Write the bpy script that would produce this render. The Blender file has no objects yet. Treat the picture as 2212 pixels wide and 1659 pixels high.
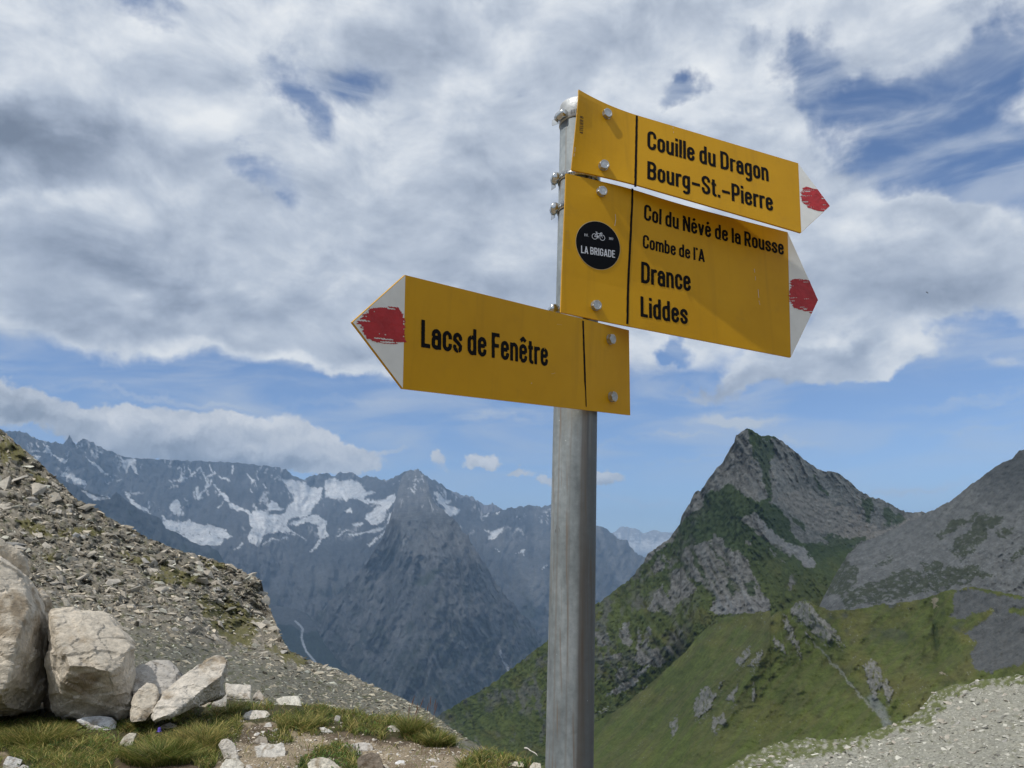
import bpy, bmesh, math, random
import numpy as np
from mathutils import Vector, Matrix
from math import radians, sin, cos, tan, pi, atan2, asin

random.seed(7)
RNG = np.random.default_rng(7)
scene = bpy.context.scene
COL = scene.collection

# ------------------------------------------------------------------ camera
# phone camera about 1.6 m above the pass, tilted 13 degrees up.
FOC, CX, CY = 1661.0, 1106.0, 829.5          # focal length / centre in units of a 2212 x 1659 photo
PITCH = radians(13.0)
EYE = np.array([0.0, 0.0, 1.6])
cam_d = bpy.data.cameras.new("camera")
cam_d.sensor_width = 36.0
cam_d.lens = 36.0 * FOC / 2212.0
cam_d.clip_start = 0.05
cam_d.clip_end = 120000.0
cam = bpy.data.objects.new("camera", cam_d)
cam.location = EYE
cam.rotation_euler = (radians(90) + PITCH, 0, 0)
COL.objects.link(cam)
scene.camera = cam
scene.view_settings.view_transform = 'Standard'
scene.view_settings.look = 'None'
scene.view_settings.gamma = 1.0
scene.view_settings.use_curve_mapping = False
scene.view_settings.exposure = 0.0
scene.cycles.use_denoising = True
scene.cycles.max_bounces = 6
scene.cycles.diffuse_bounces = 3
scene.cycles.volume_bounces = 1
scene.cycles.transparent_max_bounces = 8

FWD = np.array([0, cos(PITCH), sin(PITCH)])
UPV = np.array([0, -sin(PITCH), cos(PITCH)])
RGT = np.array([1.0, 0, 0])

def rays(px, py):
    px = np.asarray(px, float); py = np.asarray(py, float)
    return FWD + UPV * ((CY - py) / FOC)[..., None] + RGT * ((px - CX) / FOC)[..., None]

def at(px, py, r):
    """point seen at photo position (px,py), r metres away measured along the ground"""
    d = rays(px, py)
    h = np.hypot(d[..., 0], d[..., 1])
    return EYE + d * (np.asarray(r, float) / h)[..., None]

def azel(px, py):
    d = rays(px, py)
    return np.arctan2(d[..., 0], d[..., 1]), np.arctan2(d[..., 2], np.hypot(d[..., 0], d[..., 1]))

# ------------------------------------------------------------------ sun
SUN_AZ, SUN_EL = radians(-126.0), radians(55.0)     # compass angle from +Y towards +X
SUN = np.array([sin(SUN_AZ) * cos(SUN_EL), cos(SUN_AZ) * cos(SUN_EL), sin(SUN_EL)])
sun_d = bpy.data.lights.new("sun", 'SUN')
sun_d.energy = 3.6
sun_d.angle = radians(0.53)
sun_d.color = (1.0, 0.95, 0.87)
sun = bpy.data.objects.new("sun", sun_d)
sun.rotation_euler = Vector((-SUN[0], -SUN[1], -SUN[2])).to_track_quat('-Z', 'Y').to_euler()
sun.location = (-30, -20, 60)
COL.objects.link(sun)

# ------------------------------------------------------------------ world : sky with drifting cloud
world = bpy.data.worlds.new("World")
scene.world = world
world.use_nodes = True
try:
    world.cycles.sampling_method = 'MANUAL'
    world.cycles.sample_map_resolution = 1024
except Exception:
    pass

class NT:
    """small helper round a node tree"""
    def __init__(s, tree):
        s.t = tree; s.n = tree.nodes; s.l = tree.links
    def new(s, typ, **kw):
        nd = s.n.new(typ)
        for k, v in kw.items():
            setattr(nd, k, v)
        return nd
    def put(s, sock, v):
        if hasattr(v, 'is_linked') or isinstance(v, bpy.types.NodeSocket):
            s.l.new(v, sock)
        else:
            sock.default_value = v
    def math(s, op, a, b=None, clamp=False):
        nd = s.new('ShaderNodeMath', operation=op); nd.use_clamp = clamp
        s.put(nd.inputs[0], a)
        if b is not None: s.put(nd.inputs[1], b)
        return nd.outputs[0]
    def vmath(s, op, a, b=None, scale=None):
        nd = s.new('ShaderNodeVectorMath', operation=op)
        s.put(nd.inputs[0], a)
        if b is not None: s.put(nd.inputs[1], b)
        if scale is not None: s.put(nd.inputs['Scale'], scale)
        return nd.outputs['Value'] if op in ('LENGTH', 'DOT_PRODUCT', 'DISTANCE') else nd.outputs[0]
    def noise(s, vec, scale, detail=4, rough=0.55, dist=0.0, lac=2.0, dim='3D', col=False):
        nd = s.new('ShaderNodeTexNoise', noise_dimensions=dim)
        if vec is not None: s.put(nd.inputs['Vector'], vec)
        nd.inputs['Scale'].default_value = scale
        nd.inputs['Detail'].default_value = detail
        nd.inputs['Roughness'].default_value = rough
        nd.inputs['Lacunarity'].default_value = lac
        nd.inputs['Distortion'].default_value = dist
        return nd.outputs['Color' if col else 0]
    def maprange(s, v, a, b, c, d, kind='SMOOTHSTEP'):
        nd = s.new('ShaderNodeMapRange', interpolation_type=kind)
        nd.clamp = True
        s.put(nd.inputs[0], v)
        for i, x in enumerate((a, b, c, d)):
            s.put(nd.inputs[i + 1], x)
        return nd.outputs[0]
    def mix(s, f, a, b, blend='MIX'):
        nd = s.new('ShaderNodeMix', data_type='RGBA', blend_type=blend)
        s.put(nd.inputs[0], f); s.put(nd.inputs[6], a); s.put(nd.inputs[7], b)
        return nd.outputs[2]
    def ramp(s, v, stops, interp='LINEAR'):
        nd = s.new('ShaderNodeValToRGB')
        nd.color_ramp.interpolation = interp
        e = nd.color_ramp.elements
        while len(e) < len(stops): e.new(0.5)
        for el, (p, c) in zip(e, stops):
            el.position = p
            el.color = c if len(c) == 4 else (*c, 1)
        s.put(nd.inputs[0], v)
        return nd.outputs[0]

def build_world():
    w = NT(world.node_tree)
    w.n.clear()
    out = w.new('ShaderNodeOutputWorld')
    sky = w.new('ShaderNodeTexSky', sky_type='NISHITA')
    sky.sun_disc = False
    sky.sun_elevation = SUN_EL
    sky.sun_rotation = SUN_AZ % (2 * pi)
    sky.altitude = 2700
    sky.air_density = 1.0
    sky.dust_density = 0.3
    sky.ozone_density = 1.3
    bg_sky = w.new('ShaderNodeBackground'); bg_sky.inputs[1].default_value = 0.125
    tint = w.mix(1.0, sky.outputs[0], (0.92, 1.0, 1.14, 1), 'MULTIPLY')
    w.l.new(tint, bg_sky.inputs[0])
    tc = w.new('ShaderNodeTexCoord')
    D = w.vmath('NORMALIZE', tc.outputs['Generated'])
    sp = w.new('ShaderNodeSeparateXYZ'); w.l.new(D, sp.inputs[0])
    az = w.math('ARCTAN2', sp.outputs[0], sp.outputs[1])
    el = w.math('ARCSINE', sp.outputs[2])
    cb = w.new('ShaderNodeCombineXYZ')
    w.l.new(az, cb.inputs[0]); w.l.new(el, cb.inputs[1])
    AE = cb.outputs[0]
    # cloud deck coordinates: a sheet seen in perspective, so cells flatten towards the horizon
    zz = w.math('ADD', w.math('MAXIMUM', sp.outputs[2], 0.0), 0.22)
    dk = w.new('ShaderNodeCombineXYZ')
    w.l.new(w.math('DIVIDE', sp.outputs[0], zz), dk.inputs[0])
    w.l.new(w.math('DIVIDE', sp.outputs[1], zz), dk.inputs[1])
    DK = dk.outputs[0]
    # warp for ragged outlines
    wn = w.noise(AE, 7.0, 5, 0.6, col=True)
    wv = w.vmath('SCALE', w.vmath('SUBTRACT', wn, (0.5, 0.5, 0.5)), scale=0.16)
    AEW = w.vmath('ADD', AE, wv)
    wn2 = w.noise(AE, 26.0, 6, 0.62, col=True)
    wv2 = w.vmath('SCALE', w.vmath('SUBTRACT', wn2, (0.5, 0.5, 0.5)), scale=0.050)
    AES = w.vmath('ADD', AE, wv2)

    def blob(vec, px, py, sx, sy, amp, rot=0.0, inner=0.0):
        a, e = azel(px, py)
        mp = w.new('ShaderNodeMapping', vector_type='TEXTURE')
        w.l.new(vec, mp.inputs[0])
        mp.inputs['Location'].default_value = (float(a), float(e), 0)
        mp.inputs['Rotation'].default_value = (0, 0, radians(rot))
        mp.inputs['Scale'].default_value = (sx / FOC, sy / FOC, 1)
        L = w.vmath('LENGTH', mp.outputs[0])
        return w.maprange(L, 1.0, inner, 0.0, amp)
    def total(vec, lst):
        acc = None
        for b in lst:
            v = blob(vec, *b)
            acc = v if acc is None else w.math('ADD', acc, v)
        return acc

    # fractal body of the cloud
    n_deck = w.noise(DK, 0.85, 6, 0.50, 0.25)
    n_big = w.noise(DK, 0.34, 3, 0.5, 0.2)
    AEs = w.vmath('MULTIPLY', AE, (1.0, 1.75, 1.0))
    n_ae = w.noise(AEs, 7.0, 9, 0.585, 0.35)
    body = w.math('ADD', w.math('MULTIPLY', w.math('SUBTRACT', n_deck, 0.5), 1.0),
                  w.math('MULTIPLY', w.math('SUBTRACT', n_ae, 0.5), 1.15))
    body = w.math('ADD', body, w.math('MULTIPLY', w.math('SUBTRACT', n_big, 0.5), 0.35))
    # coverage: lots of cloud high up, clear band near the horizon
    cover0 = w.maprange(el, radians(9.5), radians(17), -0.75, 0.36)
    place = total(AEW, COVER)
    cover = w.math('ADD', w.math('ADD', cover0, place), body)
    dens = w.maprange(cover, -0.24, 0.26, 0.0, 1.0)
    # thin veils
    n_veil = w.noise(w.vmath('MULTIPLY', AE, (1.0, 4.0, 1.0)), 5.0, 7, 0.55, 0.6)
    veil = w.math('MULTIPLY', w.maprange(n_veil, 0.38, 0.70, 0.0, 1.0), 0.58)
    veil = w.math('MULTIPLY', veil, w.maprange(el, radians(2), radians(12), 0.35, 1.0))
    veil = w.math('ADD', veil, w.math('MULTIPLY', total(AES, STREAK), w.maprange(n_veil, 0.3, 0.6, 0.35, 1.0)), clamp=True)
    # small placed cumulus and the cloud bank sitting behind the far range
    low = total(AES, LOWCLOUD)
    lown = w.math('ADD', low, w.math('MULTIPLY', w.math('SUBTRACT', w.noise(AES, 30.0, 6, 0.55), 0.5), 0.70))
    lowd = w.maprange(lown, 0.22, 0.70, 0.0, 1.0)
    # light and shade of the cloud: thick cells grey, thin rims and sun-side shoulders bright
    off = w.vmath('ADD', AEs, (-0.016, 0.055, 0.0))
    n_ae2 = w.noise(off, 7.0, 9, 0.585, 0.35)
    relief = w.math('MULTIPLY', w.math('SUBTRACT', n_ae, n_ae2), 1.45)
    thick = w.maprange(cover, 0.20, 1.10, 0.0, 1.0, 'LINEAR')
    shade = total(AEW, SHADE)
    lum = w.math('ADD', w.math('SUBTRACT', 0.87, w.math('MULTIPLY', thick, 0.36)), relief)
    lum = w.math('ADD', lum, shade)
    lum = w.math('ADD', lum, w.math('MULTIPLY', w.math('SUBTRACT', w.noise(DK, 1.9, 6, 0.55, 0.3), 0.5), -0.62))
    ccol = w.ramp(w.math('MULTIPLY', lum, 0.82), [(0.0, (0.19, 0.225, 0.29)), (0.24, (0.285, 0.33, 0.415)), (0.45, (0.42, 0.475, 0.57)),
                        (0.64, (0.57, 0.625, 0.71)), (0.82, (0.76, 0.80, 0.85)), (1.0, (0.92, 0.94, 0.95))])
    bg_c = w.new('ShaderNodeBackground'); w.l.new(ccol, bg_c.inputs[0])
    # low cumulus: white crowns, grey bases
    base = total(AES, LOWBASE)
    n_l2 = w.noise(w.vmath('ADD', AES, (-0.004, 0.009, 0)), 30.0, 6, 0.55)
    n_l1 = w.noise(AES, 30.0, 6, 0.55)
    ll = w.math('ADD', w.math('ADD', 0.80, w.math('MULTIPLY', w.math('SUBTRACT', n_l1, n_l2), 0.75)), base)
    lcol = w.ramp(ll, [(0.0, (0.16, 0.18, 0.22)), (0.4, (0.33, 0.37, 0.43)), (0.7, (0.58, 0.62, 0.68)), (1.0, (0.88, 0.89, 0.90))])
    bg_l = w.new('ShaderNodeBackground'); w.l.new(lcol, bg_l.inputs[0])
    vcol = w.new('ShaderNodeBackground'); vcol.inputs[0].default_value = (0.62, 0.68, 0.76, 1)
    m0 = w.new('ShaderNodeMixShader'); w.l.new(veil, m0.inputs[0]); w.l.new(bg_sky.outputs[0], m0.inputs[1]); w.l.new(vcol.outputs[0], m0.inputs[2])
    m1 = w.new('ShaderNodeMixShader'); w.l.new(dens, m1.inputs[0]); w.l.new(m0.outputs[0], m1.inputs[1]); w.l.new(bg_c.outputs[0], m1.inputs[2])
    m2 = w.new('ShaderNodeMixShader'); w.l.new(lowd, m2.inputs[0]); w.l.new(m1.outputs[0], m2.inputs[1]); w.l.new(bg_l.outputs[0], m2.inputs[2])
    w.l.new(m2.outputs[0], out.inputs[0])

# where cloud thickens (+) or breaks open to blue (-): photo x, y, half sizes, amount, tilt
COVER = [
    (2080, 330, 330, 170, -0.72, -20), (1800, 230, 240, 130, -0.54, -32), (2150, 130, 220, 110, -0.50, 0), (1730, 110, 180, 80, -0.45, 0),
    (1485, 185, 95, 45, -0.50, 0), (660, 205, 190, 85, -0.56, -25), (560, 345, 150, 50, -0.42, 0), (760, 150, 110, 60, -0.30, 0),
    (1950, 40, 300, 60, -0.22, 0), (1640, 40, 120, 50, -0.30, 0), (1120, 230, 110, 40, -0.22, 10), (330, 30, 130, 40, -0.25, 0),
    (2000, 470, 210, 60, 0.60, -18), (2060, 690, 180, 34, -0.30, 0), (1960, 60, 170, 60, 0.25, -15), (2060, 600, 260, 130, 0.32, 0), (1620, 300, 170, 120, 0.40, 25), (1420, 90, 200, 70, 0.15, 0),
    (1440, 745, 80, 45, -0.75, 0), (1530, 800, 110, 40, -0.30, 10),
    (1800, 775, 260, 80, 1.35, 0), (1560, 840, 210, 45, 0.85, 3), (1940, 800, 130, 60, 0.5, 0), (2190, 790, 120, 60, 0.75, 0),
    (520, 740, 620, 70, 0.45, -3), (150, 700, 320, 90, 0.35, 0), (980, 700, 160, 110, 0.30, 0), (760, 800, 160, 36, 0.30, -5),
    (250, 845, 330, 34, -0.25, 3), (60, 810, 80, 26, 0.35, 0),
    (200, 500, 420, 330, 0.35, 0), (1000, 480, 420, 260, 0.28, 0), (1100, 120, 400, 120, 0.20, 0), (250, 130, 300, 120, 0.25, 0),
]
# darker (-) and brighter (+) parts of the deck
SHADE = [
    (80, 285, 250, 120, -0.62, 0), (40, 250, 120, 60, -0.10, 0), (190, 560, 300, 80, -0.20, 0), (60, 620, 180, 60, -0.14, 0),
    (520, 640, 460, 70, -0.24, -6), (640, 470, 320, 60, -0.10, -10), (850, 100, 380, 110, -0.16, 0), (430, 260, 150, 70, 0.16, -15),
    (130, 415, 240, 36, 0.18, 6), (60, 130, 240, 60, 0.16, 10), (560, 775, 520, 36, 0.26, -5), (200, 745, 280, 36, 0.22, 0),
    (1050, 420, 220, 200, -0.06, 0), (1180, 130, 260, 80, 0.10, 0), (1560, 150, 230, 90, 0.10, -25), (1690, 330, 130, 60, 0.24, -20),
    (1650, 250, 140, 50, 0.14, -30), (1960, 770, 120, 55, 0.46, 0), (1790, 740, 150, 40, 0.36, 0), (1660, 835, 300, 45, -0.24, -2),
    (1500, 640, 160, 120, 0.05, 0), (2050, 650, 260, 60, -0.16, 0), (1900, 500, 200, 50, 0.14, -20), (1400, 40, 340, 50, -0.12, 0),
    (300, 100, 300, 50, 0.08, 12), (1000, 650, 200, 60, -0.14, 0), (720, 800, 200, 30, 0.14, -6), (1300, 300, 200, 120, 0.08, 0), (330, 480, 250, 50, 0.10, 0),
]
LOWCLOUD = [
    (250, 925, 130, 52, 0.9, 0, .3), (400, 940, 230, 75, 1.0, 0, .4), (620, 960, 230, 58, 0.95, -8, .4), (500, 985, 330, 40, 0.9, -3, .4),
    (770, 982, 120, 30, 0.75, -2, .2), (60, 885, 130, 48, 0.9, -6, .3), (-60, 870, 160, 80, 0.9, 0, .3), (850, 965, 60, 14, 0.45, 0, .2),
    (640, 915, 110, 30, 0.55, -12, .2), (945, 985, 34, 17, 0.72, 0, .2), (955, 1003, 40, 12, 0.42, 0, .2), (1042, 993, 50, 22, 0.92, 0, .3),
    (1120, 1016, 52, 14, 0.75, 0, .2), (1180, 1031, 40, 19, 0.8, 0, .3), (1305, 1034, 58, 32, 0.9, 0, .3), (1100, 1042, 30, 8, 0.35, 0, .2),
    (700, 1004, 140, 20, 0.7, 0, .3), (790, 1000, 60, 16, 0.6, 0, .3), (1180, 985, 50, 6, 0.28, 0, .1),
]
LOWBASE = [
    (420, 1000, 340, 42, -0.46, -2), (330, 960, 190, 30, -0.20, 0), (60, 905, 150, 40, -0.36, 0), (-60, 860, 160, 70, -0.25, 0),
    (620, 1000, 150, 30, -0.26, 0), (1310, 1058, 55, 22, -0.18, 0), (260, 905, 90, 26, 0.10, 0), (560, 905, 160, 30, 0.16, 0),
    (700, 940, 70, 40, 0.08, 0), (1042, 985, 50, 18, 0.12, 0), (180, 945, 60, 45, -0.12, 0), (450, 950, 250, 40, -0.12, 0),
]
# long streaks of thin high cloud low over the horizon
STREAK = [(1590, 908, 130, 20, 1.0, -3), (2090, 866, 200, 18, 0.8, 4), (1400, 1080, 190, 9, 0.55, -1), (1975, 1058, 190, 11, 0.55, 2), (1480, 995, 170, 8, 0.30, 3), (1700, 960, 150, 7, 0.25, -4), (1460, 940, 130, 8, 0.30, -5), (320, 858, 300, 12, 0.40, -2), (1080, 900, 190, 12, 0.28, -3), (700, 870, 240, 16, 0.30, 3), (2120, 930, 180, 9, 0.25, 0), (1330, 955, 120, 10, 0.25, 0)]
build_world()

# ------------------------------------------------------------------ helpers
PERM = np.random.default_rng(3).permutation(256)
PERM = np.concatenate([PERM, PERM, PERM]).astype(np.int32)
GR = np.random.default_rng(4).normal(size=(256, 3))
GR = (GR / np.linalg.norm(GR, axis=1)[:, None]).astype(np.float32)
GX, GY, GZ = [np.ascontiguousarray(GR[:, k]) for k in range(3)]

def perlin(x, y, z=0.0):
    flat = np.ndim(z) == 0
    if flat:
        x, y = np.broadcast_arrays(np.asarray(x, float), np.asarray(y, float)); z = float(z)
    else:
        x, y, z = np.broadcast_arrays(np.asarray(x, float), np.asarray(y, float), np.asarray(z, float))
    fx, fy, fz = np.floor(x), np.floor(y), np.floor(z)
    xf, yf, zf = (x - fx).astype(np.float32), (y - fy).astype(np.float32), np.float32(z - fz)
    xi = fx.astype(np.int32) & 255; yi = fy.astype(np.int32) & 255
    zi = np.asarray(fz).astype(np.int32) & 255
    u = xf * xf * xf * (xf * (xf * 6 - 15) + 10)
    v = yf * yf * yf * (yf * (yf * 6 - 15) + 10)
    w = zf * zf * zf * (zf * (zf * 6 - 15) + 10)
    def g(i, j, k):
        h = PERM[PERM[PERM[(xi + i) & 255] + ((yi + j) & 255)] + ((zi + k) & 255)]
        return GX[h] * (xf - np.float32(i)) + GY[h] * (yf - np.float32(j)) + GZ[h] * (zf - np.float32(k))
    if flat:
        w0 = 1 - np.float32(w)
        if not w0 < 1:      # exactly on a lattice plane
            a = g(0, 0, 0) * (1 - u) + g(1, 0, 0) * u
            b = g(0, 1, 0) * (1 - u) + g(1, 1, 0) * u
            return a * (1 - v) + b * v
    x00 = g(0, 0, 0) * (1 - u) + g(1, 0, 0) * u
    x10 = g(0, 1, 0) * (1 - u) + g(1, 1, 0) * u
    x01 = g(0, 0, 1) * (1 - u) + g(1, 0, 1) * u
    x11 = g(0, 1, 1) * (1 - u) + g(1, 1, 1) * u
    return (x00 * (1 - v) + x10 * v) * (1 - w) + (x01 * (1 - v) + x11 * v) * w

def fbm(x, y, z=0.0, o=5, gain=0.5, lac=2.03):
    a, s, t = 1.0, 0.0, 0.0
    f = 1.0
    for i in range(o):
        s = s + a * perlin(x * f + 17.3 * i, y * f + 5.1 * i, np.floor(z * f + 3.7 * i) if np.ndim(z) == 0 else z * f + 3.7 * i)
        t += a; a *= gain; f *= lac
    return s / t * 1.6

def ridged(x, y, z=0.0, o=5, gain=0.55, lac=2.05):
    a, s, t = 1.0, 0.0, 0.0
    f = 1.0
    for i in range(o):
        n = 1.0 - np.abs(perlin(x * f + 31.7 * i, y * f + 9.1 * i, np.floor(z * f + 1.3 * i) if np.ndim(z) == 0 else z * f + 1.3 * i)) * 2.0
        s = s + a * n; t += a; a *= gain; f *= lac
    return s / t

def lerp(a, b, t):
    return a + (b - a) * t

def sstep(x, a, b):
    t = np.clip((np.asarray(x, float) - a) / (b - a), 0, 1)
    return t * t * (3 - 2 * t)

def inpoly(x, y, poly):
    p = np.asarray(poly, float)
    ins = np.zeros(np.shape(x), bool)
    j = len(p) - 1
    lo, hi = p.min(0), p.max(0)
    if x.size:
        box = (x >= lo[0]) & (x <= hi[0]) & (y >= lo[1]) & (y <= hi[1])
        xs, ys = x[box], y[box]
        r = np.zeros(xs.shape, bool)
        for i in range(len(p)):
            xi_, yi_ = p[i]; xj, yj = p[j]
            if yi_ != yj:
                c = ((yi_ > ys) != (yj > ys)) & (xs < (xj - xi_) * (ys - yi_) / (yj - yi_) + xi_)
                r ^= c
            j = i
        ins[box] = r
    return ins

def segdist(x, y, pts):
    """distance to a polyline, and how far along it (0..1)"""
    p = np.asarray(pts, float)
    best = np.full(np.shape(x), 1e9); along = np.zeros(np.shape(x))
    n = len(p) - 1
    for i in range(n):
        a, b = p[i], p[i + 1]
        d = b - a
        t = np.clip(((x - a[0]) * d[0] + (y - a[1]) * d[1]) / (d @ d + 1e-12), 0, 1)
        q = np.hypot(x - a[0] - t * d[0], y - a[1] - t * d[1])
        m = q < best
        best = np.where(m, q, best); along = np.where(m, (i + t) / n, along)
    return best, along

def tps(pts, smooth=0.0):
    """thin-plate interpolation through (x, y, value) points"""
    P = np.asarray(pts, float)
    s = 500.0
    X = P[:, :2] / s
    n = len(P)
    d = np.hypot(X[:, None, 0] - X[None, :, 0], X[:, None, 1] - X[None, :, 1])
    K = np.where(d > 0, d * d * np.log(d + 1e-12), 0) + np.eye(n) * smooth
    A = np.zeros((n + 3, n + 3)); A[:n, :n] = K
    A[:n, n] = 1; A[:n, n + 1:] = X; A[n, :n] = 1; A[n + 1:, :n] = X.T
    b = np.zeros(n + 3); b[:n] = P[:, 2]
    w = np.linalg.solve(A, b)
    def exact(x, y):
        x = np.asarray(x, float) / s; y = np.asarray(y, float) / s
        out = w[n] + w[n + 1] * x + w[n + 2] * y
        for i in range(n):
            q = (x - X[i, 0]) ** 2 + (y - X[i, 1]) ** 2
            out = out + w[i] * 0.5 * q * np.log(q + 1e-12)
        return out
    def f(x, y):
        x = np.asarray(x, float); y = np.asarray(y, float)
        if x.size < 4000: return exact(x, y)
        x0, y0, h = x.min() - 1, y.min() - 1, 9.0            # smooth field: tabulate and interpolate
        gx = np.arange(x0, x.max() + 2 * h, h); gy = np.arange(y0, y.max() + 2 * h, h)
        T = exact(*np.meshgrid(gx, gy))
        u = (x - x0) / h; v = (y - y0) / h
        i = u.astype(int); j = v.astype(int); u = u - i; v = v - j
        return (T[j, i] * (1 - u) + T[j, i + 1] * u) * (1 - v) + (T[j + 1, i] * (1 - u) + T[j + 1, i + 1] * u) * v
    return f

def mesh_np(name, V, F, mat=None, parent=None, colors=None, smooth=True, link=True):
    """one mesh object from numpy vertices and an (n,3) or (n,4) face array (or a list of face tuples)"""
    me = bpy.data.meshes.new(name)
    V = np.asarray(V, np.float32)
    if isinstance(F, list):
        me.from_pydata([tuple(map(float, v)) for v in V], [], F)
    else:
        F = np.asarray(F, np.int32)
        k = F.shape[1]
        me.vertices.add(len(V)); me.vertices.foreach_set('co', V.ravel())
        me.loops.add(F.size); me.loops.foreach_set('vertex_index', F.ravel())
        me.polygons.add(len(F))
        me.polygons.foreach_set('loop_start', np.arange(0, F.size, k, dtype=np.int32))
    me.update(calc_edges=True)
    if colors is not None:
        at_ = me.attributes.new('Col', 'FLOAT_COLOR', 'POINT')
        c = np.ones((len(V), 4), np.float32); c[:, :3] = colors
        at_.data.foreach_set('color', c.ravel())
    me.validate()
    me.polygons.foreach_set('use_smooth', np.full(len(me.polygons), bool(smooth)))
    if mat is not None: me.materials.append(mat)
    o = bpy.data.objects.new(name, me)
    if link: COL.objects.link(o)
    if parent is not None: o.parent = parent
    return o

def mesh_bm(name, bm, mat=None, parent=None, smooth=False):
    me = bpy.data.meshes.new(name)
    bmesh.ops.recalc_face_normals(bm, faces=bm.faces)
    bm.to_mesh(me); bm.free()
    for p in me.polygons: p.use_smooth = smooth
    if mat is not None: me.materials.append(mat)
    o = bpy.data.objects.new(name, me)
    COL.objects.link(o)
    if parent is not None: o.parent = parent
    return o

def tag(o, label=None, cat=None, group=None, kind=None):
    if label: o['label'] = label
    if cat: o['category'] = cat
    if group: o['group'] = group
    if kind: o['kind'] = kind
    return o

def grid_faces(nr, nc):
    i = np.arange(nr - 1)[:, None] * nc + np.arange(nc - 1)[None, :]
    i = i.ravel()
    return np.stack([i, i + nc, i + nc + 1, i + 1], 1)

def material(name):
    m = bpy.data.materials.new(name); m.use_nodes = True
    t = NT(m.node_tree); t.n.clear()
    out = t.new('ShaderNodeOutputMaterial')
    b = t.new('ShaderNodeBsdfPrincipled')
    t.l.new(b.outputs[0], out.inputs[0])
    return m, t, b

def plain(name, col, rough=0.6, metal=0.0, spec=0.5, var=0.0, scale=40.0, bump=0.0, bscale=80.0):
    m, t, b = material(name)
    b.inputs['Base Color'].default_value = (*col, 1)
    b.inputs['Roughness'].default_value = rough
    b.inputs['Metallic'].default_value = metal
    b.inputs['Specular IOR Level'].default_value = spec
    tc = t.new('ShaderNodeTexCoord')
    if var:
        n = t.noise(tc.outputs['Object'], scale, 5, 0.6)
        f = t.maprange(n, 0.3, 0.7, 1 - var, 1 + var, 'LINEAR')
        c = t.mix(1.0, (*col, 1), f, 'MULTIPLY')
        t.l.new(c, b.inputs['Base Color'])
    if bump:
        n2 = t.noise(tc.outputs['Object'], bscale, 6, 0.6)
        bp = t.new('ShaderNodeBump'); bp.inputs['Strength'].default_value = bump
        bp.inputs['Distance'].default_value = 0.01
        t.l.new(n2, bp.inputs['Height']); t.l.new(bp.outputs[0], b.inputs['Normal'])
    return m

# ------------------------------------------------------------------ signpost
POLE_A = np.array([0.07115242, 1.0374147, -0.24977849]) + EYE
POLE_AX = np.array([0.03497858, 0.0, 0.99938806])
POLE_R = 0.03

def pole_at(z):
    return POLE_A + POLE_AX * ((z - POLE_A[2]) / POLE_AX[2])

def ray_plane(p, n, q):
    d = rays(*p)
    return EYE + d * (((q - EYE) @ n) / (d @ n))

def yellow_paint():
    m, t, b = material("yellow_powder_coat")
    tc = t.new('ShaderNodeTexCoord')
    n = t.noise(tc.outputs['Object'], 9.0, 6, 0.6)
    n2 = t.noise(tc.outputs['Object'], 420.0, 3, 0.6)
    c = t.ramp(n, [(0.30, (0.53, 0.278, 0.002)), (0.5, (0.585, 0.31, 0.003)), (0.75, (0.63, 0.34, 0.004))])
    sp = t.noise(tc.outputs['Object'], 55.0, 4, 0.75)
    chip = t.maprange(sp, 0.745, 0.765, 0.0, 0.55)
    c = t.mix(chip, c, (0.42, 0.25, 0.03, 1))
    run = t.noise(t.vmath('MULTIPLY', tc.outputs['Object'], (60, 60, 2.2)), 1.0, 4, 0.6)
    c = t.mix(t.maprange(run, 0.52, 0.75, 0.0, 0.22), c, (0.30, 0.165, 0.012, 1))
    grime = t.noise(tc.outputs['Object'], 24.0, 6, 0.7)
    c = t.mix(t.maprange(grime, 0.55, 0.8, 0.0, 0.25), c, (0.33, 0.19, 0.025, 1))
    t.l.new(c, b.inputs['Base Color'])
    b.inputs['Roughness'].default_value = 0.48
    b.inputs['Specular IOR Level'].default_value = 0.25
    bp = t.new('ShaderNodeBump'); bp.inputs['Strength'].default_value = 0.10; bp.inputs['Distance'].default_value = 0.0006
    t.l.new(n2, bp.inputs['Height']); t.l.new(bp.outputs[0], b.inputs['Normal'])
    return m

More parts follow.
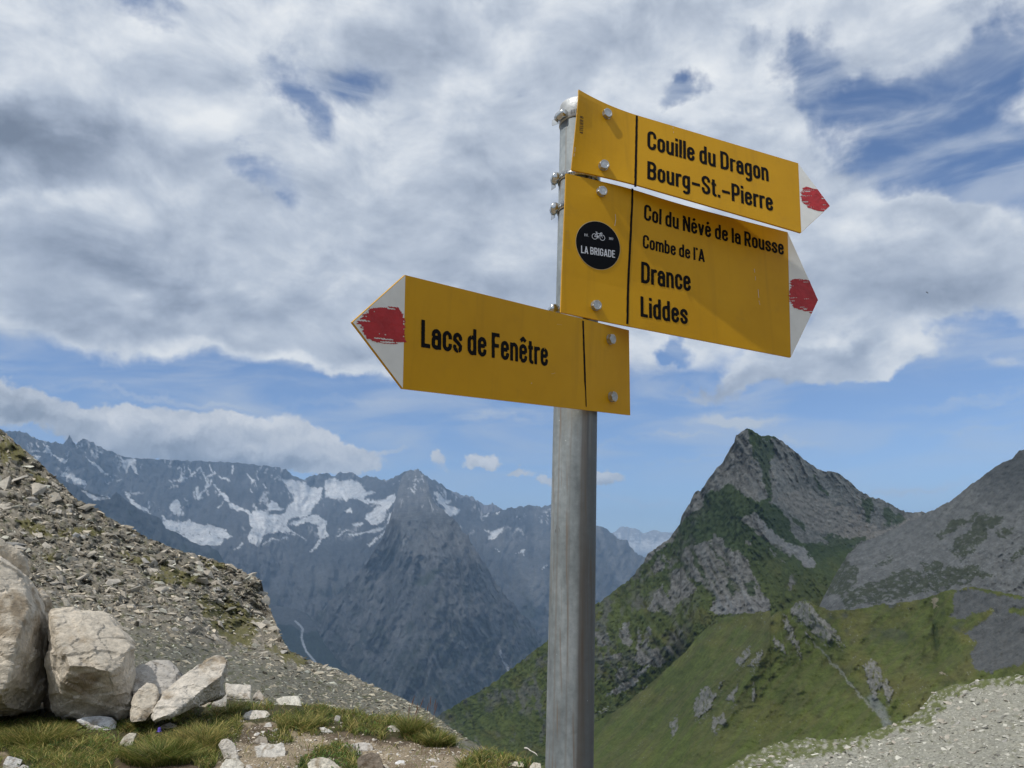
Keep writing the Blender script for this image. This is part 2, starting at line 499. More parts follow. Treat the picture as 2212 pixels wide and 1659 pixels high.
def galvanised():
    m, t, b = material("galvanised_steel")
    tc = t.new('ShaderNodeTexCoord')
    O = tc.outputs['Object']
    st = t.noise(t.vmath('MULTIPLY', O, (1, 1, 0.035)), 150.0, 4, 0.6)
    sp = t.noise(O, 120.0, 6, 0.7)
    cl = t.noise(t.vmath('MULTIPLY', O, (1, 1, 0.25)), 30.0, 5, 0.6)
    c = t.ramp(t.math('ADD', t.math('MULTIPLY', cl, 0.6), t.math('MULTIPLY', sp, 0.4)),
               [(0.34, (0.105, 0.122, 0.130)), (0.50, (0.18, 0.207, 0.22)), (0.66, (0.285, 0.315, 0.33))])
    rust = t.maprange(st, 0.54, 0.68, 0.0, 0.75)
    c = t.mix(rust, c, (0.15, 0.115, 0.085, 1))
    # one long brown weather stain down the tube, and its shaded right side painted dark
    sx = t.new('ShaderNodeSeparateXYZ'); t.l.new(O, sx.inputs[0])
    xa = t.math('SUBTRACT', sx.outputs[0], t.math('MULTIPLY', sx.outputs[2], 0.035))      # the post leans 2 degrees
    ang = t.math('ARCTAN2', xa, t.math('MULTIPLY', sx.outputs[1], -1.0))
    wob = t.math('MULTIPLY', t.math('SUBTRACT', t.noise(t.vmath('MULTIPLY', O, (0, 0, 1)), 8.0, 3), 0.5), 0.16)
    a2 = t.math('ADD', ang, wob)
    for c0, wd, amt, colr in ((0.40, 0.26, 0.80, (0.080, 0.062, 0.048, 1)), (0.26, 0.06, 0.4, (0.06, 0.047, 0.038, 1)),
                              (-0.82, 0.06, 0.45, (0.14, 0.105, 0.075, 1)), (-0.25, 0.05, 0.30, (0.10, 0.08, 0.06, 1)), (1.15, 0.85, 0.85, (0.060, 0.064, 0.068, 1))):
        dd = t.math('ABSOLUTE', t.math('SUBTRACT', a2, c0))
        f = t.maprange(dd, wd * 1.35, 0.0, 0.0, amt)
        f = t.math('MULTIPLY', f, t.maprange(cl, 0.3, 0.6, 0.55, 1.0))
        c = t.mix(f, c, colr)
    dk = t.maprange(t.noise(t.vmath('MULTIPLY', O, (1, 1, 0.3)), 75.0, 3, 0.7), 0.70, 0.74, 0.0, 0.65)
    c = t.mix(dk, c, (0.07, 0.055, 0.045, 1))
    gl = t.maprange(t.noise(O, 240.0, 2, 0.5), 0.775, 0.79, 0.0, 0.8)
    c = t.mix(gl, c, (0.75, 0.77, 0.80, 1))
    t.l.new(c, b.inputs['Base Color'])
    b.inputs['Metallic'].default_value = 0.10
    t.l.new(t.maprange(sp, 0.3, 0.7, 0.50, 0.75), b.inputs['Roughness'])
    bp = t.new('ShaderNodeBump'); bp.inputs['Strength'].default_value = 0.25; bp.inputs['Distance'].default_value = 0.0008
    t.l.new(sp, bp.inputs['Height']); t.l.new(bp.outputs[0], b.inputs['Normal'])
    return m

M_YEL = yellow_paint()
M_GALV = galvanised()
M_STEEL = plain("bolt_steel", (0.46, 0.46, 0.45), 0.38, 0.85, var=0.2, scale=300, bump=0.1, bscale=500)
M_CLAMP = plain("stainless_clamp", (0.62, 0.62, 0.60), 0.22, 1.0, var=0.12, scale=200)
M_CAP = plain("cap_metal", (0.46, 0.48, 0.49), 0.5, 0.35, var=0.25, scale=60, bump=0.15, bscale=150)
M_BLACK = plain("black_letter_foil", (0.004, 0.004, 0.005), 0.7, 0.0, 0.12)
M_STICK = plain("sticker_black", (0.002, 0.003, 0.006), 0.6, 0.0, 0.12)
M_STICKW = plain("sticker_print_white", (0.62, 0.66, 0.74), 0.5)
M_STICKRIM = plain("sticker_rim", (0.62, 0.52, 0.30), 0.5)
M_INK = plain("marker_ink", (0.02, 0.014, 0.008), 0.6)
M_SCRATCH = plain("bare_scratch", (0.62, 0.60, 0.55), 0.6)
M_WHITE = plain("white_tip_paint", (0.76, 0.78, 0.77), 0.5, 0, 0.4, var=0.06, scale=40)
M_RED = plain("red_blaze_paint", (0.42, 0.022, 0.028), 0.5, 0, 0.4, var=0.18, scale=60, bump=0.2, bscale=160)

post = bpy.data.objects.new("signpost", None); COL.objects.link(post)
GROUND0 = 0.0
base_pt = pole_at(GROUND0)
post.location = base_pt
tag(post, "galvanised steel hiking signpost carrying three yellow arrow boards", "signpost")

def local(o):
    """o was built in world coordinates: keep it there under the post"""
    o.parent = post
    o.matrix_parent_inverse = Matrix.Translation(-Vector(base_pt))
    return o
def sub(o, parent_obj):
    o.parent = parent_obj
    o.matrix_parent_inverse = parent_obj.matrix_parent_inverse.copy() if False else Matrix.Identity(4)
    return o

# frame along the pole
AX = Vector(POLE_AX)
PX = Vector((1, 0, 0)); PX = (PX - AX * PX.dot(AX)).normalized()
PY = AX.cross(PX).normalized()

def lathe(prof, n=48):
    """profile [(radius, height along the pole from z=0 point)]"""
    V, F = [], []
    for r, h in prof:
        for k in range(n):
            a = 2 * pi * k / n
            V.append(PX * (r * cos(a)) + PY * (r * sin(a)) + AX * h)
    for i in range(len(prof) - 1):
        for k in range(n):
            F.append((i * n + k, i * n + (k + 1) % n, (i + 1) * n + (k + 1) % n, (i + 1) * n + k))
    F.append(tuple(range(n))[::-1])
    F.append(tuple(range((len(prof) - 1) * n, len(prof) * n)))
    return V, F

def part(name, V, F, mat, smooth=True, parent=None):
    me = bpy.data.meshes.new(name)
    me.from_pydata([tuple(v) for v in V], [], F); me.update()
    bm = bmesh.new(); bm.from_mesh(me); bmesh.ops.recalc_face_normals(bm, faces=bm.faces); bm.to_mesh(me); bm.free()
    for p in me.polygons: p.use_smooth = smooth
    me.materials.append(mat)
    o = bpy.data.objects.new(name, me); COL.objects.link(o)
    o.parent = parent or post
    return o

# everything under the post is expressed relative to base_pt
BASE = np.array(base_pt)
def hz(py):
    """height along the pole for photo row py"""
    lo, hi = 0.0, 4.0
    for _ in range(60):
        m = (lo + hi) / 2
        P = BASE + POLE_AX * m - EYE
        y = CY - FOC * (P @ UPV) / (P @ FWD)
        if y > py: lo = m
        else: hi = m
    return lo
H_TOP = hz(231)
pole = part("pole", *lathe([(POLE_R, -0.45), (POLE_R, 0.3), (POLE_R, 0.8), (POLE_R, 1.2), (POLE_R, 1.6), (POLE_R, H_TOP - 0.012)], 64), M_GALV)
for p in pole.data.polygons:
    if len(p.vertices) > 4: p.use_smooth = False
hc = H_TOP
part("cap", *lathe([(POLE_R + 0.0006, hc - 0.034), (POLE_R + 0.0016, hc - 0.033), (POLE_R + 0.0016, hc - 0.0045), (POLE_R + 0.0006, hc - 0.0015), (POLE_R - 0.002, hc), (POLE_R - 0.006, hc + 0.0008), (0.004, hc + 0.0012)], 48), M_CAP)

def hose_clamp(h, ang, tilt=0.0, w=0.011):
    """worm-drive band: strip round the tube, pressed screw housing, screw"""
    n = 56
    V, F = [], []
    for k in range(n):
        a = 2 * pi * k / n
        dh = tilt * sin(a - ang)
        for r, q in ((POLE_R + 0.0004, -w / 2), (POLE_R + 0.0014, -w / 2), (POLE_R + 0.0014, w / 2), (POLE_R + 0.0004, w / 2)):
            V.append(PX * (r * cos(a)) + PY * (r * sin(a)) + AX * (h + q + dh))
    for k in range(n):
        for q in range(4):
            F.append((k * 4 + q, ((k + 1) % n) * 4 + q, ((k + 1) % n) * 4 + (q + 1) % 4, k * 4 + (q + 1) % 4))
    band = part("hose_clamp", V, F, M_CLAMP)
    # slots pressed in the band
    V, F = [], []
    for k in range(26):
        a = ang + 0.45 + k * 0.085
        for da, q in ((-0.012, -w * .3), (0.012, -w * .3), (0.022, w * .3), (-0.002, w * .3)):
            r = POLE_R + 0.0018
            V.append(PX * (r * cos(a + da)) + PY * (r * sin(a + da)) + AX * (h + q + tilt * sin(a - ang)))
        F.append((4 * k, 4 * k + 1, 4 * k + 2, 4 * k + 3))
    part("slot", V, F, M_BLACK, False, band)
    # housing: half-round shell, axis tangential
    er = PX * cos(ang) + PY * sin(ang)
    et = -PX * sin(ang) + PY * cos(ang)
    c = er * (POLE_R + 0.0055) + AX * h
    V, F = [], []
    m, L = 14, 0.0085
    for e, sc in ((-1.0, 0.72), (-0.86, 0.96), (-0.3, 1.0), (0.35, 1.0), (0.86, 0.96), (1.0, 0.75)):
        for k in range(m):
            a = 2 * pi * k / m
            rr = 0.0068 * sc * (1 + 0.10 * cos(2 * a))
            V.append(c + et * (e * L) + er * (rr * 0.92 * cos(a)) + AX * (rr * 1.1 * sin(a)))
    for i in range(5):
        for k in range(m):
            F.append((i * m + k, i * m + (k + 1) % m, (i + 1) * m + (k + 1) % m, (i + 1) * m + k))
    F.append(tuple(range(m))[::-1]); F.append(tuple(range(5 * m, 6 * m)))
    part("screw_housing", V, F, M_CLAMP, True, band)
    # screw head: slotted hexagon at one end
    V, F = [], []
    for e, r in ((1.0, 0.0042), (1.12, 0.0048), (1.5, 0.0048), (1.56, 0.0040)):
        for k in range(6):
            a = 2 * pi * k / 6 + 0.3
            V.append(c + et * (-e * L) + er * (r * cos(a)) + AX * (r * sin(a)))
    for i in range(3):
        for k in range(6):
            F.append((i * 6 + k, i * 6 + (k + 1) % 6, (i + 1) * 6 + (k + 1) % 6, (i + 1) * 6 + k))
    F.append(tuple(range(6))[::-1]); F.append(tuple(range(18, 24)))
    part("screw", V, F, M_STEEL, False, band)
    # loose tail of the band sticking out past the housing
    V = []
    for e, o_ in ((-1.2, 0.0), (-2.4, 0.004)):
        for q in (-w / 2, w / 2):
            V.append(er * (POLE_R + 0.003 + o_) + et * (e * L) + AX * (h + q * 0.9 - 0.004))
            V.append(er * (POLE_R + 0.0036 + o_) + et * (e * L) + AX * (h + q * 0.9 - 0.004))
    part("band_tail", V, [(0, 4, 6, 2), (1, 3, 7, 5), (0, 1, 5, 4), (2, 6, 7, 3), (4, 5, 7, 6), (0, 2, 3, 1)], M_CLAMP, False, band)

for (py, ang, tl) in ((266, 3.75, 0.0015), (391, 3.30, -0.001), (455, 3.25, 0.0), (676, 3.45, 0.0), (846, 1.9, 0.0)):
    hose_clamp(hz(py), ang, tl)

# ---- lettering: condensed sign alphabet drawn as strokes, meshed with marching squares
def arc(cx, cy, rx, ry, a0, a1, n=12):
    return [(cx + rx * cos(radians(a0 + (a1 - a0) * i / n)), cy + ry * sin(radians(a0 + (a1 - a0) * i / n))) for i in range(n + 1)]
XH = 0.735
def glyphs():
    s = 0.076      # half stroke
    G = {}
    def lc(w):     # lowercase bowl extents
        return s, w - s
    W = 0.415
    l, r = s, W - s
    m = (l + r) / 2; rx = (r - l) / 2; ry = 0.15; t, b = XH - s + .012, s - .012
    bowl = arc(m, t - ry, rx, ry, 180, 0) + arc(m, b + ry, rx, ry, 0, -180) + [(l, t - ry)]
    G['o'] = (W, [bowl])
    G['c'] = (W - .01, [[(r, t - ry - .07)] + arc(m, t - ry, rx, ry, 0, 180) + arc(m, b + ry, rx, ry, 180, 360) + [(r, b + ry + .07)]])
    G['e'] = (W, [[(l, .40), (r, .40)], [(r, .40)] + arc(m, t - ry, rx, ry, 0, 180) + arc(m, b + ry, rx, ry, 180, 360) + [(r, b + ry + .05)]])
    G['a'] = (W, [[(l, t - ry - .05)] + arc(m, t - ry, rx, ry, 180, 0) + [(r, 0)],
                  [(r, .44)] + arc(m, .43 - .10, rx, .10, 70, 180, 8) + arc(m, b + .11, rx, .11, 180, 330)])
    G['s'] = (W - .01, [[(r, t - ry - .04), (r, t - ry)] + arc(m, t - ry, rx, ry, 0, 180) + [(l, t - ry - .05), (m, .38), (r, .25), (r, b + ry)] +
                        arc(m, b + ry, rx, ry, 0, -180) + [(l, b + ry + .05)]])
    G['u'] = (W + .01, [[(l, XH)] + [(l, b + ry)] + arc(m, b + ry, rx, ry, 180, 350), [(r, XH), (r, 0)]])
    G['n'] = (W + .01, [[(l, 0), (l, XH)], [(l, t - ry - .02)] + arc(m, t - ry, rx, ry, 170, 0) + [(r, 0)]])
    G['m'] = (.64, [[(l, 0), (l, XH)], [(l, t - ry)] + arc(.20, t - ry, .127, ry, 170, 0) + [(.327, 0)], [(.327, t - ry)] + arc(.455, t - ry, .115, ry, 170, 0) + [(.57, 0)]])
    G['r'] = (.295, [[(l, 0), (l, XH)], [(l, t - ry - .05)] + arc(l + .15, t - .16, .15, .16, 175, 80, 6) + [(.29, t + .002)]])
    G['d'] = (W + .01, [[(r, 0), (r, 1.0)], [(r, t - ry)] + arc(m, t - ry, rx, ry, 0, 180) + arc(m, b + ry, rx, ry, 180, 360)])
    G['b'] = (W + .01, [[(l, 0), (l, 1.0)], [(l, b + ry)] + arc(m, b + ry, rx, ry, 180, 360) + arc(m, t - ry, rx, ry, 0, 180)])
    G['g'] = (W + .01, [[(r, XH), (r, -.12)] + arc(m, -.10, rx, .12, 0, -150), [(r, t - ry)] + arc(m, t - ry, rx, ry, 0, 180) + arc(m, .10 + ry, rx, ry, 180, 360)])
    G['i'] = (.155, [[(.0775, 0), (.0775, XH)], [(.0775, .85), (.0775, 1.0)]])
    G['l'] = (.155, [[(.0775, 0), (.0775, 1.0)]])
    G['t'] = (.275, [[(.12, .93), (.12, b + .09)] + arc(.21, b + .09, .09, .09, 180, 270, 5) + [(.265, b)], [(.005, XH - s), (.265, XH - s)]])
    G['v'] = (.40, [[(.06, XH), (.20, .0)], [(.34, XH), (.20, .0)]])
    e = G['e'][1]
    G['é'] = (W, e + [[(m - .07, .84), (m + .05, .985)]])
    G['ê'] = (W, e + [[(m - .13, .86), (m, .985), (m + .13, .86)]])
    G["'"] = (.13, [[(.065, 1.0), (.06, .82)]])
    G['.'] = (.16, [[(.08, 0), (.08, .15)]])
    G['–'] = (.50, [[(.03, .40), (.47, .40)]])
    W = 0.47
    l, r = s, W - s; m = (l + r) / 2; rx = (r - l) / 2; ry = .17; t, b = 1 - s + .01, s - .01
    G['C'] = (W, [[(r, t - ry - .12)] + arc(m, t - ry, rx, ry, 0, 180) + arc(m, b + ry, rx, ry, 180, 360) + [(r, b + ry + .12)]])
    G['G'] = (W, [[(r, t - ry - .12)] + arc(m, t - ry, rx, ry, 0, 180) + arc(m, b + ry, rx, ry, 180, 360) + [(r, .46), (m, .46)]])
    G['S'] = (W, [[(r, t - ry - .08), (r, t - ry)] + arc(m, t - ry, rx, ry, 0, 180) + [(l, t - ry - .06), (l + .04, .60), (r - .04, .40), (r, b + ry + .06)] + arc(m, b + ry, rx, ry, 0, -180) + [(l, b + ry + .10)]])
    t, b = 1 - s, s
    G['D'] = (W + .01, [[(l, 0), (l, 1)], [(l, t)] + arc(r - .17, t - .17, .17, .17, 90, 0) + arc(r - .17, b + .17, .17, .17, 0, -90) + [(l, b)]])
    G['B'] = (W, [[(l, 0), (l, 1)], [(l, t)] + arc(r - .16, t - .15, .15, .15, 90, 0) + arc(r - .16, .52 + .14, .15, .14, 0, -90) + [(l, .52)],
                  [(l, .52)] + arc(r - .15, .52 - .15, .15, .15, 90, 0) + arc(r - .15, b + .15, .15, .15, 0, -90) + [(l, b)]])
    G['P'] = (W - .01, [[(l, 0), (l, 1)], [(l, t)] + arc(r - .17, t - .16, .16, .16, 90, 0) + arc(r - .17, .42 + .16, .16, .16, 0, -90) + [(l, .42)]])
    G['R'] = (W, [[(l, 0), (l, 1)], [(l, t)] + arc(r - .17, t - .16, .16, .16, 90, 0) + arc(r - .17, .46 + .16, .16, .16, 0, -90) + [(l, .46)], [(r - .15, .46), (r, 0)]])
    G['L'] = (.38, [[(l, 1), (l, 0)], [(0, s), (.38, s)]])
    G['F'] = (.40, [[(l, 0), (l, 1)], [(0, 1 - s), (.40, 1 - s)], [(l, .50), (.36, .50)]])
    G['E'] = (.40, [[(l, 0), (l, 1)], [(0, 1 - s), (.40, 1 - s)], [(l, .51), (.36, .51)], [(0, s), (.40, s)]])
    G['N'] = (.50, [[(l, 0), (l, 1)], [(.43, 0), (.43, 1)], [(l + .02, .97), (.41, .03)]])
    G['A'] = (.50, [[(.06, 0), (.25, .98)], [(.44, 0), (.25, .98)], [(.12, .26), (.38, .26)]])
    G['I'] = (.155, [[(.0775, 0), (.0775, 1.0)]])
    G['T'] = (.42, [[(.21, 0), (.21, 1.0)], [(0, 1 - s), (.42, 1 - s)]])
    G['0'] = (.40, [arc(.20, .78, .13, .15, 180, 0) + arc(.20, .22, .13, .15, 0, -180) + [(.07, .78)]])
    G['1'] = (.26, [[(.17, 0), (.17, 1.0)], [(.03, .82), (.15, .93)]])
    G['2'] = (.40, [[(.07, .72)] + arc(.20, .78, .13, .15, 180, -20) + [(.30, .62), (.08, .15), (.08, s)], [(.02, s), (.38, s)]])
    G['7'] = (.38, [[(.0, 1 - s), (.36, 1 - s)], [(.31, .93), (.12, 0)]])
    return G, s
GLYPH, GS = glyphs()

def text_polys(text, track=0.06, space=0.20, res=44, rough=0.012, bold=1.0, wear=0.0, seed=0):
    """polygons (in cap-height units) of a line of lettering, and its length"""
    V, F = [], []
    x0 = 0.0
    rg = np.random.default_rng(seed)
    for ci, ch in enumerate(text):
        if ch == ' ':
            x0 += space; continue
        w, paths = GLYPH[ch]
        st = 1.0 / res
        pad = .10
        xs = np.arange(-pad, w + pad, st); ys = np.arange(-.36 if ch == 'g' else -.06, 1.08, st)
        X, Y = np.meshgrid(xs, ys)
        D = np.full(X.shape, 9.0)
        for p in paths:
            p = np.asarray(p, float)
            closed = np.hypot(*(p[0] - p[-1])) < 1e-6
            n = len(p) - 1
            for i in range(n):
                a, b_ = p[i], p[i + 1]
                d = b_ - a; L2 = d @ d
                if L2 < 1e-10: continue
                t = ((X - a[0]) * d[0] + (Y - a[1]) * d[1]) / L2
                L = L2 ** .5
                tc = np.clip(t, 0, 1)
                q = np.hypot(X - a[0] - tc * d[0], Y - a[1] - tc * d[1]) - GS * bold
                if not closed and i == 0:
                    q = np.maximum(q, -t * L)
                if not closed and i == n - 1:
                    q = np.maximum(q, (t - 1) * L)
                D = np.minimum(D, q)
        if rough:
            D = D + rough * fbm(X * 14 + ci * 7.7 + seed, Y * 14 + seed * 3.1, o=3) + rough * .7 * fbm(X * 40 + ci, Y * 9 + seed, o=2)
        if wear:
            nz = perlin(X * 2.2 + ci * 3.3 + seed, Y * 2.0 + seed)
            cut = np.abs(perlin(X * 3 + ci * 5.1, Y * 1.1 + seed * 2.2))
            D = np.where((nz > .33) & (cut < .05 * wear), 0.05, D)
        # marching squares
        R, C = D.shape
        ids = {}
        def vid(key, x, y):
            if key not in ids:
                ids[key] = len(V); V.append((x0 + x, y))
            return ids[key]
        ins = D < 0
        any_in = ins[:-1, :-1] | ins[1:, :-1] | ins[:-1, 1:] | ins[1:, 1:]
        for (j, i) in zip(*np.nonzero(any_in)):
            cor = ((j, i), (j, i + 1), (j + 1, i + 1), (j + 1, i))
            poly = []
            for k in range(4):
                a, b_ = cor[k], cor[(k + 1) % 4]
                da, db = D[a], D[b_]
                if da < 0: poly.append(vid((a,), xs[a[1]], ys[a[0]]))
                if (da < 0) != (db < 0):
                    t = da / (da - db)
                    key = (a, b_) if a < b_ else (b_, a)
                    poly.append(vid(key, xs[a[1]] + t * (xs[b_[1]] - xs[a[1]]), ys[a[0]] + t * (ys[b_[0]] - ys[a[0]])))
            if len(poly) >= 3: F.append(tuple(poly))
        x0 += w + track
    return np.array(V), F, x0 - track

# ---- boards
def zr(ox, oy, sc):
    """convert a point measured in an enlarged crop back to photo units"""
    return lambda x, y: ((ox + x / sc) * 2212 / 4032, (oy + y / sc) * 2212 / 4032)
C1 = zr(2100, 300, 1.7696)
C2 = zr(2100, 850, 1.8433)
C3 = zr(1350, 1050, 1.8433)

def nrm(al, tl):
    a, t = radians(al), radians(tl)
    return np.array([sin(a) * cos(t), -cos(a) * cos(t), sin(t)])

class Board:
    def __init__(s, al, tl, ref, gap=0.0075):
        s.n = nrm(al, tl)
        q0 = ray_plane(ref, s.n, POLE_A + s.n * (POLE_R + gap))
        ctr = pole_at(q0[2])
        s.q = ctr + s.n * (POLE_R + gap)
        z = np.array([0, 0, 1.0])
        s.u = np.cross(z, s.n); s.u /= np.linalg.norm(s.u)      # towards the photo's right
        s.u = -s.u if s.u[0] < 0 else s.u
        s.v = np.cross(s.n, s.u); s.v = -s.v if s.v[2] < 0 else s.v
    def uv(s, p):
        w = ray_plane(p, s.n, s.q) - s.q
        return np.array([w @ s.u, w @ s.v])
    def xyz(s, u, v, h=0.0):
        u = np.asarray(u, float); v = np.asarray(v, float); h = np.asarray(h, float)
        return s.q + u[..., None] * s.u + v[..., None] * s.v + (h[..., None] if h.ndim else h) * s.n + s.bend(u, v)[..., None] * s.n - BASE
    def bend(s, u, v):
        return np.zeros(np.shape(u))

THK = 0.003
def board_mesh(B, outline, parent, label, nu=46, nv=16):
    """plate from its yellow outline (TL, TR, tip, BR, BL in plate u,v): bent sheet with thickness"""
    pts = outline
    V, F = [], []
    us = np.linspace(0, 1, nu)
    rows = []
    TL, TR, BR, BL = pts['TL'], pts['TR'], pts['BR'], pts['BL']
    tip = pts['tip']; side = pts['side']
    grid = np.zeros((nv, nu, 2))
    for j in range(nv):
        f = j / (nv - 1)
        a = lerp(TL, BL, f); b = lerp(TR, BR, f)
        for i in range(nu):
            grid[j, i] = lerp(a, b, us[i])
    P = grid.reshape(-1, 2)
    front = B.xyz(P[:, 0], P[:, 1], 0.0)
    back = B.xyz(P[:, 0], P[:, 1], -THK)
    n0 = len(P)
    F = [tuple(map(int, f)) for f in grid_faces(nv, nu)]
    F += [tuple(int(i) + n0 for i in f[::-1]) for f in F[:]]
    V = list(front) + list(back)
    # tip fan on the pointed end
    col = (nu - 1) if side > 0 else 0
    edge = [j * nu + col for j in range(nv)]
    t = B.xyz(np.array([tip[0]]), np.array([tip[1]]), 0.0)[0]; tb = B.xyz(np.array([tip[0]]), np.array([tip[1]]), -THK)[0]
    it = len(V); V += [t, tb]
    for a, b in zip(edge[:-1], edge[1:]):
        F.append((a, b, it)); F.append((b + n0, a + n0, it + 1))
    ring = [i for i in range(nu)]
    rim = []
    top = list(range(nu)); bot = [(nv - 1) * nu + i for i in range(nu)]
    lef = [j * nu for j in range(nv)]; rig = [j * nu + nu - 1 for j in range(nv)]
    loops = [top, bot] + ([lef] if side > 0 else [rig])
    for L in loops:
        for a, b in zip(L[:-1], L[1:]):
            F.append((a, b, b + n0, a + n0))
    e0, e1 = edge[0], edge[-1]
    F.append((e0, it, it + 1, e0 + n0)); F.append((e1, it, it + 1, e1 + n0))
    o = part("direction_board", V, F, M_YEL, False, post)
    o['label'] = label
    # soften the cut edge a little
    return o

def flat_on(B, pts, h):
    P = np.asarray(pts, float)
    return list(B.xyz(P[:, 0], P[:, 1], h))

def put_text(B, board, name, text, a, b, cap, seed=0, mat=None, h=0.0004, wear=0.0, res=44, rough=0.012, bold=1.0, track=0.06, space=0.20):
    """text from baseline start a to baseline end b (plate u,v), cap height in metres"""
    V, F, L = text_polys(text, track, space, res, rough, bold, wear, seed)
    a = np.asarray(a, float); b = np.asarray(b, float)
    d = (b - a); ln = np.hypot(*d); d = d / ln
    nrm2 = np.array([-d[1], d[0]])
    if nrm2[1] < 0 and abs(d[0]) > .5: nrm2 = -nrm2
    sx = ln / L
    P = a + V[:, :1] * sx * d + V[:, 1:] * cap * nrm2
    return part(name, flat_on(B, P, h), F, mat or M_BLACK, False, board)

def bolt(B, board, p, seed=0, hgt=0.0062):
    """flange washer, hex head with chamfer and faint dish"""
    u0, v0 = B.uv(p)
    rg = random.Random(seed)
    rot = rg.uniform(0, 1)
    V, F = [], []
    def ring(r, h, n, hexa=False, rot=rot):
        i0 = len(V)
        for k in range(n):
            a = 2 * pi * k / n + rot
            rr = r
            if hexa:
                q = (a - rot) % (pi / 3) - pi / 6
                rr = r * cos(pi / 6) / cos(q)
            V.append(B.xyz(np.array([u0 + rr * cos(a)]), np.array([v0 + rr * sin(a)]), h)[0])
        return i0
    n = 24
    rs = [ring(0.0072, 0.0, n), ring(0.0072, 0.0011, n), ring(0.0074, 0.0012, n, True), ring(0.0074, hgt - .0006, n, True), ring(0.0066, hgt, n), ring(0.0052, hgt, n), ring(0.0048, hgt - .0003, n)]
    for a, b in zip(rs[:-1], rs[1:]):
        for k in range(n):
            F.append((a + k, a + (k + 1) % n, b + (k + 1) % n, b + k))
    F.append(tuple(range(rs[-1], rs[-1] + n)))
    return part("bolt", V, F, M_STEEL, False, board)

def divider(B, board, p_top, p_bot, wid, seed):
    a, b = np.array(p_top), np.array(p_bot)
    n = 90
    V, F = [], []
    rg = np.random.default_rng(seed)
    for i in range(n + 1):
        f = i / n
        c = lerp(a, b, f)
        wl = wid / 2 * (1 + .35 * perlin(f * 30 + seed, 1.5)) ; wr = wid / 2 * (1 + .25 * perlin(f * 24 + seed, 7.5))
        if seed == 3 and f > .72: wl *= lerp(1, .35, min(1, (f - .72) / .1)); wr *= .8
        V += [(c[0] - wl, c[1]), (c[0] + wr, c[1])]
        if i: F.append((2 * i - 2, 2 * i - 1, 2 * i + 1, 2 * i))
    return part("divider_line", flat_on(B, V, 0.00035), F, M_BLACK, False, board)

def tip_paint(B, board, TRc, tip, BRc, side):
    """white pointed end lying just on the sheet"""
    e = 0.0006 * side
    V = [lerp(TRc, BRc, .004), lerp(TRc, BRc, .996), tip + np.array([-e, 0])]
    m = lerp(TRc, BRc, .5)
    w = part("white_tip", flat_on(B, V, 0.0003), [(0, 1, 2)], M_WHITE, False, board)
    return w

def blaze(B, board, poly, holes_seed, clip, side):
    """brushed red paint: rounded patch with frayed strokes, cut to the arrow outline"""
    P = np.asarray(poly, float)
    lo, hi = P.min(0) - .008, P.max(0) + .008
    st = 0.0006
    xs = np.arange(lo[0], hi[0], st); ys = np.arange(lo[1], hi[1], st)
    X, Y = np.meshgrid(xs, ys)
    slope = 0.16
    Yr = Y - X * slope
    fr = fbm(X * 12 + holes_seed, Yr * 520 + holes_seed, o=2)
    Xw = X + .008 * fr; Yw = Y + .0018 * fbm(X * 90, Y * 200 + holes_seed, o=2)
    ins = inpoly(Xw, Yw, poly)
    d, _ = segdist(X, Y, np.vstack([P, P[:1]]))
    scr = fbm(X * 30 + 5, Yr * 760 + holes_seed * 2, o=2)
    ins &= ~((scr > .38) & (d < .010))
    ins &= ~((scr > .54) & (d < .024))
    ins &= ~(scr > .66)
    ins &= inpoly(X, Y, clip)
    V, F, ids = [], [], {}
    def vid(j, i):
        if (j, i) not in ids:
            ids[(j, i)] = len(V); V.append((xs[i], ys[j]))
        return ids[(j, i)]
    for j, i in zip(*np.nonzero(ins[:-1, :-1] & ins[1:, :-1] & ins[:-1, 1:] & ins[1:, 1:])):
        F.append((vid(j, i), vid(j, i + 1), vid(j + 1, i + 1), vid(j + 1, i)))
    return part("red_blaze", flat_on(B, V, 0.0006), F, M_RED, False, board)

def scratches(B, board, segs, wid=0.0012):
    for pts in segs:
        V, F = [], []
        q = [B.uv(p) for p in pts]
        for k in range(len(q) - 1):
            a, b = q[k], q[k + 1]
            w = wid * random.uniform(.5, 1)
            i = len(V)
            V += [a + (-w / 2, 0), a + (w / 2, 0), b + (w / 3, 0), b + (-w / 3, 0)]
            F.append((i, i + 1, i + 2, i + 3))
        part("scratch", flat_on(B, V, 0.00045), F, M_SCRATCH, False, board)

# --- lower board, arrow to the left
BL_ = Board(45.5, -4.0, C3(1935, 740))
q = lambda x, y: BL_.uv(C3(x, y))
low_out = dict(TL=q(452, 60), TR=q(2077, 461), BR=q(2086, 1078), BL=q(434, 886), tip=q(68, 403), side=-1)
board_low = board_mesh(BL_, low_out, post, "lowest yellow board, arrow to the left, reading Lacs de Fenêtre")
tip_paint(BL_, board_low, low_out['TL'], low_out['tip'], low_out['BL'], -1)
blaze(BL_, board_low, [q(100, 400), q(150, 340), q(215, 297), q(330, 285), q(400, 300), q(447, 345), q(452, 440), q(450, 550), q(330, 568), q(210, 545), q(150, 480)], 3,
      [low_out['TL'], lerp(low_out['tip'], low_out['TL'], .03), low_out['tip'], low_out['BL'], low_out['BL'] + (.012, 0), low_out['TL'] + (.012, 0)], -1)
put_text(BL_, board_low, "lettering", "Lacs de Fenêtre", q(567, 584), q(1488, 722), abs(q(567, 382)[1] - q(567, 584)[1]), 11, wear=.6)
divider(BL_, board_low, q(1742, 392), q(1764, 1016), .0036, 3)
bolt(BL_, board_low, C3(1936, 528), 1); bolt(BL_, board_low, C3(1948, 945), 2)
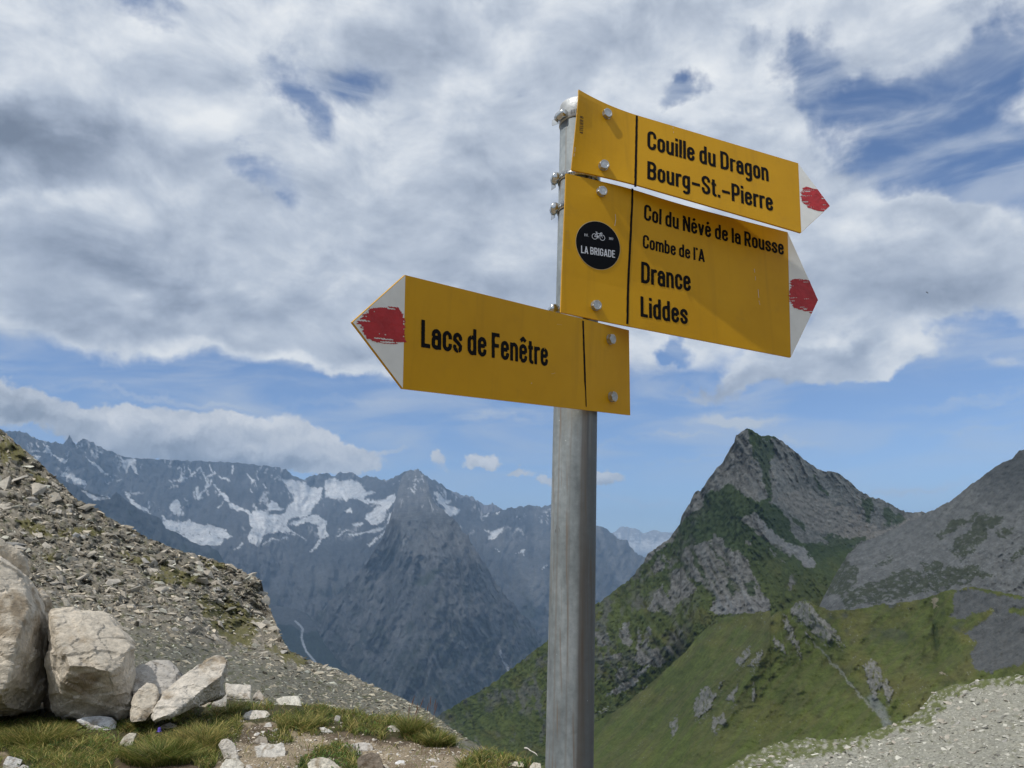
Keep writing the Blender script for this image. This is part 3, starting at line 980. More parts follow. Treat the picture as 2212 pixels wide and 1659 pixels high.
scratches(BL_, board_low, [(C3(1550, 418), C3(1590, 422)), (C3(1512, 778), C3(1545, 772)), (C3(1366, 850), C3(1370, 842))])

# --- middle board, arrow to the right
BM_ = Board(22.5, -0.7, C2(450, 400))
def bend_mid(u, v):
    # the sheet is pulled in a little where the bolts hold it, and its left end springs forward
    k = np.clip((u_div_mid - u) / .12, 0, 1)
    up = np.clip((v - v_mid0) / .12, 0, 1)                  # the upper edge bows forward beside the bolts
    return 0.004 * k * k + .0075 * up * np.exp(-((u - u_div_mid + .01) / .075) ** 2)
q = lambda x, y: BM_.uv(C2(x, y))
u_div_mid = q(682, 400)[0]
TLm = BM_.uv(C1(220, 686)); v_mid0 = q(682, 500)[1]
BM_.bend = bend_mid
mid_out = dict(TL=TLm, TR=q(1845, 118), BR=q(1868, 1027), BL=q(192, 704), tip=q(2066, 612), side=1)
board_mid = board_mesh(BM_, mid_out, post, "middle yellow board with four lines of text and a round black sticker")
tip_paint(BM_, board_mid, mid_out['TR'], mid_out['tip'], mid_out['BR'], 1)
blaze(BM_, board_mid, [q(1858, 470), q(1900, 455), q(1980, 462), q(2080, 500), q(2080, 700), q(2018, 715), q(1950, 690), q(1890, 670), q(1856, 620)], 9,
      [mid_out['TR'], mid_out['tip'], mid_out['BR'], mid_out['BR'] - (.012, 0), mid_out['TR'] - (.012, 0)], 1)
c1m = lambda x, y: BM_.uv(C1(x, y))
cap = abs(c1m(757, 900)[1] - c1m(757, 1008)[1])
put_text(BM_, board_mid, "lettering", "Col du Névé de la Rousse", c1m(757, 1010), q(1818, 285), cap, 21, wear=.3)
put_text(BM_, board_mid, "lettering", "Combe de l'A", q(785, 237), q(1243, 337), abs(q(785, 142)[1] - q(785, 237)[1]), 22)
put_text(BM_, board_mid, "lettering", "Drance", q(780, 486), q(1143, 549), abs(q(780, 335)[1] - q(780, 486)[1]), 23)
put_text(BM_, board_mid, "lettering", "Liddes", q(778, 731), q(1120, 788), abs(q(778, 583)[1] - q(778, 731)[1]), 24)
divider(BM_, board_mid, c1m(672, 797), q(682, 785), .0036, 5)
bolt(BM_, board_mid, C1(455, 822), 3); bolt(BM_, board_mid, C2(448, 655), 4)
scratches(BM_, board_mid, [(C2(578, 2), C2(582, 40), C2(576, 84)), (C2(1602, 385), C2(1606, 412)), (C2(1610, 440), C2(1612, 468)), (C2(1630, 535), C2(1635, 595)), (C2(1636, 615), C2(1643, 648))])
# round sticker with bicycle
sc_ = q(462, 220); sr = abs(q(462 + 164, 240)[0] - q(462 - 164, 200)[0]) / 2 * .985
ring = [sc_ + sr * np.array([cos(2 * pi * k / 72), sin(2 * pi * k / 72)]) for k in range(72)]
part("sticker_rim", flat_on(BM_, ring, 0.0003), [tuple(range(72))], M_STICKRIM, False, board_mid)
ring = [sc_ + (sr - .0006) * np.array([cos(2 * pi * k / 72), sin(2 * pi * k / 72)]) for k in range(72)]
part("sticker", flat_on(BM_, ring, 0.0005), [tuple(range(72))], M_STICK, False, board_mid)
C5 = zr(2210, 860, 7.54)
k5 = lambda x, y: BM_.uv(C5(x, y))
put_text(BM_, board_mid, "sticker_lettering", "LA BRIGADE", k5(556, 1050), k5(1565, 1195), abs(k5(556, 832)[1] - k5(556, 1050)[1]), 31, M_STICKW, .0008, rough=0, res=40, bold=.82)
put_text(BM_, board_mid, "sticker_lettering", "EST.", k5(648, 556), k5(765, 572), abs(k5(648, 484)[1] - k5(648, 556)[1]), 32, M_STICKW, .0008, rough=0, res=30, bold=.8)
put_text(BM_, board_mid, "sticker_lettering", "2017", k5(1370, 662), k5(1495, 680), abs(k5(1370, 598)[1] - k5(1370, 662)[1]), 33, M_STICKW, .0008, rough=0, res=30, bold=.8)
def strokes(B, lines, wid):
    V, F = [], []
    for L in lines:
        for a, b in zip(L[:-1], L[1:]):
            a, b = np.asarray(a), np.asarray(b)
            d = b - a; d = d / (np.hypot(*d) + 1e-9); nn = np.array([-d[1], d[0]]) * wid / 2
            i = len(V); V += [a - nn, a + nn, b + nn, b - nn]; F.append((i, i + 1, i + 2, i + 3))
    return V, F
wr_ = abs(k5(1170, 530)[1] - k5(1170, 685)[1]) / 2
w1, w2 = k5(945, 570), k5(1172, 607)
circ = lambda c, r: [c + r * np.array([cos(2 * pi * k / 28), sin(2 * pi * k / 28)]) for k in range(29)]
hub, seat, head, bbk = w1, k5(1008, 470), k5(1128, 488), k5(1045, 585)
bike = [circ(w1, wr_), circ(w2, wr_), [hub, seat], [hub, bbk], [seat, bbk], [k5(1012, 482), head], [head, bbk], [k5(1120, 470), w2],
        [k5(995, 438), seat], [k5(968, 438), k5(1025, 446)], [k5(1115, 462), k5(1160, 472), k5(1165, 490), k5(1145, 492)], circ(bbk, wr_ * .22), [bbk, k5(1042, 632)]]
V, F = strokes(BM_, bike, .00075)
part("sticker_bicycle", flat_on(BM_, V, .0008), F, M_STICKW, False, board_mid)
M_EMB = plain("embossed_yellow", (0.50, 0.285, 0.02), 0.5)
put_text(BM_, board_mid, "scratched_name", "ATELIER B", c1m(252, 1212), c1m(240, 1082), .0055, 41, M_EMB, .0004, rough=.03, res=30, bold=.55, track=.12)

# --- top board, arrow to the right, twisted at its bolted end
BT_ = Board(17.8, 5.0, C1(500, 450), gap=.012)
q = lambda x, y: BT_.uv(C1(x, y))
u_div_top = q(715, 500)[0]
fl = dict(TR=q(1845, 606), BR=q(1866, 1090), tip=q(2066, 905))
dT, dB = q(720, 273), q(711, 776)
def bend_top(u, v):
    k = np.clip((u_div_top + .01 - u) / .12, 0, 1)
    f = np.clip((v - dB[1]) / (dT[1] - dB[1]), 0, 1)
    return k * k * lerp(-0.016, 0.022, f)
# left corners: where the photo shows them once the twist is applied
def solve_uv(B, p, bend):
    uv = Board.uv(B, p)
    for _ in range(12):
        h = float(bend(np.array([uv[0]]), np.array([uv[1]]))[0])
        d = rays(*p); w = EYE + d * (((B.q + B.n * h - EYE) @ B.n) / (d @ B.n)) - B.q
        uv = np.array([w @ B.u, w @ B.v])
    return uv
TLt, BLt = solve_uv(BT_, C1(316, 92), bend_top), solve_uv(BT_, C1(265, 652), bend_top)
bt = [solve_uv(BT_, C1(510, 270), bend_top), solve_uv(BT_, C1(486, 628), bend_top)]
BT_.bend = bend_top
top_out = dict(TL=TLt, TR=fl['TR'], BR=fl['BR'], BL=BLt, tip=fl['tip'], side=1)
board_top = board_mesh(BT_, top_out, post, "topmost yellow board reading Couille du Dragon and Bourg-St.-Pierre")
tip_paint(BT_, board_top, fl['TR'], fl['tip'], fl['BR'], 1)
blaze(BT_, board_top, [q(1862, 800), q(1890, 770), q(1985, 790), q(2080, 880), q(2080, 920), q(2010, 945), q(1930, 925), q(1885, 900), q(1862, 850)], 14,
      [fl['TR'], fl['tip'], fl['BR'], fl['BR'] - (.01, 0), fl['TR'] - (.01, 0)], 1)
put_text(BT_, board_top, "lettering", "Couille du Dragon", q(793, 505), q(1641, 735), abs(q(793, 380)[1] - q(793, 507)[1]), 51, wear=.35)
put_text(BT_, board_top, "lettering", "Bourg–St.–Pierre", q(793, 716), q(1671, 942), abs(q(793, 590)[1] - q(793, 717)[1]), 52, wear=.6)
divider(BT_, board_top, dT + (0, -.0005), dB + (0, .001), .0036, 6)
_uv = BT_.uv
BT_.uv = lambda p: solve_uv(BT_, p, bend_top)
bolt(BT_, board_top, C1(510, 270), 5); bolt(BT_, board_top, C1(486, 628), 6)
put_text(BT_, board_top, "handwriting", "ATELIER B", BT_.uv(C1(346, 404)), BT_.uv(C1(348, 284)), .0056, 61, M_INK, .0004, rough=.03, res=30, bold=.85, track=.10)
scratches(BT_, board_top, [(C1(972, 358), C1(973, 366)), (C1(976, 388), C1(977, 396)), (C1(290, 495), C1(288, 530)), (C1(284, 540), C1(282, 560))], .0014)

# ------------------------------------------------------------------ mountains
def crop(ox, oy, sc):
    k = 2212 / 4032
    return lambda pts: [((ox + x / sc) * k, (oy + y / sc) * k) for x, y in pts]
Z1 = crop(0, 1650, 2.212); Z2 = crop(600, 1750, 2.212); Z3 = crop(1400, 1750, 1.7015)
Z4 = crop(2300, 1650, 2.074); Z5 = crop(3032, 1650, 2.074); Z6 = crop(2200, 2250, 2.143); Z7 = crop(3032, 2250, 2.143)
ZL = crop(0, 1600, 1.0972); ZB = crop(1000, 2400, 1.8433); ZC = crop(0, 2400, 2.011)

def terrain_mat(name, s1, s2, amt=0.35, bump=0.5, bdist=1.0, rough=0.95):
    """albedo carried per vertex, broken up with two scales of mineral / turf noise"""
    m, t, b = material(name)
    a = t.new('ShaderNodeAttribute'); a.attribute_name = 'Col'
    tc = t.new('ShaderNodeTexCoord')
    n1 = t.noise(tc.outputs['Object'], s1, 6, 0.65)
    n2 = t.noise(tc.outputs['Object'], s2, 5, 0.7)
    f = t.math('ADD', t.math('MULTIPLY', n1, 0.5), t.math('MULTIPLY', n2, 0.5))
    g = t.maprange(f, 0.36, 0.64, 1 - amt, 1 + amt, 'LINEAR')
    c = t.mix(1.0, a.outputs['Color'], g, 'MULTIPLY')
    t.l.new(c, b.inputs['Base Color'])
    b.inputs['Roughness'].default_value = rough
    b.inputs['Specular IOR Level'].default_value = 0.12
    if bump:
        bp = t.new('ShaderNodeBump'); bp.inputs['Strength'].default_value = bump; bp.inputs['Distance'].default_value = bdist
        t.l.new(f, bp.inputs['Height']); t.l.new(bp.outputs[0], b.inputs['Normal'])
    return m

class Terrain:
    """hill face: photo-directions with a ground distance for each, i.e. a real surface facing the pass"""
    def __init__(s, sil, base, rfun, x0, x1, step, jag=0.0, jscale=12.0, seed=0, calm=None):
        s.calm = calm
        s.sil = np.array(sil, float); s.base = np.array(base, float); s.rfun = rfun
        s.x0, s.x1, s.step = x0, x1, step
        s.jag, s.js, s.seed = jag, jscale, seed
    def top(s, px):
        y = np.interp(px, s.sil[:, 0], s.sil[:, 1])
        if s.jag:
            y = y - s.jag * (ridged(px / s.js, s.seed + 0.5, o=4) - .45) * 1.6 * (1.0 if s.calm is None else 1 - .5 * sstep(px, s.calm[0], s.calm[0] + 40) * sstep(px, s.calm[1], s.calm[1] - 40))
        return y
    def bot(s, px):
        return np.interp(px, s.base[:, 0], s.base[:, 1])
    def build(s, name, colfun, mat, vstep=None, back=0.25):
        px = np.arange(s.x0, s.x1 + s.step, s.step)
        ty, by = s.top(px), s.bot(px)
        nr = int(max(np.max(by - ty) / (vstep or s.step), 8))
        f = np.linspace(0, 1, nr) ** 1.0
        PX = np.broadcast_to(px, (nr, len(px))).copy()
        PY = ty[None, :] + (by - ty)[None, :] * f[:, None]
        R = s.rfun(PX, PY, np.broadcast_to(f[:, None], PX.shape))
        P = at(PX, PY, R)
        col = colfun(PX, PY)
        s.PX, s.PY, s.R = PX, PY, R
        # far side of the ridge, so the crest has a back
        bk = []
        d = P[0] - EYE; h = np.hypot(d[:, 0], d[:, 1]); d2 = d[:, :2] / h[:, None]
        relh = np.abs(P[-1, :, 2] - P[0, :, 2]).mean()
        for k in (1.0, 0.45, 0.12):
            q = P[0].copy()
            q[:, :2] += d2 * (back * relh * k * 2.2)
            q[:, 2] -= back * relh * k * 1.4
            bk.append(q)
        P = np.concatenate([np.array(bk), P], 0)
        col = np.concatenate([np.repeat(col[:1], 3, 0), col], 0)
        V = P.reshape(-1, 3)
        F = grid_faces(P.shape[0], P.shape[1])
        o = mesh_np(name, V, F, mat, colors=col.reshape(-1, 3))
        return o

def paint(c, mask, rgb, amt=1.0):
    m = np.clip(mask, 0, 1)[..., None] * amt
    return c * (1 - m) + np.asarray(rgb) * m

def warp(x, y, a, s, seed=0, o=4, gain=.5):
    return (x + a * fbm(x / s + seed, y / s, o=o, gain=gain), y + a * fbm(x / s + 40 + seed, y / s + 11, o=o, gain=gain))

def rag(x, y, a=20, s=30, seed=0):
    """strongly frayed coordinates for ragged patch outlines"""
    return warp(x, y, a, s, seed, o=6, gain=.68)

def polymask(x, y, polys):
    m = np.zeros(np.shape(x), bool)
    for p in polys: m |= inpoly(x, y, p)
    return m.astype(float)

ROCK_F = np.array([0.108, 0.108, 0.110]); SNOW = np.array([0.90, 0.89, 0.87]); ICE = np.array([0.62, 0.65, 0.67])

# --- far snowy range ---
far_sil = ([(-260, 930), (-120, 925)] + Z1([(0, 100), (60, 118), (130, 115), (220, 125), (300, 175), (400, 212), (440, 214), (480, 205), (550, 235), (580, 195), (605, 155), (640, 197), (670, 225), (720, 180), (750, 184), (790, 205), (870, 250), (1000, 300), (1070, 335), (1250, 352), (1500, 362), (1800, 372)])
           + Z2([(500, 155), (700, 160), (900, 182), (1100, 212), (1190, 235), (1230, 290), (1330, 318), (1380, 290), (1460, 272), (1520, 265), (1590, 290), (1630, 255), (1740, 258), (1790, 290), (1820, 300), (1880, 278), (1950, 300), (2060, 320), (2100, 305)])
           + Z3([(240, 240), (310, 200), (350, 190), (420, 178), (480, 225), (530, 250), (580, 275), (640, 325), (700, 360), (770, 372), (830, 410), (850, 470), (900, 465), (975, 445), (1040, 435), (1100, 430), (1180, 415), (1240, 430), (1310, 415), (1400, 450), (1500, 500), (1615, 555), (1660, 560), (1720, 610), (1790, 655), (1820, 645), (1840, 700), (1940, 770), (2100, 860), (2300, 960)]))
snow_polys = (
    Z2([(60, 610), (110, 640), (230, 680), (320, 655), (400, 690), (440, 710), (500, 690), (560, 715), (640, 740), (660, 790), (700, 800), (620, 830), (560, 880), (480, 880), (380, 890), (330, 850), (250, 800), (150, 770), (110, 720), (80, 650)]),
    Z2([(1120, 300), (1190, 305), (1330, 325), (1340, 360), (1440, 380), (1500, 375), (1470, 440), (1450, 490), (1400, 560), (1400, 610), (1330, 620), (1230, 640), (1150, 610), (1170, 550), (1230, 500), (1240, 440), (1190, 390), (1150, 340)]),
    Z2([(870, 585), (950, 575), (1000, 615), (1100, 610), (1170, 600), (1290, 620), (1200, 650), (1170, 700), (1220, 760), (1120, 770), (1030, 765), (960, 790), (930, 870), (910, 890), (870, 860), (820, 810), (830, 770), (880, 730), (840, 690), (850, 640)]),
    Z2([(660, 510), (760, 540), (860, 590), (870, 640), (800, 590), (720, 570), (665, 550)]),
    Z2([(1400, 620), (1440, 615), (1520, 670), (1510, 750), (1530, 800), (1480, 830), (1430, 910), (1370, 925), (1440, 850), (1460, 820), (1440, 740), (1420, 690), (1340, 680), (1310, 700), (1200, 690), (1290, 640)]),
    Z2([(1510, 310), (1560, 295), (1640, 310), (1820, 330), (1830, 380), (1940, 430), (1860, 440), (1850, 470), (1900, 490), (2000, 480), (2080, 440), (2100, 430), (2120, 470), (2080, 540), (2030, 590), (2020, 640), (1980, 690), (1930, 700), (1890, 680), (1850, 640), (1880, 600), (1930, 560), (1990, 530), (1900, 510), (1840, 500), (1800, 480), (1740, 470), (1690, 500), (1660, 470), (1560, 470), (1500, 460), (1500, 420)]),
    Z2([(1670, 570), (1740, 560), (1750, 600), (1690, 600)]), Z2([(1690, 795), (1840, 775), (1960, 730), (2050, 712), (1980, 748), (1870, 783), (1760, 800)]),
    Z2([(1600, 808), (1720, 720), (1660, 785)]), Z2([(2050, 620), (2090, 580), (2130, 600), (2110, 650), (2050, 690)]), Z2([(1730, 690), (1810, 665), (1850, 680), (1770, 715)]),
    Z2([(580, 390), (600, 400), (650, 460), (690, 495), (630, 495), (600, 430)]), Z2([(1030, 480), (1100, 520), (1150, 560), (1000, 580), (1010, 530)]),
    Z2([(150, 520), (215, 480), (245, 510), (240, 620), (180, 610)]), Z2([(1865, 880), (1960, 800), (2030, 760), (1990, 810), (1920, 860)]), Z2([(2090, 780), (2125, 765), (2100, 795)]),
    Z1([(380, 290), (420, 225), (440, 290), (500, 335), (590, 345), (560, 390), (500, 350), (430, 310)]), Z1([(270, 310), (350, 320), (330, 360)]),
    Z1([(735, 300), (800, 370), (900, 445), (960, 500), (880, 465), (800, 395)]), Z1([(655, 205), (690, 255), (665, 240)]),
    Z1([(520, 490), (570, 465), (650, 500), (740, 540), (760, 580), (680, 565), (620, 525)]), Z1([(710, 620), (740, 625), (830, 670), (970, 690), (900, 702), (810, 708), (760, 665)]),
    Z1([(1060, 345), (1170, 350), (1180, 400), (1210, 500), (1160, 440), (1130, 390), (1100, 470), (1060, 400)]),
    Z1([(1080, 630), (1130, 640), (1130, 690), (1210, 740), (1340, 835), (1250, 800), (1150, 740), (1090, 660)]), Z1([(220, 265), (370, 285), (250, 292)]),
    Z3([(515, 305), (580, 360), (655, 385), (600, 390), (640, 410), (710, 440), (690, 460), (630, 490), (580, 455), (600, 430), (560, 390)]),
    Z3([(860, 575), (920, 585), (985, 550), (980, 590), (920, 630), (880, 640), (900, 605)]), Z3([(930, 690), (970, 720), (950, 715)]),
    Z3([(1060, 730), (1135, 705), (1132, 745), (1112, 722)]), Z3([(845, 468), (900, 455), (870, 478)]), Z3([(1235, 838), (1280, 812), (1270, 830)]), Z3([(930, 460), (970, 445), (945, 465)]),
)
snow_lines = [(Z2(l), w) for l, w in (
    ([(220, 320), (340, 270), (420, 200), (470, 290), (540, 240)], 2.6), ([(470, 290), (480, 340), (410, 480)], 2.8), ([(500, 180), (510, 240)], 2.6),
    ([(340, 270), (330, 190)], 1.6), ([(390, 380), (400, 470)], 3.4), ([(360, 420), (375, 475)], 2.2), ([(590, 270), (660, 325)], 3.0), ([(820, 260), (880, 330)], 2.6), ([(695, 185), (695, 250)], 2.2),
    ([(520, 310), (490, 360)], 2.2), ([(540, 360), (600, 440)], 2.4), ([(230, 330), (260, 280)], 2.4), ([(560, 560), (620, 495)], 1.5), ([(850, 390), (858, 415)], 2.0), ([(960, 340), (985, 380)], 1.8),
    ([(950, 885), (1000, 850), (1080, 820), (1180, 815)], 1.6), ([(1210, 770), (1340, 830)], 1.4), ([(715, 915), (790, 870)], 1.8), ([(1140, 770), (1230, 790)], 1.6))]

def far_relief(x, y):
    xs, ys = warp(x, y, 26, 120, 2)
    g = ridged(xs / 95 + ys / 300, ys / 260, o=5)          # spurs running down the faces
    g2 = ridged(xs / 30 - ys / 120, ys / 95, 3.0, o=4)
    return (g - .5) * 1.0 + (g2 - .5) * .38 + fbm(x / 12, y / 12, o=4) * .12

def far_r(px, py, f):
    big = tps([(0, 960, 11.6), (150, 960, 11.8), (300, 1010, 12.2), (450, 1010, 12.6), (600, 1020, 12.6), (640, 1070, 12.4), (760, 1040, 12.8), (900, 1030, 11.8),
               (420, 1140, 10.6), (560, 1130, 10.4), (500, 1170, 9.6), (640, 1160, 10.4), (760, 1140, 11.2), (560, 1250, 8.9), (650, 1300, 8.2), (600, 1450, 7.2), (800, 1250, 8.6), (850, 1120, 10.6),
               (1000, 1090, 12.2), (1100, 1100, 12.0), (1180, 1100, 12.4), (1100, 1250, 9.4), (1180, 1400, 8.0), (1000, 1200, 10.0), (1300, 1150, 12.0), (1330, 1300, 9.8), (1400, 1240, 11.0),
               (200, 1150, 10.2), (0, 1100, 10.6), (-200, 1000, 11.5), (300, 1300, 8.6), (1500, 1250, 12.0), (1400, 1450, 8.5), (900, 1500, 6.9)], .002)
    return big(px, py) * 1000 + far_relief(px, py) * 650

def far_col(x, y):
    xs, ys = rag(x, y, 11, 22, 5)
    rel = far_relief(x, y)
    n = fbm(x / 26 + y / 60, y / 40, o=6, gain=.62)
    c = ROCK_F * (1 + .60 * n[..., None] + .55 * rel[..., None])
    c = paint(c, sstep(fbm(x / 40, y / 30 + 9, o=4), .12, .4) * sstep(y, 1150, 1300), (0.15, 0.152, 0.145), .55)        # pale slabs and moraine
    c = paint(c, sstep(y + 40 * n, 1210, 1330) * sstep(fbm(x / 45 + 7, y / 30, o=4), -.1, .25), (0.060, 0.074, 0.050), .6)   # alpine turf lower down
    # grey moraine trough below the glacier
    d, al = segdist(xs, ys, [(560, 1180), (600, 1230), (635, 1290), (665, 1330)])
    c = paint(c, sstep(d, 48, 20), (0.165, 0.165, 0.17), .75)
    d, al = segdist(xs, ys, [(700, 1180), (690, 1240), (655, 1300), (640, 1330)])
    c = paint(c, sstep(d, 30, 8), (0.155, 0.158, 0.16), .5)
    for ln, w in (([(1165, 1060), (1170, 1190), (1160, 1290)], 26), ([(1090, 1180), (1150, 1240), (1175, 1300)], 30), ([(1290, 1140), (1320, 1210), (1345, 1265)], 9), ([(1330, 1150), (1345, 1210), (1350, 1260)], 6), ([(1370, 1180), (1365, 1230), (1350, 1260)], 7), ([(1395, 1200), (1375, 1250)], 5)):
        d, al = segdist(xs, ys, ln)
        c = paint(c, sstep(d, w, w * .35), (0.24, 0.235, 0.225), .6)
    sn = polymask(xs, ys, snow_polys)
    for ln, w in snow_lines:
        d, al = segdist(xs, ys, ln); sn = np.maximum(sn, sstep(d, w * .85, w * .5))
    hole = fbm(x / 9 + 3, y / 6, o=4)
    inb = sstep(y, 1095, 1130)                    # crevasses and rock islands in the lower ice
    sn = sn * (1 - sstep(hole, .30, .38) * inb * .85)
    c = paint(c, sn, SNOW)
    c = paint(c, sn * sstep(fbm(x / 30, y / 7 + 4, o=4), .05, .3), ICE, .8)
    # flecks of snow clinging to the upper faces
    fl = sstep(ridged(xs / 16 + 3, ys / 26, o=4), .80, .86) * sstep(fbm(x / 60, y / 50 + 30, o=3), .02, .2) * sstep(y, 1180, 1120)
    c = paint(c, fl, SNOW, .75)
    return np.clip(c, .01, .9)

M_FAR = terrain_mat("far_rock_and_snow", 0.010, 0.045, 0.34, 0.9, 60.0)
T_far = Terrain(far_sil, [(-300, 1300), (300, 1330), (560, 1480), (900, 1560), (1500, 1480)], far_r, -240, 1460, 2.1, jag=7, jscale=16, seed=3, calm=(210, 600))
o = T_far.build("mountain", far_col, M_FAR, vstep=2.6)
tag(o, "distant rocky range with glaciers and snow patches behind the left slope", kind='structure')

# --- dark spur in front of its left half ---
spur_sil = [(-200, 985), (0, 990)] + Z1([(250, 420), (430, 480), (600, 560), (800, 650), (960, 700), (1010, 640), (1080, 700), (1200, 790), (1340, 850), (1400, 880), (1440, 965), (1530, 990), (1640, 1060), (1740, 1105), (1830, 1105), (1900, 1160), (1950, 1250), (2000, 1330), (2080, 1480)])
def spur_r(px, py, f):
    return 8200 - 1500 * f - 700 * (px / 500) + far_relief(px + 300, py) * 420
def spur_col(x, y):
    n = fbm(x / 22, y / 30, 4.0, o=5)
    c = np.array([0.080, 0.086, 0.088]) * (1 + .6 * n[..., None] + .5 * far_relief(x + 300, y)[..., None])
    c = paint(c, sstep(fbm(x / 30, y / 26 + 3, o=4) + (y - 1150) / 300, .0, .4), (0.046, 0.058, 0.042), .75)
    xs, ys = warp(x, y, 4, 18, 5)
    c = paint(c, polymask(xs, ys, snow_polys[20:22]), SNOW)
    return np.clip(c, .01, .9)
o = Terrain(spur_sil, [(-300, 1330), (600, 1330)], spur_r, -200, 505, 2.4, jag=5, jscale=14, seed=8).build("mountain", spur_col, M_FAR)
tag(o, "dark shadowy rock spur running down in front of the snowy range", kind='structure')

# --- central dark pyramid standing in the valley ---
pyr_sil = Z3([(-700, 1500), (-420, 1240), (-200, 1090), (-60, 960), (40, 850), (110, 750), (165, 660), (205, 570), (240, 480), (262, 400), (285, 320), (305, 250), (325, 212), (350, 190), (385, 186), (420, 178), (455, 205), (480, 250), (495, 310), (512, 370), (530, 410), (560, 430), (600, 470), (650, 510), (700, 560), (740, 600), (770, 650), (800, 710), (830, 760), (870, 820), (900, 870), (950, 950), (1000, 1020), (1050, 1080), (1100, 1130), (1160, 1200), (1220, 1290), (1300, 1400), (1500, 1600)])
def pyr_r(px, py, f):
    ridge, al = segdist(px, py, [(903, 1020), (925, 1070), (945, 1130), (985, 1250), (960, 1330), (930, 1420), (900, 1540)])
    r2, al2 = segdist(px, py, [(950, 1150), (1010, 1230), (1060, 1330), (1100, 1440)])
    hgt = np.exp(-(ridge / 120) ** 2) * 650 + np.exp(-(r2 / 70) ** 2) * 260
    far_ = lerp(10600, 7700, np.clip((py - 1015) / 110, 0, 1))
    return lerp(far_, 5300, np.clip((py - 1060) / 520, 0, 1)) - hgt * np.clip((py - 1000) / 200, .25, 1) + np.abs(px - 935) * 1.2 + np.maximum(0, 790 - px) * 9 + far_relief(px * 1.0 + 700, py) * 420
def pyr_col(x, y):
    xs, ys = rag(x, y, 12, 26, 15)
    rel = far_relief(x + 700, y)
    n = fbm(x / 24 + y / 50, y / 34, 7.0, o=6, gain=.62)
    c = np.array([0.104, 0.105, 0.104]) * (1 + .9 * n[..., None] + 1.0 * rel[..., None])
    c = paint(c, sstep(fbm(x / 38 + 3, y / 30, o=5, gain=.6) + (y - 1330) / 420, -.05, .35), (0.058, 0.070, 0.048), .7)
    st = sstep(ridged(xs / 34 - ys / 80, ys / 120, 5.0, o=4), .70, .84) * sstep(fbm(x / 70, y / 60, 2.0, o=3), -.2, .2)
    c = paint(c, st, (0.20, 0.195, 0.19), .6)
    gul = sstep(ridged((x - 935) / 30 * np.sign(935 - x + .1) + ys / 70, ys / 170, 2.0, o=4), .74, .88)
    c = paint(c, gul, (0.21, 0.205, 0.20), .6)
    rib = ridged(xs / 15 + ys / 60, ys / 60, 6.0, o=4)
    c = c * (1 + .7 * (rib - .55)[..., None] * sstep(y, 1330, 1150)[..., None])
    c = paint(c, sstep(ridged(xs / 13, ys / 22, 9.0, o=4), .82, .88) * sstep(fbm(x / 40, y / 30, 3.0, o=3), .0, .2) * sstep(y, 1120, 1080), SNOW, .7)
    for p, col in ((Z3([(260, 735), (330, 630), (350, 620), (320, 690), (290, 730)]), (0.36, .35, .33)), (Z3([(398, 918), (430, 888), (425, 905)]), (.6, .6, .6)),
                   (Z3([(360, 940), (440, 880), (560, 830), (590, 845), (540, 890), (430, 960)]), (.085, .10, .07)), (Z3([(580, 850), (640, 800), (660, 900), (610, 960)]), (.13, .13, .125)),
                   (Z3([(940, 1360), (1000, 1400), (1060, 1480), (1010, 1530), (960, 1440)]), (.155, .15, .155)), (Z3([(150, 760), (260, 690), (300, 720), (190, 800)]), (.11, .115, .105))):
        c = paint(c, polymask(xs, ys, [p]), col, .8)
    for pts, w, col, am in ((ZB([(750, 60), (770, 130), (745, 215), (690, 290)]), 4, (.20, .19, .185), .8), (ZB([(800, 0), (770, 120)]), 2.5, (.15, .15, .15), .7),
                            (ZB([(1290, 60), (1310, 180), (1355, 330), (1360, 430)]), 2.2, (.15, .15, .155), .7), (ZB([(1480, 520), (1510, 580), (1480, 620)]), 4, (.17, .17, .17), .6),
                            (ZB([(1790, 300), (1815, 370), (1845, 450)]), 2.4, (.55, .56, .58), .85), (ZB([(1850, 0), (1920, 60), (2000, 130), (2060, 210)]), 3, (.18, .18, .18), .7), (ZB([(2050, 0), (2060, 120), (2065, 230)]), 2.5, (.18, .18, .18), .7)):
        d, al = segdist(xs, ys, pts); c = paint(c, sstep(d, w, w * .45), col, am)
    return np.clip(c, .01, .9)
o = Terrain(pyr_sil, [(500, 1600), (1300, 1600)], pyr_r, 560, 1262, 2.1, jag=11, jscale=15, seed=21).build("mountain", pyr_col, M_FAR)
tag(o, "dark blue-grey pyramid mountain rising from the valley left of the post", kind='structure')

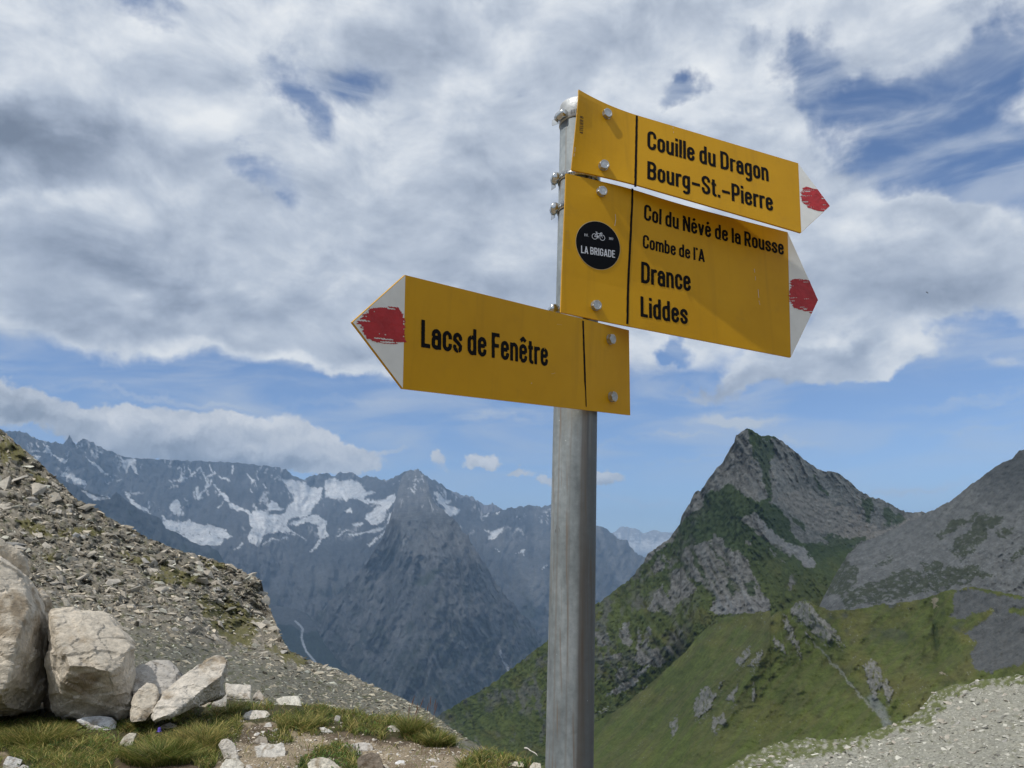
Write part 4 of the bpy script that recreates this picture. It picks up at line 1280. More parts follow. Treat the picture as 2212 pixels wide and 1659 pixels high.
# --- valley slope at the foot of the glacier trough, with the milky streams ---
val_sil = [(500, 1290), (560, 1300), (600, 1310), (640, 1316), (668, 1330), (700, 1390), (740, 1440), (790, 1475), (860, 1520), (940, 1560), (1040, 1590)]
def val_r(px, py, f):
    return lerp(7400, 4700, np.clip((py - 1290) / 300, 0, 1)) + np.abs(px - 690) * 2.0 + far_relief(px + 90, py + 50) * 160
def val_col(x, y):
    xs, ys = warp(x, y, 5, 20, 33)
    n = fbm(x / 20, y / 24, 9.0, o=5)
    c = np.array([0.040, 0.052, 0.040]) * (1 + .4 * n[..., None])
    c = paint(c, polymask(xs, ys, [[(540, 1290), (600, 1300), (655, 1318), (690, 1360), (660, 1370), (630, 1350), (600, 1350), (560, 1330)]]), (.125, .127, .13), .85)
    for pts, w, col, am in ((ZB([(300, 85), (335, 115), (355, 145), (345, 200), (362, 260), (380, 305), (415, 345), (440, 375), (458, 402)]), 2.9, (.50, .52, .55), .9),
                            (ZB([(300, -120), (380, 0), (450, 90), (500, 150), (525, 190), (590, 240), (650, 290)]), 4.5, (.22, .22, .22), .85),
                            (ZB([(640, 285), (680, 300), (690, 340), (690, 400), (715, 480)]), 4.0, (.26, .25, .25), .9), (ZB([(745, 205), (700, 280)]), 4.5, (.24, .225, .215), .9), (ZB([(520, 150), (565, 140)]), 2, (.2, .2, .2), .8)):
        d, al = segdist(x + 1.5 * fbm(x / 8, y / 8, o=3), y, pts); c = paint(c, sstep(d, w, w * .5), col, am)
    return np.clip(c, .01, .9)
o = Terrain(val_sil, [(480, 1640), (1100, 1640)], val_r, 500, 1030, 2.1, jag=2.5, jscale=10, seed=5).build("mountain", val_col, M_FAR)
tag(o, "deep wooded valley slope with pale glacier streams", kind='structure')

# --- very far pale peaks ---
pale_sil = Z3([(1500, 700), (1640, 640), (1715, 605), (1770, 562), (1800, 553), (1850, 570), (1900, 575), (1930, 602), (2000, 580), (2050, 595), (2120, 600), (2300, 640), (2500, 700)])
def pale_col(x, y):
    n = fbm(x / 9, y / 9, 5.0, o=5)
    c = np.array([0.26, 0.235, 0.21]) * (1 + .5 * n[..., None])
    c = paint(c, sstep(fbm(x / 14, y / 5, 2.0, o=4) + (y - 1160) / 60, .05, .25), (.62, .6, .57), .85)
    c = paint(c, sstep(y, 1178, 1200), (.12, .13, .14), .8)
    return np.clip(c, .02, .9)
o = Terrain(pale_sil, [(1200, 1290), (1700, 1290)], lambda px, py, f: 26000 - 3500 * f + far_relief(px, py) * 900, 1260, 1560, 1.7, jag=5, jscale=12, seed=2).build("mountain", pale_col, M_FAR)
tag(o, "small pale sunlit peaks on the horizon right of the post", kind='structure')
# the thin jagged crest behind the snow couloir
cr_sil = Z3([(560, 420), (620, 340), (645, 316), (700, 345), (770, 350), (800, 370), (830, 395), (850, 410), (880, 406), (920, 402), (975, 440), (1040, 470), (1200, 520)])
o = Terrain(cr_sil, [(900, 1160), (1200, 1180)], lambda px, py, f: 15500 - 1500 * f + far_relief(px, py) * 500, 950, 1150, 1.7, jag=7, jscale=11, seed=12).build("mountain", lambda x, y: np.clip(np.array([0.15, 0.14, 0.145]) * (1 + .4 * fbm(x / 12, y / 14, 3.3, o=5)[..., None]), .02, .9), M_FAR)
tag(o, "pale jagged crest just behind the snow couloir", kind='structure')

# --- green pyramid peak on the right ---
G_DARK = np.array([0.066, 0.088, 0.030]); G_MID = np.array([0.112, 0.130, 0.030]); G_OLIVE = np.array([0.165, 0.148, 0.040])
R_GREY = np.array([0.190, 0.176, 0.148]); R_SCREE = np.array([0.250, 0.232, 0.205]); R_TAN = np.array([0.315, 0.275, 0.225]); R_SLATE = np.array([0.105, 0.108, 0.118])
peak_sil = ([(820, 1660), (900, 1590), (950, 1545), (1060, 1480), (1183, 1385), (1288, 1307)] +
            Z4([(380, 1310), (480, 1180), (520, 1110), (700, 980), (780, 870), (795, 800), (860, 700), (905, 600), (940, 590), (985, 545), (1015, 500), (1080, 410), (1130, 370), (1190, 240), (1225, 200), (1240, 140), (1280, 105), (1330, 86), (1370, 97), (1450, 150), (1500, 138), (1570, 155), (1650, 210), (1780, 320), (1850, 375), (1930, 425), (1980, 440), (2030, 422)]) +
            Z5([(480, 435), (510, 422), (570, 460), (650, 520), (740, 600), (850, 655), (890, 655), (960, 690), (1050, 740), (1140, 772), (1240, 765), (1330, 800), (1500, 900), (2074, 1100)]))
def strata(x, y, seed=0):
    # beds dip to the lower right
    u = (x * .52 + y * .85); v = (x * .85 - y * .52)
    xs, ys = warp(v, u, 16, 80, seed)
    return ridged(xs / 26, ys / 190, seed + .3, o=5)
def peak_relief(x, y):
    xs, ys = warp(x, y, 20, 90, 6)
    g = ridged(xs / 70 - ys / 150, ys / 230, 2.2, o=5)
    sm = sstep(y, 1020, 1080) * sstep(x, 1640, 1720) * sstep(y, 1240, 1200)           # scree apron: smooth
    return (g - .5) * .9 * (1 - .7 * sm) + (strata(x, y, 4) - .5) * .75 * (1 - .9 * sm) + fbm(x / 9, y / 9, 1.0, o=5, gain=.6) * .26
peak_rf = tps([(1619, 928, 1500), (1560, 1010, 1440), (1640, 1090, 1300), (1490, 1120, 1400), (1450, 1200, 1320), (1400, 1260, 1290), (1330, 1330, 1220), (1700, 1000, 1560), (1800, 1060, 1700), (1900, 1090, 1820), (1960, 1108, 1950),
               (1780, 1190, 1500), (1850, 1170, 1650), (1640, 1180, 1220), (1600, 1250, 1100), (1700, 1230, 1210), (1560, 1320, 1000), (1660, 1320, 980), (1480, 1330, 1080), (1420, 1400, 1020), (1300, 1500, 1060), (1240, 1420, 1230), (1150, 1500, 1300), (1050, 1560, 1500), (960, 1545, 1720), (1100, 1640, 1250), (1250, 1620, 1000), (1400, 1550, 930), (1800, 1350, 1050), (2000, 1250, 1400), (1500, 1480, 940), (1700, 1480, 860), (2000, 1500, 900), (850, 1660, 1800)], .001)
def peak_r(px, py, f):
    return peak_rf(px, py) - peak_relief(px, py) * 64
peak_rock = [
    Z4([(500, 1170), (720, 990), (800, 840), (880, 760), (970, 690), (985, 610), (1090, 570), (1200, 530), (1320, 640), (1450, 660), (1540, 620), (1560, 480), (1500, 350), (1545, 310), (1540, 180), (1440, 160), (1400, 250), (1350, 200), (1330, 60), (1100, 60), (700, 700), (400, 1250)]),
    Z4([(1540, 150), (1545, 310), (1500, 360), (1550, 500), (1545, 620), (1500, 700), (1620, 760), (1690, 900), (1740, 990), (1850, 1025), (1920, 1040), (2074, 1030), (2300, 1050), (2700, 1000), (2900, 880), (3050, 780), (2700, 600), (2074, 380), (1600, 140)]),
    Z4([(1300, 800), (1400, 770), (1480, 860), (1560, 950), (1680, 1020), (1780, 1060), (1850, 1130), (1890, 1200), (1830, 1225), (1700, 1130), (1600, 1050), (1500, 980), (1420, 940), (1340, 870)]),
    Z4([(850, 1020), (960, 1030), (1020, 1000), (1060, 940), (1120, 970), (1180, 1070), (1260, 1080), (1330, 1170), (1400, 1290), (1420, 1370), (1520, 1490), (1530, 1550), (1400, 1590), (1100, 1600), (1030, 1560), (1060, 1440), (1000, 1400), (950, 1350), (850, 1250), (800, 1120)]),
    Z4([(740, 1230), (800, 1210), (860, 1290), (910, 1400), (880, 1440), (750, 1500), (720, 1600), (670, 1600), (690, 1480), (700, 1380)]),
    Z4([(640, 1330), (670, 1400), (690, 1500), (660, 1590), (540, 1580), (500, 1560), (560, 1450)]), Z4([(570, 1200), (620, 1130), (650, 1200), (640, 1260), (570, 1250)]), Z4([(650, 1110), (710, 1160), (715, 1190), (660, 1150)]),
    Z6([(510, 560), (540, 430), (600, 440), (580, 560), (600, 640), (560, 600)]), Z6([(640, 700), (650, 640), (680, 470), (700, 560), (690, 640), (730, 560), (760, 640), (830, 680), (850, 620), (960, 620), (970, 700), (920, 770), (840, 795), (690, 780), (620, 730)]),
    Z6([(725, 560), (735, 470), (790, 500), (760, 560), (770, 620)]), Z6([(870, 540), (890, 510), (910, 550)]), Z6([(440, 740), (490, 670), (540, 680), (520, 750)]), Z6([(310, 540), (350, 500), (420, 530), (400, 600), (330, 640)]),
    Z6([(470, 880), (530, 800), (570, 810), (530, 900), (480, 920)]), Z6([(980, 560), (1010, 480), (1030, 520), (1010, 590)]), Z6([(840, 560), (850, 690), (825, 660)]),
    Z4([(1500, 1030), (1530, 1040), (1580, 1130), (1560, 1140)]), Z4([(1590, 1130), (1620, 1140), (1650, 1180)]), Z4([(1290, 980), (1330, 980), (1390, 1060)]), Z4([(1660, 1400), (1680, 1290), (1740, 1280), (1750, 1310), (1700, 1370)]),
]
peak_green = [
    Z4([(1360, 180), (1440, 165), (1540, 185), (1550, 300), (1500, 360), (1545, 480), (1545, 610), (1500, 640), (1470, 520), (1440, 420), (1370, 270)]),
    Z4([(1880, 450), (1960, 560), (1985, 610), (1970, 645), (1900, 560)]), Z4([(1680, 790), (1720, 800), (1820, 900), (1790, 905), (1710, 860)]), Z4([(1470, 720), (1520, 700), (1590, 740), (1680, 860), (1700, 960), (1740, 1030), (1660, 1000), (1550, 920), (1450, 800)]),
    Z5([(750, 650), (820, 640), (842, 720), (830, 860), (790, 790), (760, 720)]), Z5([(690, 680), (712, 660), (705, 720)]), Z5([(940, 720), (990, 700), (1010, 800), (960, 880), (935, 860)]), Z5([(1030, 770), (1060, 760), (1110, 830), (1060, 850), (1000, 890), (990, 840)]),
    Z5([(400, 950), (560, 960), (760, 970), (780, 1000), (650, 1030), (500, 1020)]), Z5([(640, 1000), (700, 1020), (560, 1100), (380, 1180), (330, 1130), (280, 1060), (330, 1020)]),
    Z4([(1030, 1000), (1060, 1040), (1180, 1200), (1160, 1210), (1060, 1070)]), Z4([(1290, 1320), (1390, 1330), (1410, 1420), (1340, 1430)]), Z4([(1190, 1300), (1250, 1400), (1230, 1440), (1170, 1380)]), Z4([(860, 1040), (900, 1080), (960, 1200), (1000, 1340), (960, 1300), (880, 1150)]),
]
peak_scree = [Z4([(1040, 1480), (1100, 1430), (1220, 1470), (1290, 1390), (1340, 1450), (1450, 1450), (1520, 1490), (1535, 1550), (1400, 1590), (1100, 1600), (1030, 1560)]),
              Z4([(1390, 780), (1480, 860), (1580, 960), (1690, 1030), (1790, 1070), (1850, 1130), (1890, 1200), (1830, 1225), (1700, 1110), (1560, 1010), (1440, 880)]),
              Z6([(390, 1052), (560, 930), (700, 820), (780, 790), (760, 830), (640, 940), (560, 1000), (430, 1046)]), Z6([(540, 1060), (620, 1015), (560, 1050)]), Z6([(640, 1050), (740, 980), (770, 970), (720, 1010)]), Z6([(300, 1200), (430, 1140), (370, 1180)])]
peak_tan = [Z5([(280, 560), (400, 640), (560, 690), (700, 760), (840, 860), (1000, 900), (1160, 800), (1000, 950), (850, 1000), (560, 960), (300, 900), (200, 760), (60, 640)])]
def peak_col(x, y):
    xs, ys = rag(x, y, 20, 30, 3)
    n = fbm(x / 20, y / 20, 6.0, o=6, gain=.66); s_ = strata(x, y, 4)
    up = sstep(y, 1330, 1150)
    g = G_MID * (1 - up[..., None]) + G_DARK * up[..., None]
    c = g * (1.1 + .38 * n[..., None])
    c = paint(c, sstep(fbm(x / 55, y / 40, 8.0, o=4), .05, .35) * (1 - up), G_OLIVE, .6)
    # broken rock breaking through the lower turf on the left flank
    m0 = sstep(ridged(xs / 30 + ys / 160, ys / 75, 9.0, o=4) + .12 * n, .70, .80) * sstep(x, 1560, 1440) * sstep(fbm(x / 80, y / 70, 4.4, o=3), -.15, .2)
    c = paint(c, m0, R_GREY * .9, .75)
    rk = polymask(xs, ys, peak_rock)
    # turf streaks between the beds
    tur = sstep(s_ + .25 * n, .72, .50) * sstep(y, 1120, 1230)
    rk = rk * (1 - tur * .75)
    rc = R_GREY * (1.06 + (1.3 * (s_ - .55) + .42 * n)[..., None])
    cr = sstep(ridged(xs / 13 + ys / 40, ys / 30, 3.0, o=4), .80, .9)
    rc = rc * (1 - .3 * cr[..., None])
    c = c * (1 - rk[..., None]) + rc * rk[..., None]
    c = paint(c, polymask(xs, ys, peak_tan), R_TAN * (1 + .25 * n[..., None]), .92)
    gr = polymask(xs, ys, peak_green)
    c = c * (1 - gr[..., None] * .88) + (G_DARK * (1 + .35 * n[..., None])) * gr[..., None] * .88
    c = paint(c, polymask(xs, ys, peak_scree), R_SCREE * 1.35, .9)
    return np.clip(c, .01, .8)
M_PEAK = terrain_mat("turf_and_rock_face", 0.06, 0.30, 0.34, 0.8, 4.0)
T_peak = Terrain(peak_sil, [(800, 1700), (1250, 1690), (1400, 1640), (1500, 1480), (1700, 1420), (2000, 1330), (2200, 1300)], peak_r, 830, 2120, 2.1, jag=5, jscale=11, seed=31)
o = T_peak.build("mountain", peak_col, M_PEAK)
tag(o, "steep pyramid peak of grey rock and dark green turf", kind='structure')

# --- grey scree slope closing the view on the right ---
scr_sil = [(1690, 1425), (1712, 1400), (1760, 1330), (1800, 1250)] + Z5([(640, 1100), (760, 1010), (850, 975), (1000, 905), (1100, 858), (1170, 830), (1240, 795), (1270, 770), (1350, 740), (1480, 668), (1550, 615), (1650, 530), (1700, 500), (1800, 420), (1900, 360), (1980, 330), (2030, 265), (2074, 255), (2200, 240), (2600, 120), (3000, 100)])
scr_rf = tps([(1780, 1180, 1250), (1900, 1150, 1200), (1990, 1110, 1150), (2080, 1050, 1080), (2212, 965, 1000), (2400, 930, 1000), (1800, 1300, 900), (1900, 1300, 820), (2000, 1250, 820), (2100, 1200, 780), (2212, 1200, 700), (2400, 1150, 700), (1800, 1400, 760), (2212, 1350, 560), (2400, 1400, 480)], .001)
def scr_relief(x, y):
    xs, ys = warp(x, y, 14, 60, 12)
    u = x * .6 + y * .8; v = x * .8 - y * .6
    return (ridged(u / 60, v / 240, 5.5, o=4) - .5) * .6 + fbm(x / 8, y / 8, 2.0, o=4) * .30 + fbm(x / 50, y / 40, 3.0, o=3) * .5
def scr_col(x, y):
    xs, ys = rag(x, y, 30, 34, 41)
    n = fbm(x / 16, y / 12, 2.0, o=6, gain=.66)
    c = np.array([0.190, 0.184, 0.164]) * (1 + .65 * n[..., None] + .25 * scr_relief(x, y)[..., None])
    c = paint(c, sstep(y, 1120, 1010) * sstep(x, 2080, 2150), (.072, .076, .074), .7)
    gp = [Z5([(1450, 1080), (1560, 960), (1700, 800), (1900, 785), (1880, 850), (1780, 900), (1700, 1050), (1560, 1150)]), Z5([(1840, 925), (2000, 900), (1980, 950), (1920, 990)]), Z5([(1340, 950), (1600, 790), (1760, 760), (1560, 880), (1400, 990)]),
          Z5([(640, 1050), (660, 1200), (720, 1230), (700, 1330), (600, 1400), (200, 1500), (0, 1560), (200, 1330), (420, 1180)]), Z5([(850, 1200), (1000, 1120), (960, 1180), (850, 1230)]), Z5([(980, 1280), (1080, 1230), (1250, 1240), (1230, 1290), (1080, 1340), (960, 1350)]),
          Z5([(1240, 1170), (1420, 1150), (1400, 1250), (1260, 1260)]), Z5([(1950, 1150), (2074, 1040), (2074, 1120), (2000, 1150)]), Z5([(560, 1400), (980, 1300), (1400, 1240), (1700, 1180), (1830, 1270), (1640, 1330), (1400, 1400), (1000, 1480), (600, 1560)])]
    gm = polymask(xs, ys, gp) * sstep(fbm(x / 14, y / 9, 8.0, o=4), -.35, -.05)
    c = c * (1 - gm[..., None] * .85) + np.array([.062, .070, .032]) * (1 + .3 * n[..., None]) * gm[..., None] * .85
    c = paint(c, sstep(perlin(x / 2.6, y / 2.0, 7.7), .22, .40) * sstep(y, 1120, 1200), (.32, .32, .30), .6)       # loose pale blocks
    return np.clip(c, .01, .8)
M_SCR = terrain_mat("grey_scree", 0.06, 0.35, 0.30, 0.8, 2.5)
o = Terrain(scr_sil, [(1700, 1420), (2000, 1420), (2450, 1450)], lambda px, py, f: scr_rf(px, py) - scr_relief(px, py) * 26, 1700, 2420, 2.2, jag=3, jscale=9, seed=51).build("scree_slope", scr_col, M_SCR)
tag(o, "dark grey scree slope rising to the right edge", kind='structure')

# --- nearer green hill with outcrops ---
hill_sil = ([(1040, 1720), (1180, 1650)] + Z6([(300, 1285), (560, 1130), (860, 880), (980, 770), (1100, 650), (1230, 500), (1340, 400), (1480, 372), (1640, 362), (1790, 340)]) +
            Z7([(0, 400), (80, 345), (160, 325), (210, 265), (280, 235), (340, 270), (400, 305), (520, 330), (680, 335), (760, 315), (860, 298), (960, 280), (1030, 285), (1200, 250), (1340, 225), (1440, 185), (1550, 160), (1700, 138), (1850, 160), (2000, 195), (2143, 215), (2400, 230), (2800, 240)]))
hill_rf = tps([(1290, 1560, 900), (1440, 1440, 850), (1560, 1335, 800), (1680, 1320, 700), (1740, 1300, 650), (1880, 1310, 660), (2050, 1280, 600), (2212, 1290, 520), (1400, 1640, 640), (1300, 1690, 680), (1560, 1480, 640), (1640, 1400, 640), (1650, 1560, 520), (1760, 1450, 560), (1860, 1480, 500), (1950, 1400, 560), (2080, 1400, 500), (2212, 1400, 440), (1800, 1620, 400), (2000, 1560, 400), (2212, 1500, 360), (1600, 1660, 450), (1750, 1700, 360), (2300, 1700, 300), (1200, 1720, 760)], .001)
HILL_FOLDS = [(Z6([(1790, 420), (1700, 620), (1560, 780), (1380, 930), (1230, 1040), (1150, 1250), (1100, 1500)]), 30, 1.3), (Z6([(1790, 420), (1760, 640), (1650, 900), (1500, 1100), (1380, 1300), (1300, 1600)]), 26, 1.1),
              (Z7([(60, 350), (110, 560), (180, 760), (260, 1000)]), 24, 1.0), (Z7([(270, 240), (420, 420), (560, 600), (720, 760), (850, 800), (960, 960), (1020, 1120)]), 34, 1.3), (Z7([(680, 330), (800, 520), (980, 720), (1150, 900)]), 30, .9),
              (Z7([(1100, 270), (1180, 480), (1260, 700), (1330, 900)]), 34, .9), (Z7([(1480, 190), (1530, 420), (1600, 600), (1640, 800)]), 30, 1.0),
              (Z7([(370, 600), (620, 890), (870, 1165)]), 14, -.35), (Z7([(1385, 300), (1400, 540), (1420, 760)]), 18, -1.0), (Z6([(1330, 420), (1040, 700), (860, 900), (600, 1130)]), 18, -.8), (Z6([(1560, 420), (1350, 720), (1100, 960), (900, 1200), (700, 1500)]), 22, -.7)]
def hill_relief(x, y):
    xs, ys = warp(x, y, 16, 80, 17)
    g = ridged(xs / 85 + ys / 130, ys / 300, 8.8, o=3, gain=.42)
    out = (g - .5) * .7 + fbm(x / 30, y / 22, 3.0, o=4) * .35 + fbm(x / 7, y / 7, 4.0, o=3) * .10
    for pts_, w, a in HILL_FOLDS:
        d_, al_ = segdist(xs, ys, pts_)
        out = out + a * np.exp(-d_ / w) * np.clip(1.2 - .5 * al_, .3, 1)
    return out
outcrop = [Z6([(1130, 1150), (1150, 1080), (1200, 990), (1240, 1000), (1270, 960), (1290, 1020), (1340, 1060), (1290, 1110), (1270, 1160), (1180, 1240), (1150, 1220)]), Z6([(1290, 1220), (1330, 1230), (1400, 1190), (1420, 1290), (1350, 1300), (1320, 1370), (1295, 1290)]),
           Z6([(940, 1290), (1010, 1200), (1018, 1240), (1000, 1340), (960, 1410)]), Z6([(1490, 780), (1560, 680), (1625, 615), (1600, 720), (1550, 790)]), Z6([(1600, 790), (1650, 720), (1700, 640), (1720, 700), (1640, 820)]), Z6([(1410, 1080), (1530, 930), (1500, 1000), (1490, 1100)]),
           Z6([(1630, 1090), (1640, 920), (1660, 960), (1655, 1090)]), Z6([(1340, 1000), (1380, 920), (1390, 960), (1350, 1010)]), Z6([(1790, 540), (1900, 640), (1920, 700), (1850, 650)]), Z6([(1870, 380), (1930, 450), (2060, 720), (2010, 660), (1960, 560)]),
           Z7([(160, 330), (210, 270), (280, 240), (340, 275), (430, 390), (550, 500), (640, 640), (530, 540), (480, 600), (430, 540), (370, 520), (280, 420), (230, 385)]), Z7([(280, 520), (300, 500), (350, 570), (340, 580)]), Z7([(100, 340), (190, 480), (280, 740), (230, 680), (150, 500)]),
           Z7([(790, 790), (840, 745), (900, 770), (940, 830), (930, 900), (950, 960), (920, 1000), (900, 980), (910, 1060), (880, 1080), (820, 920)]), Z7([(945, 910), (990, 900), (1030, 1020), (1005, 1110), (970, 1060)])]
slate = [Z7([(1550, 180), (1700, 142), (1900, 190), (2143, 240), (2500, 260), (2500, 800), (2143, 790), (1980, 800), (1880, 860), (1720, 830), (1700, 700), (1750, 600), (1640, 520), (1620, 410), (1530, 390)]), Z7([(970, 130), (1060, 95), (1120, 110), (1010, 280), (940, 260)]), Z7([(850, 230), (900, 170), (930, 270), (870, 290)])]
def hill_col(x, y):
    xs, ys = rag(x, y, 15, 22, 61)
    n = fbm(x / 26, y / 18, 5.0, o=6, gain=.66)
    f = fbm(x / 120, y / 80, 6.6, o=3)
    c = (G_MID * 1.0) * (1 + .50 * n[..., None])
    c = paint(c, sstep(f, -.05, .3), G_OLIVE, .65)
    c = paint(c, sstep(y, 1480, 1600) * .6, (.128, .155, .030), .7)
    gl = ridged((x + (y - 1400) * np.clip((x - 1720) / 300, -.9, .9) * -1.0) / 46, y / 420, 4.0, o=3, gain=.45)
    c = c * (1 + .6 * (gl - .55)[..., None])
    c = c * (1 + .28 * fbm(x / 5, y / 4, 6.0, o=4, gain=.7)[..., None])
    st = sstep(ridged((x * .75 + y * .65) / 22, (x * .65 - y * .75) / 190, 6.0, o=4), .68, .85)
    c = paint(c, st, (.150, .135, .055), .45)
    c = paint(c, sstep(fbm(x / 60 + 4, y / 45, 2.0, o=4), .15, .35) * sstep(y, 1420, 1330), (.085, .088, .078), .65)     # thin stony turf near the crest
    oc = polymask(xs, ys, outcrop) * sstep(fbm(x / 6, y / 9, 3.3, o=4), -.30, .0)
    deb = polymask(xs, ys - 14, outcrop) * sstep(perlin(x / 2.0, y / 2.0, 5.5), .1, .3)     # stones fallen below the crags
    c = paint(c, deb, (.22, .21, .18), .8)
    rc = np.array([.27, .25, .21]) * (1 + .9 * fbm(x / 6, y / 10, 1.0, o=5, gain=.6)[..., None])
    c = c * (1 - oc[..., None]) + rc * oc[..., None]
    sl = polymask(xs, ys, slate)
    for p in (Z7([(1620, 410), (1700, 370), (1780, 350), (1870, 310), (1890, 340), (1760, 440), (1690, 500), (1640, 510)]), Z7([(2000, 320), (2143, 300), (2143, 380), (2020, 350)])):
        sl = sl * (1 - polymask(xs, ys, [p]))
    rib = ridged(xs / 16, ys / 120, 3.0, o=4)
    sc = np.array([.125, .123, .112]) * (1 + .5 * (rib - .5)[..., None] + .2 * n[..., None])
    c = c * (1 - sl[..., None]) + sc * sl[..., None]
    for pts, w, col, am in ((Z7([(370, 600), (500, 740), (620, 890), (730, 1010), (870, 1165)]), 3.6, (.30, .29, .23), .8), (Z7([(700, 330), (790, 210)]), 2.5, (.16, .16, .14), .6), (Z7([(1010, 285), (1100, 190), (1200, 110)]), 4, (.13, .135, .13), .7),
                            (Z7([(870, 1080), (930, 1180), (980, 1270), (1000, 1300)]), 15, (.30, .30, .27), .75), (Z7([(1385, 420), (1400, 540), (1410, 640)]), 9, (.045, .07, .02), .6)):
        d, al = segdist(xs, ys, pts); c = paint(c, sstep(d, w, w * .4) * sstep(fbm(x / 4, y / 4, 9.0, o=3), -.5, -.1), col, am)
    c = paint(c, polymask(xs, ys, [Z7([(1345, 240), (1430, 210), (1400, 280), (1420, 315), (1370, 300)])]), (.40, .32, .21), .9)
    c = paint(c, polymask(xs, ys, [Z7([(1420, 845), (1480, 870), (1490, 885), (1440, 880)]), Z7([(1645, 765), (1668, 775), (1660, 782)])]), (.42, .34, .24), .9)
    c = paint(c, sstep(perlin(x / 2.3, y / 1.8, 3.1), .36, .46) * sstep(f, -.1, .3), (.34, .34, .30), .7)
    return np.clip(c, .01, .8)
M_HILL = terrain_mat("green_hillside", 0.12, 0.9, 0.36, 0.8, 1.6)
T_hill = Terrain(hill_sil, [(1000, 1760), (2450, 1760)], lambda px, py, f: hill_rf(px, py) - hill_relief(px, py) * 22 - polymask(*rag(px, py, 15, 22, 61), outcrop) * (.8 + 3.2 * ridged(px / 12, py / 18, 5.0, o=4)), 1080, 2420, 2.2, jag=5, jscale=30, seed=71)
o = T_hill.build("hillside", hill_col, M_HILL)
tag(o, "bright green grassy hillside with grey outcrops behind the post", kind='structure')

# --- valley floor sheet out to the horizon ---
n = 72
V = [(0, 0, -1320.0)] + [(30000 * sin(2 * pi * k / n), 30000 * cos(2 * pi * k / n), -1320.0) for k in range(n)]
o = mesh_np("terrain", np.array(V), [(0, 1 + (k + 1) % n, 1 + k) for k in range(n)], plain("valley_woods", (0.045, 0.06, 0.04), 0.95, 0, 0.1, var=0.4, scale=0.004))
tag(o, "dark wooded valley floor far below", kind='structure')

# --- slopes that close the pass behind the camera ---
def back_slopes():
    na, nr = 150, 26
    a = np.linspace(radians(62), radians(322), na); f = np.linspace(0, 1, nr)
    A, Fr = np.meshgrid(a, f)
    crest = 62 + 26 * fbm(A * 2.2, A * 0 + .5, o=4) - 34 * np.exp(-((A - radians(200)) / .35) ** 2)
    R = lerp(42, 330, Fr)
    H = -1.5 + crest * sstep(Fr, 0, 1) + 5 * fbm(R * np.sin(A) / 40, R * np.cos(A) / 40, o=4) * Fr
    V = np.stack([R * np.sin(A), R * np.cos(A), H], -1)
    c = np.array([.20, .19, .16]) * (1 + .4 * fbm(V[..., 0] / 12, V[..., 1] / 12, o=5)[..., None])
    c = paint(c, sstep(fbm(V[..., 0] / 30, V[..., 1] / 30, 4.0, o=4), -.1, .25), (.085, .095, .035), .8)
    o = mesh_np("hillside", V.reshape(-1, 3), grid_faces(nr, na)[:, ::-1], M_HILL, colors=np.clip(c, .01, .7).reshape(-1, 3))
    tag(o, "stony turf slopes rising on either side of the pass", kind='structure')
back_slopes()

# --- summer haze over the whole landscape ---
HX, HY0, HY1, HZ0, HZ1 = 33000.0, -33000.0, 33000.0, -1340.0, 1960.0
def haze_box():
    bm = bmesh.new()
    bmesh.ops.create_cube(bm, size=1.0)
    for v in bm.verts:
        v.co = Vector((v.co.x * 2 * HX, (HY0 + HY1) / 2 + v.co.y * (HY1 - HY0), (HZ0 + HZ1) / 2 + v.co.z * (HZ1 - HZ0)))
    m = bpy.data.materials.new("haze"); m.use_nodes = True
    t = NT(m.node_tree); t.n.clear()
    out = t.new('ShaderNodeOutputMaterial'); pv = t.new('ShaderNodeVolumePrincipled')
    pv.inputs['Color'].default_value = (0.50, 0.72, 1.0, 1)
    pv.inputs['Density'].default_value = 5.2e-5
    pv.inputs['Anisotropy'].default_value = 0.1
    t.l.new(pv.outputs[0], out.inputs['Volume'])
    o = mesh_bm("haze", bm, m)
    tag(o, "thin blue summer haze filling the valley", kind='stuff')
haze_box()

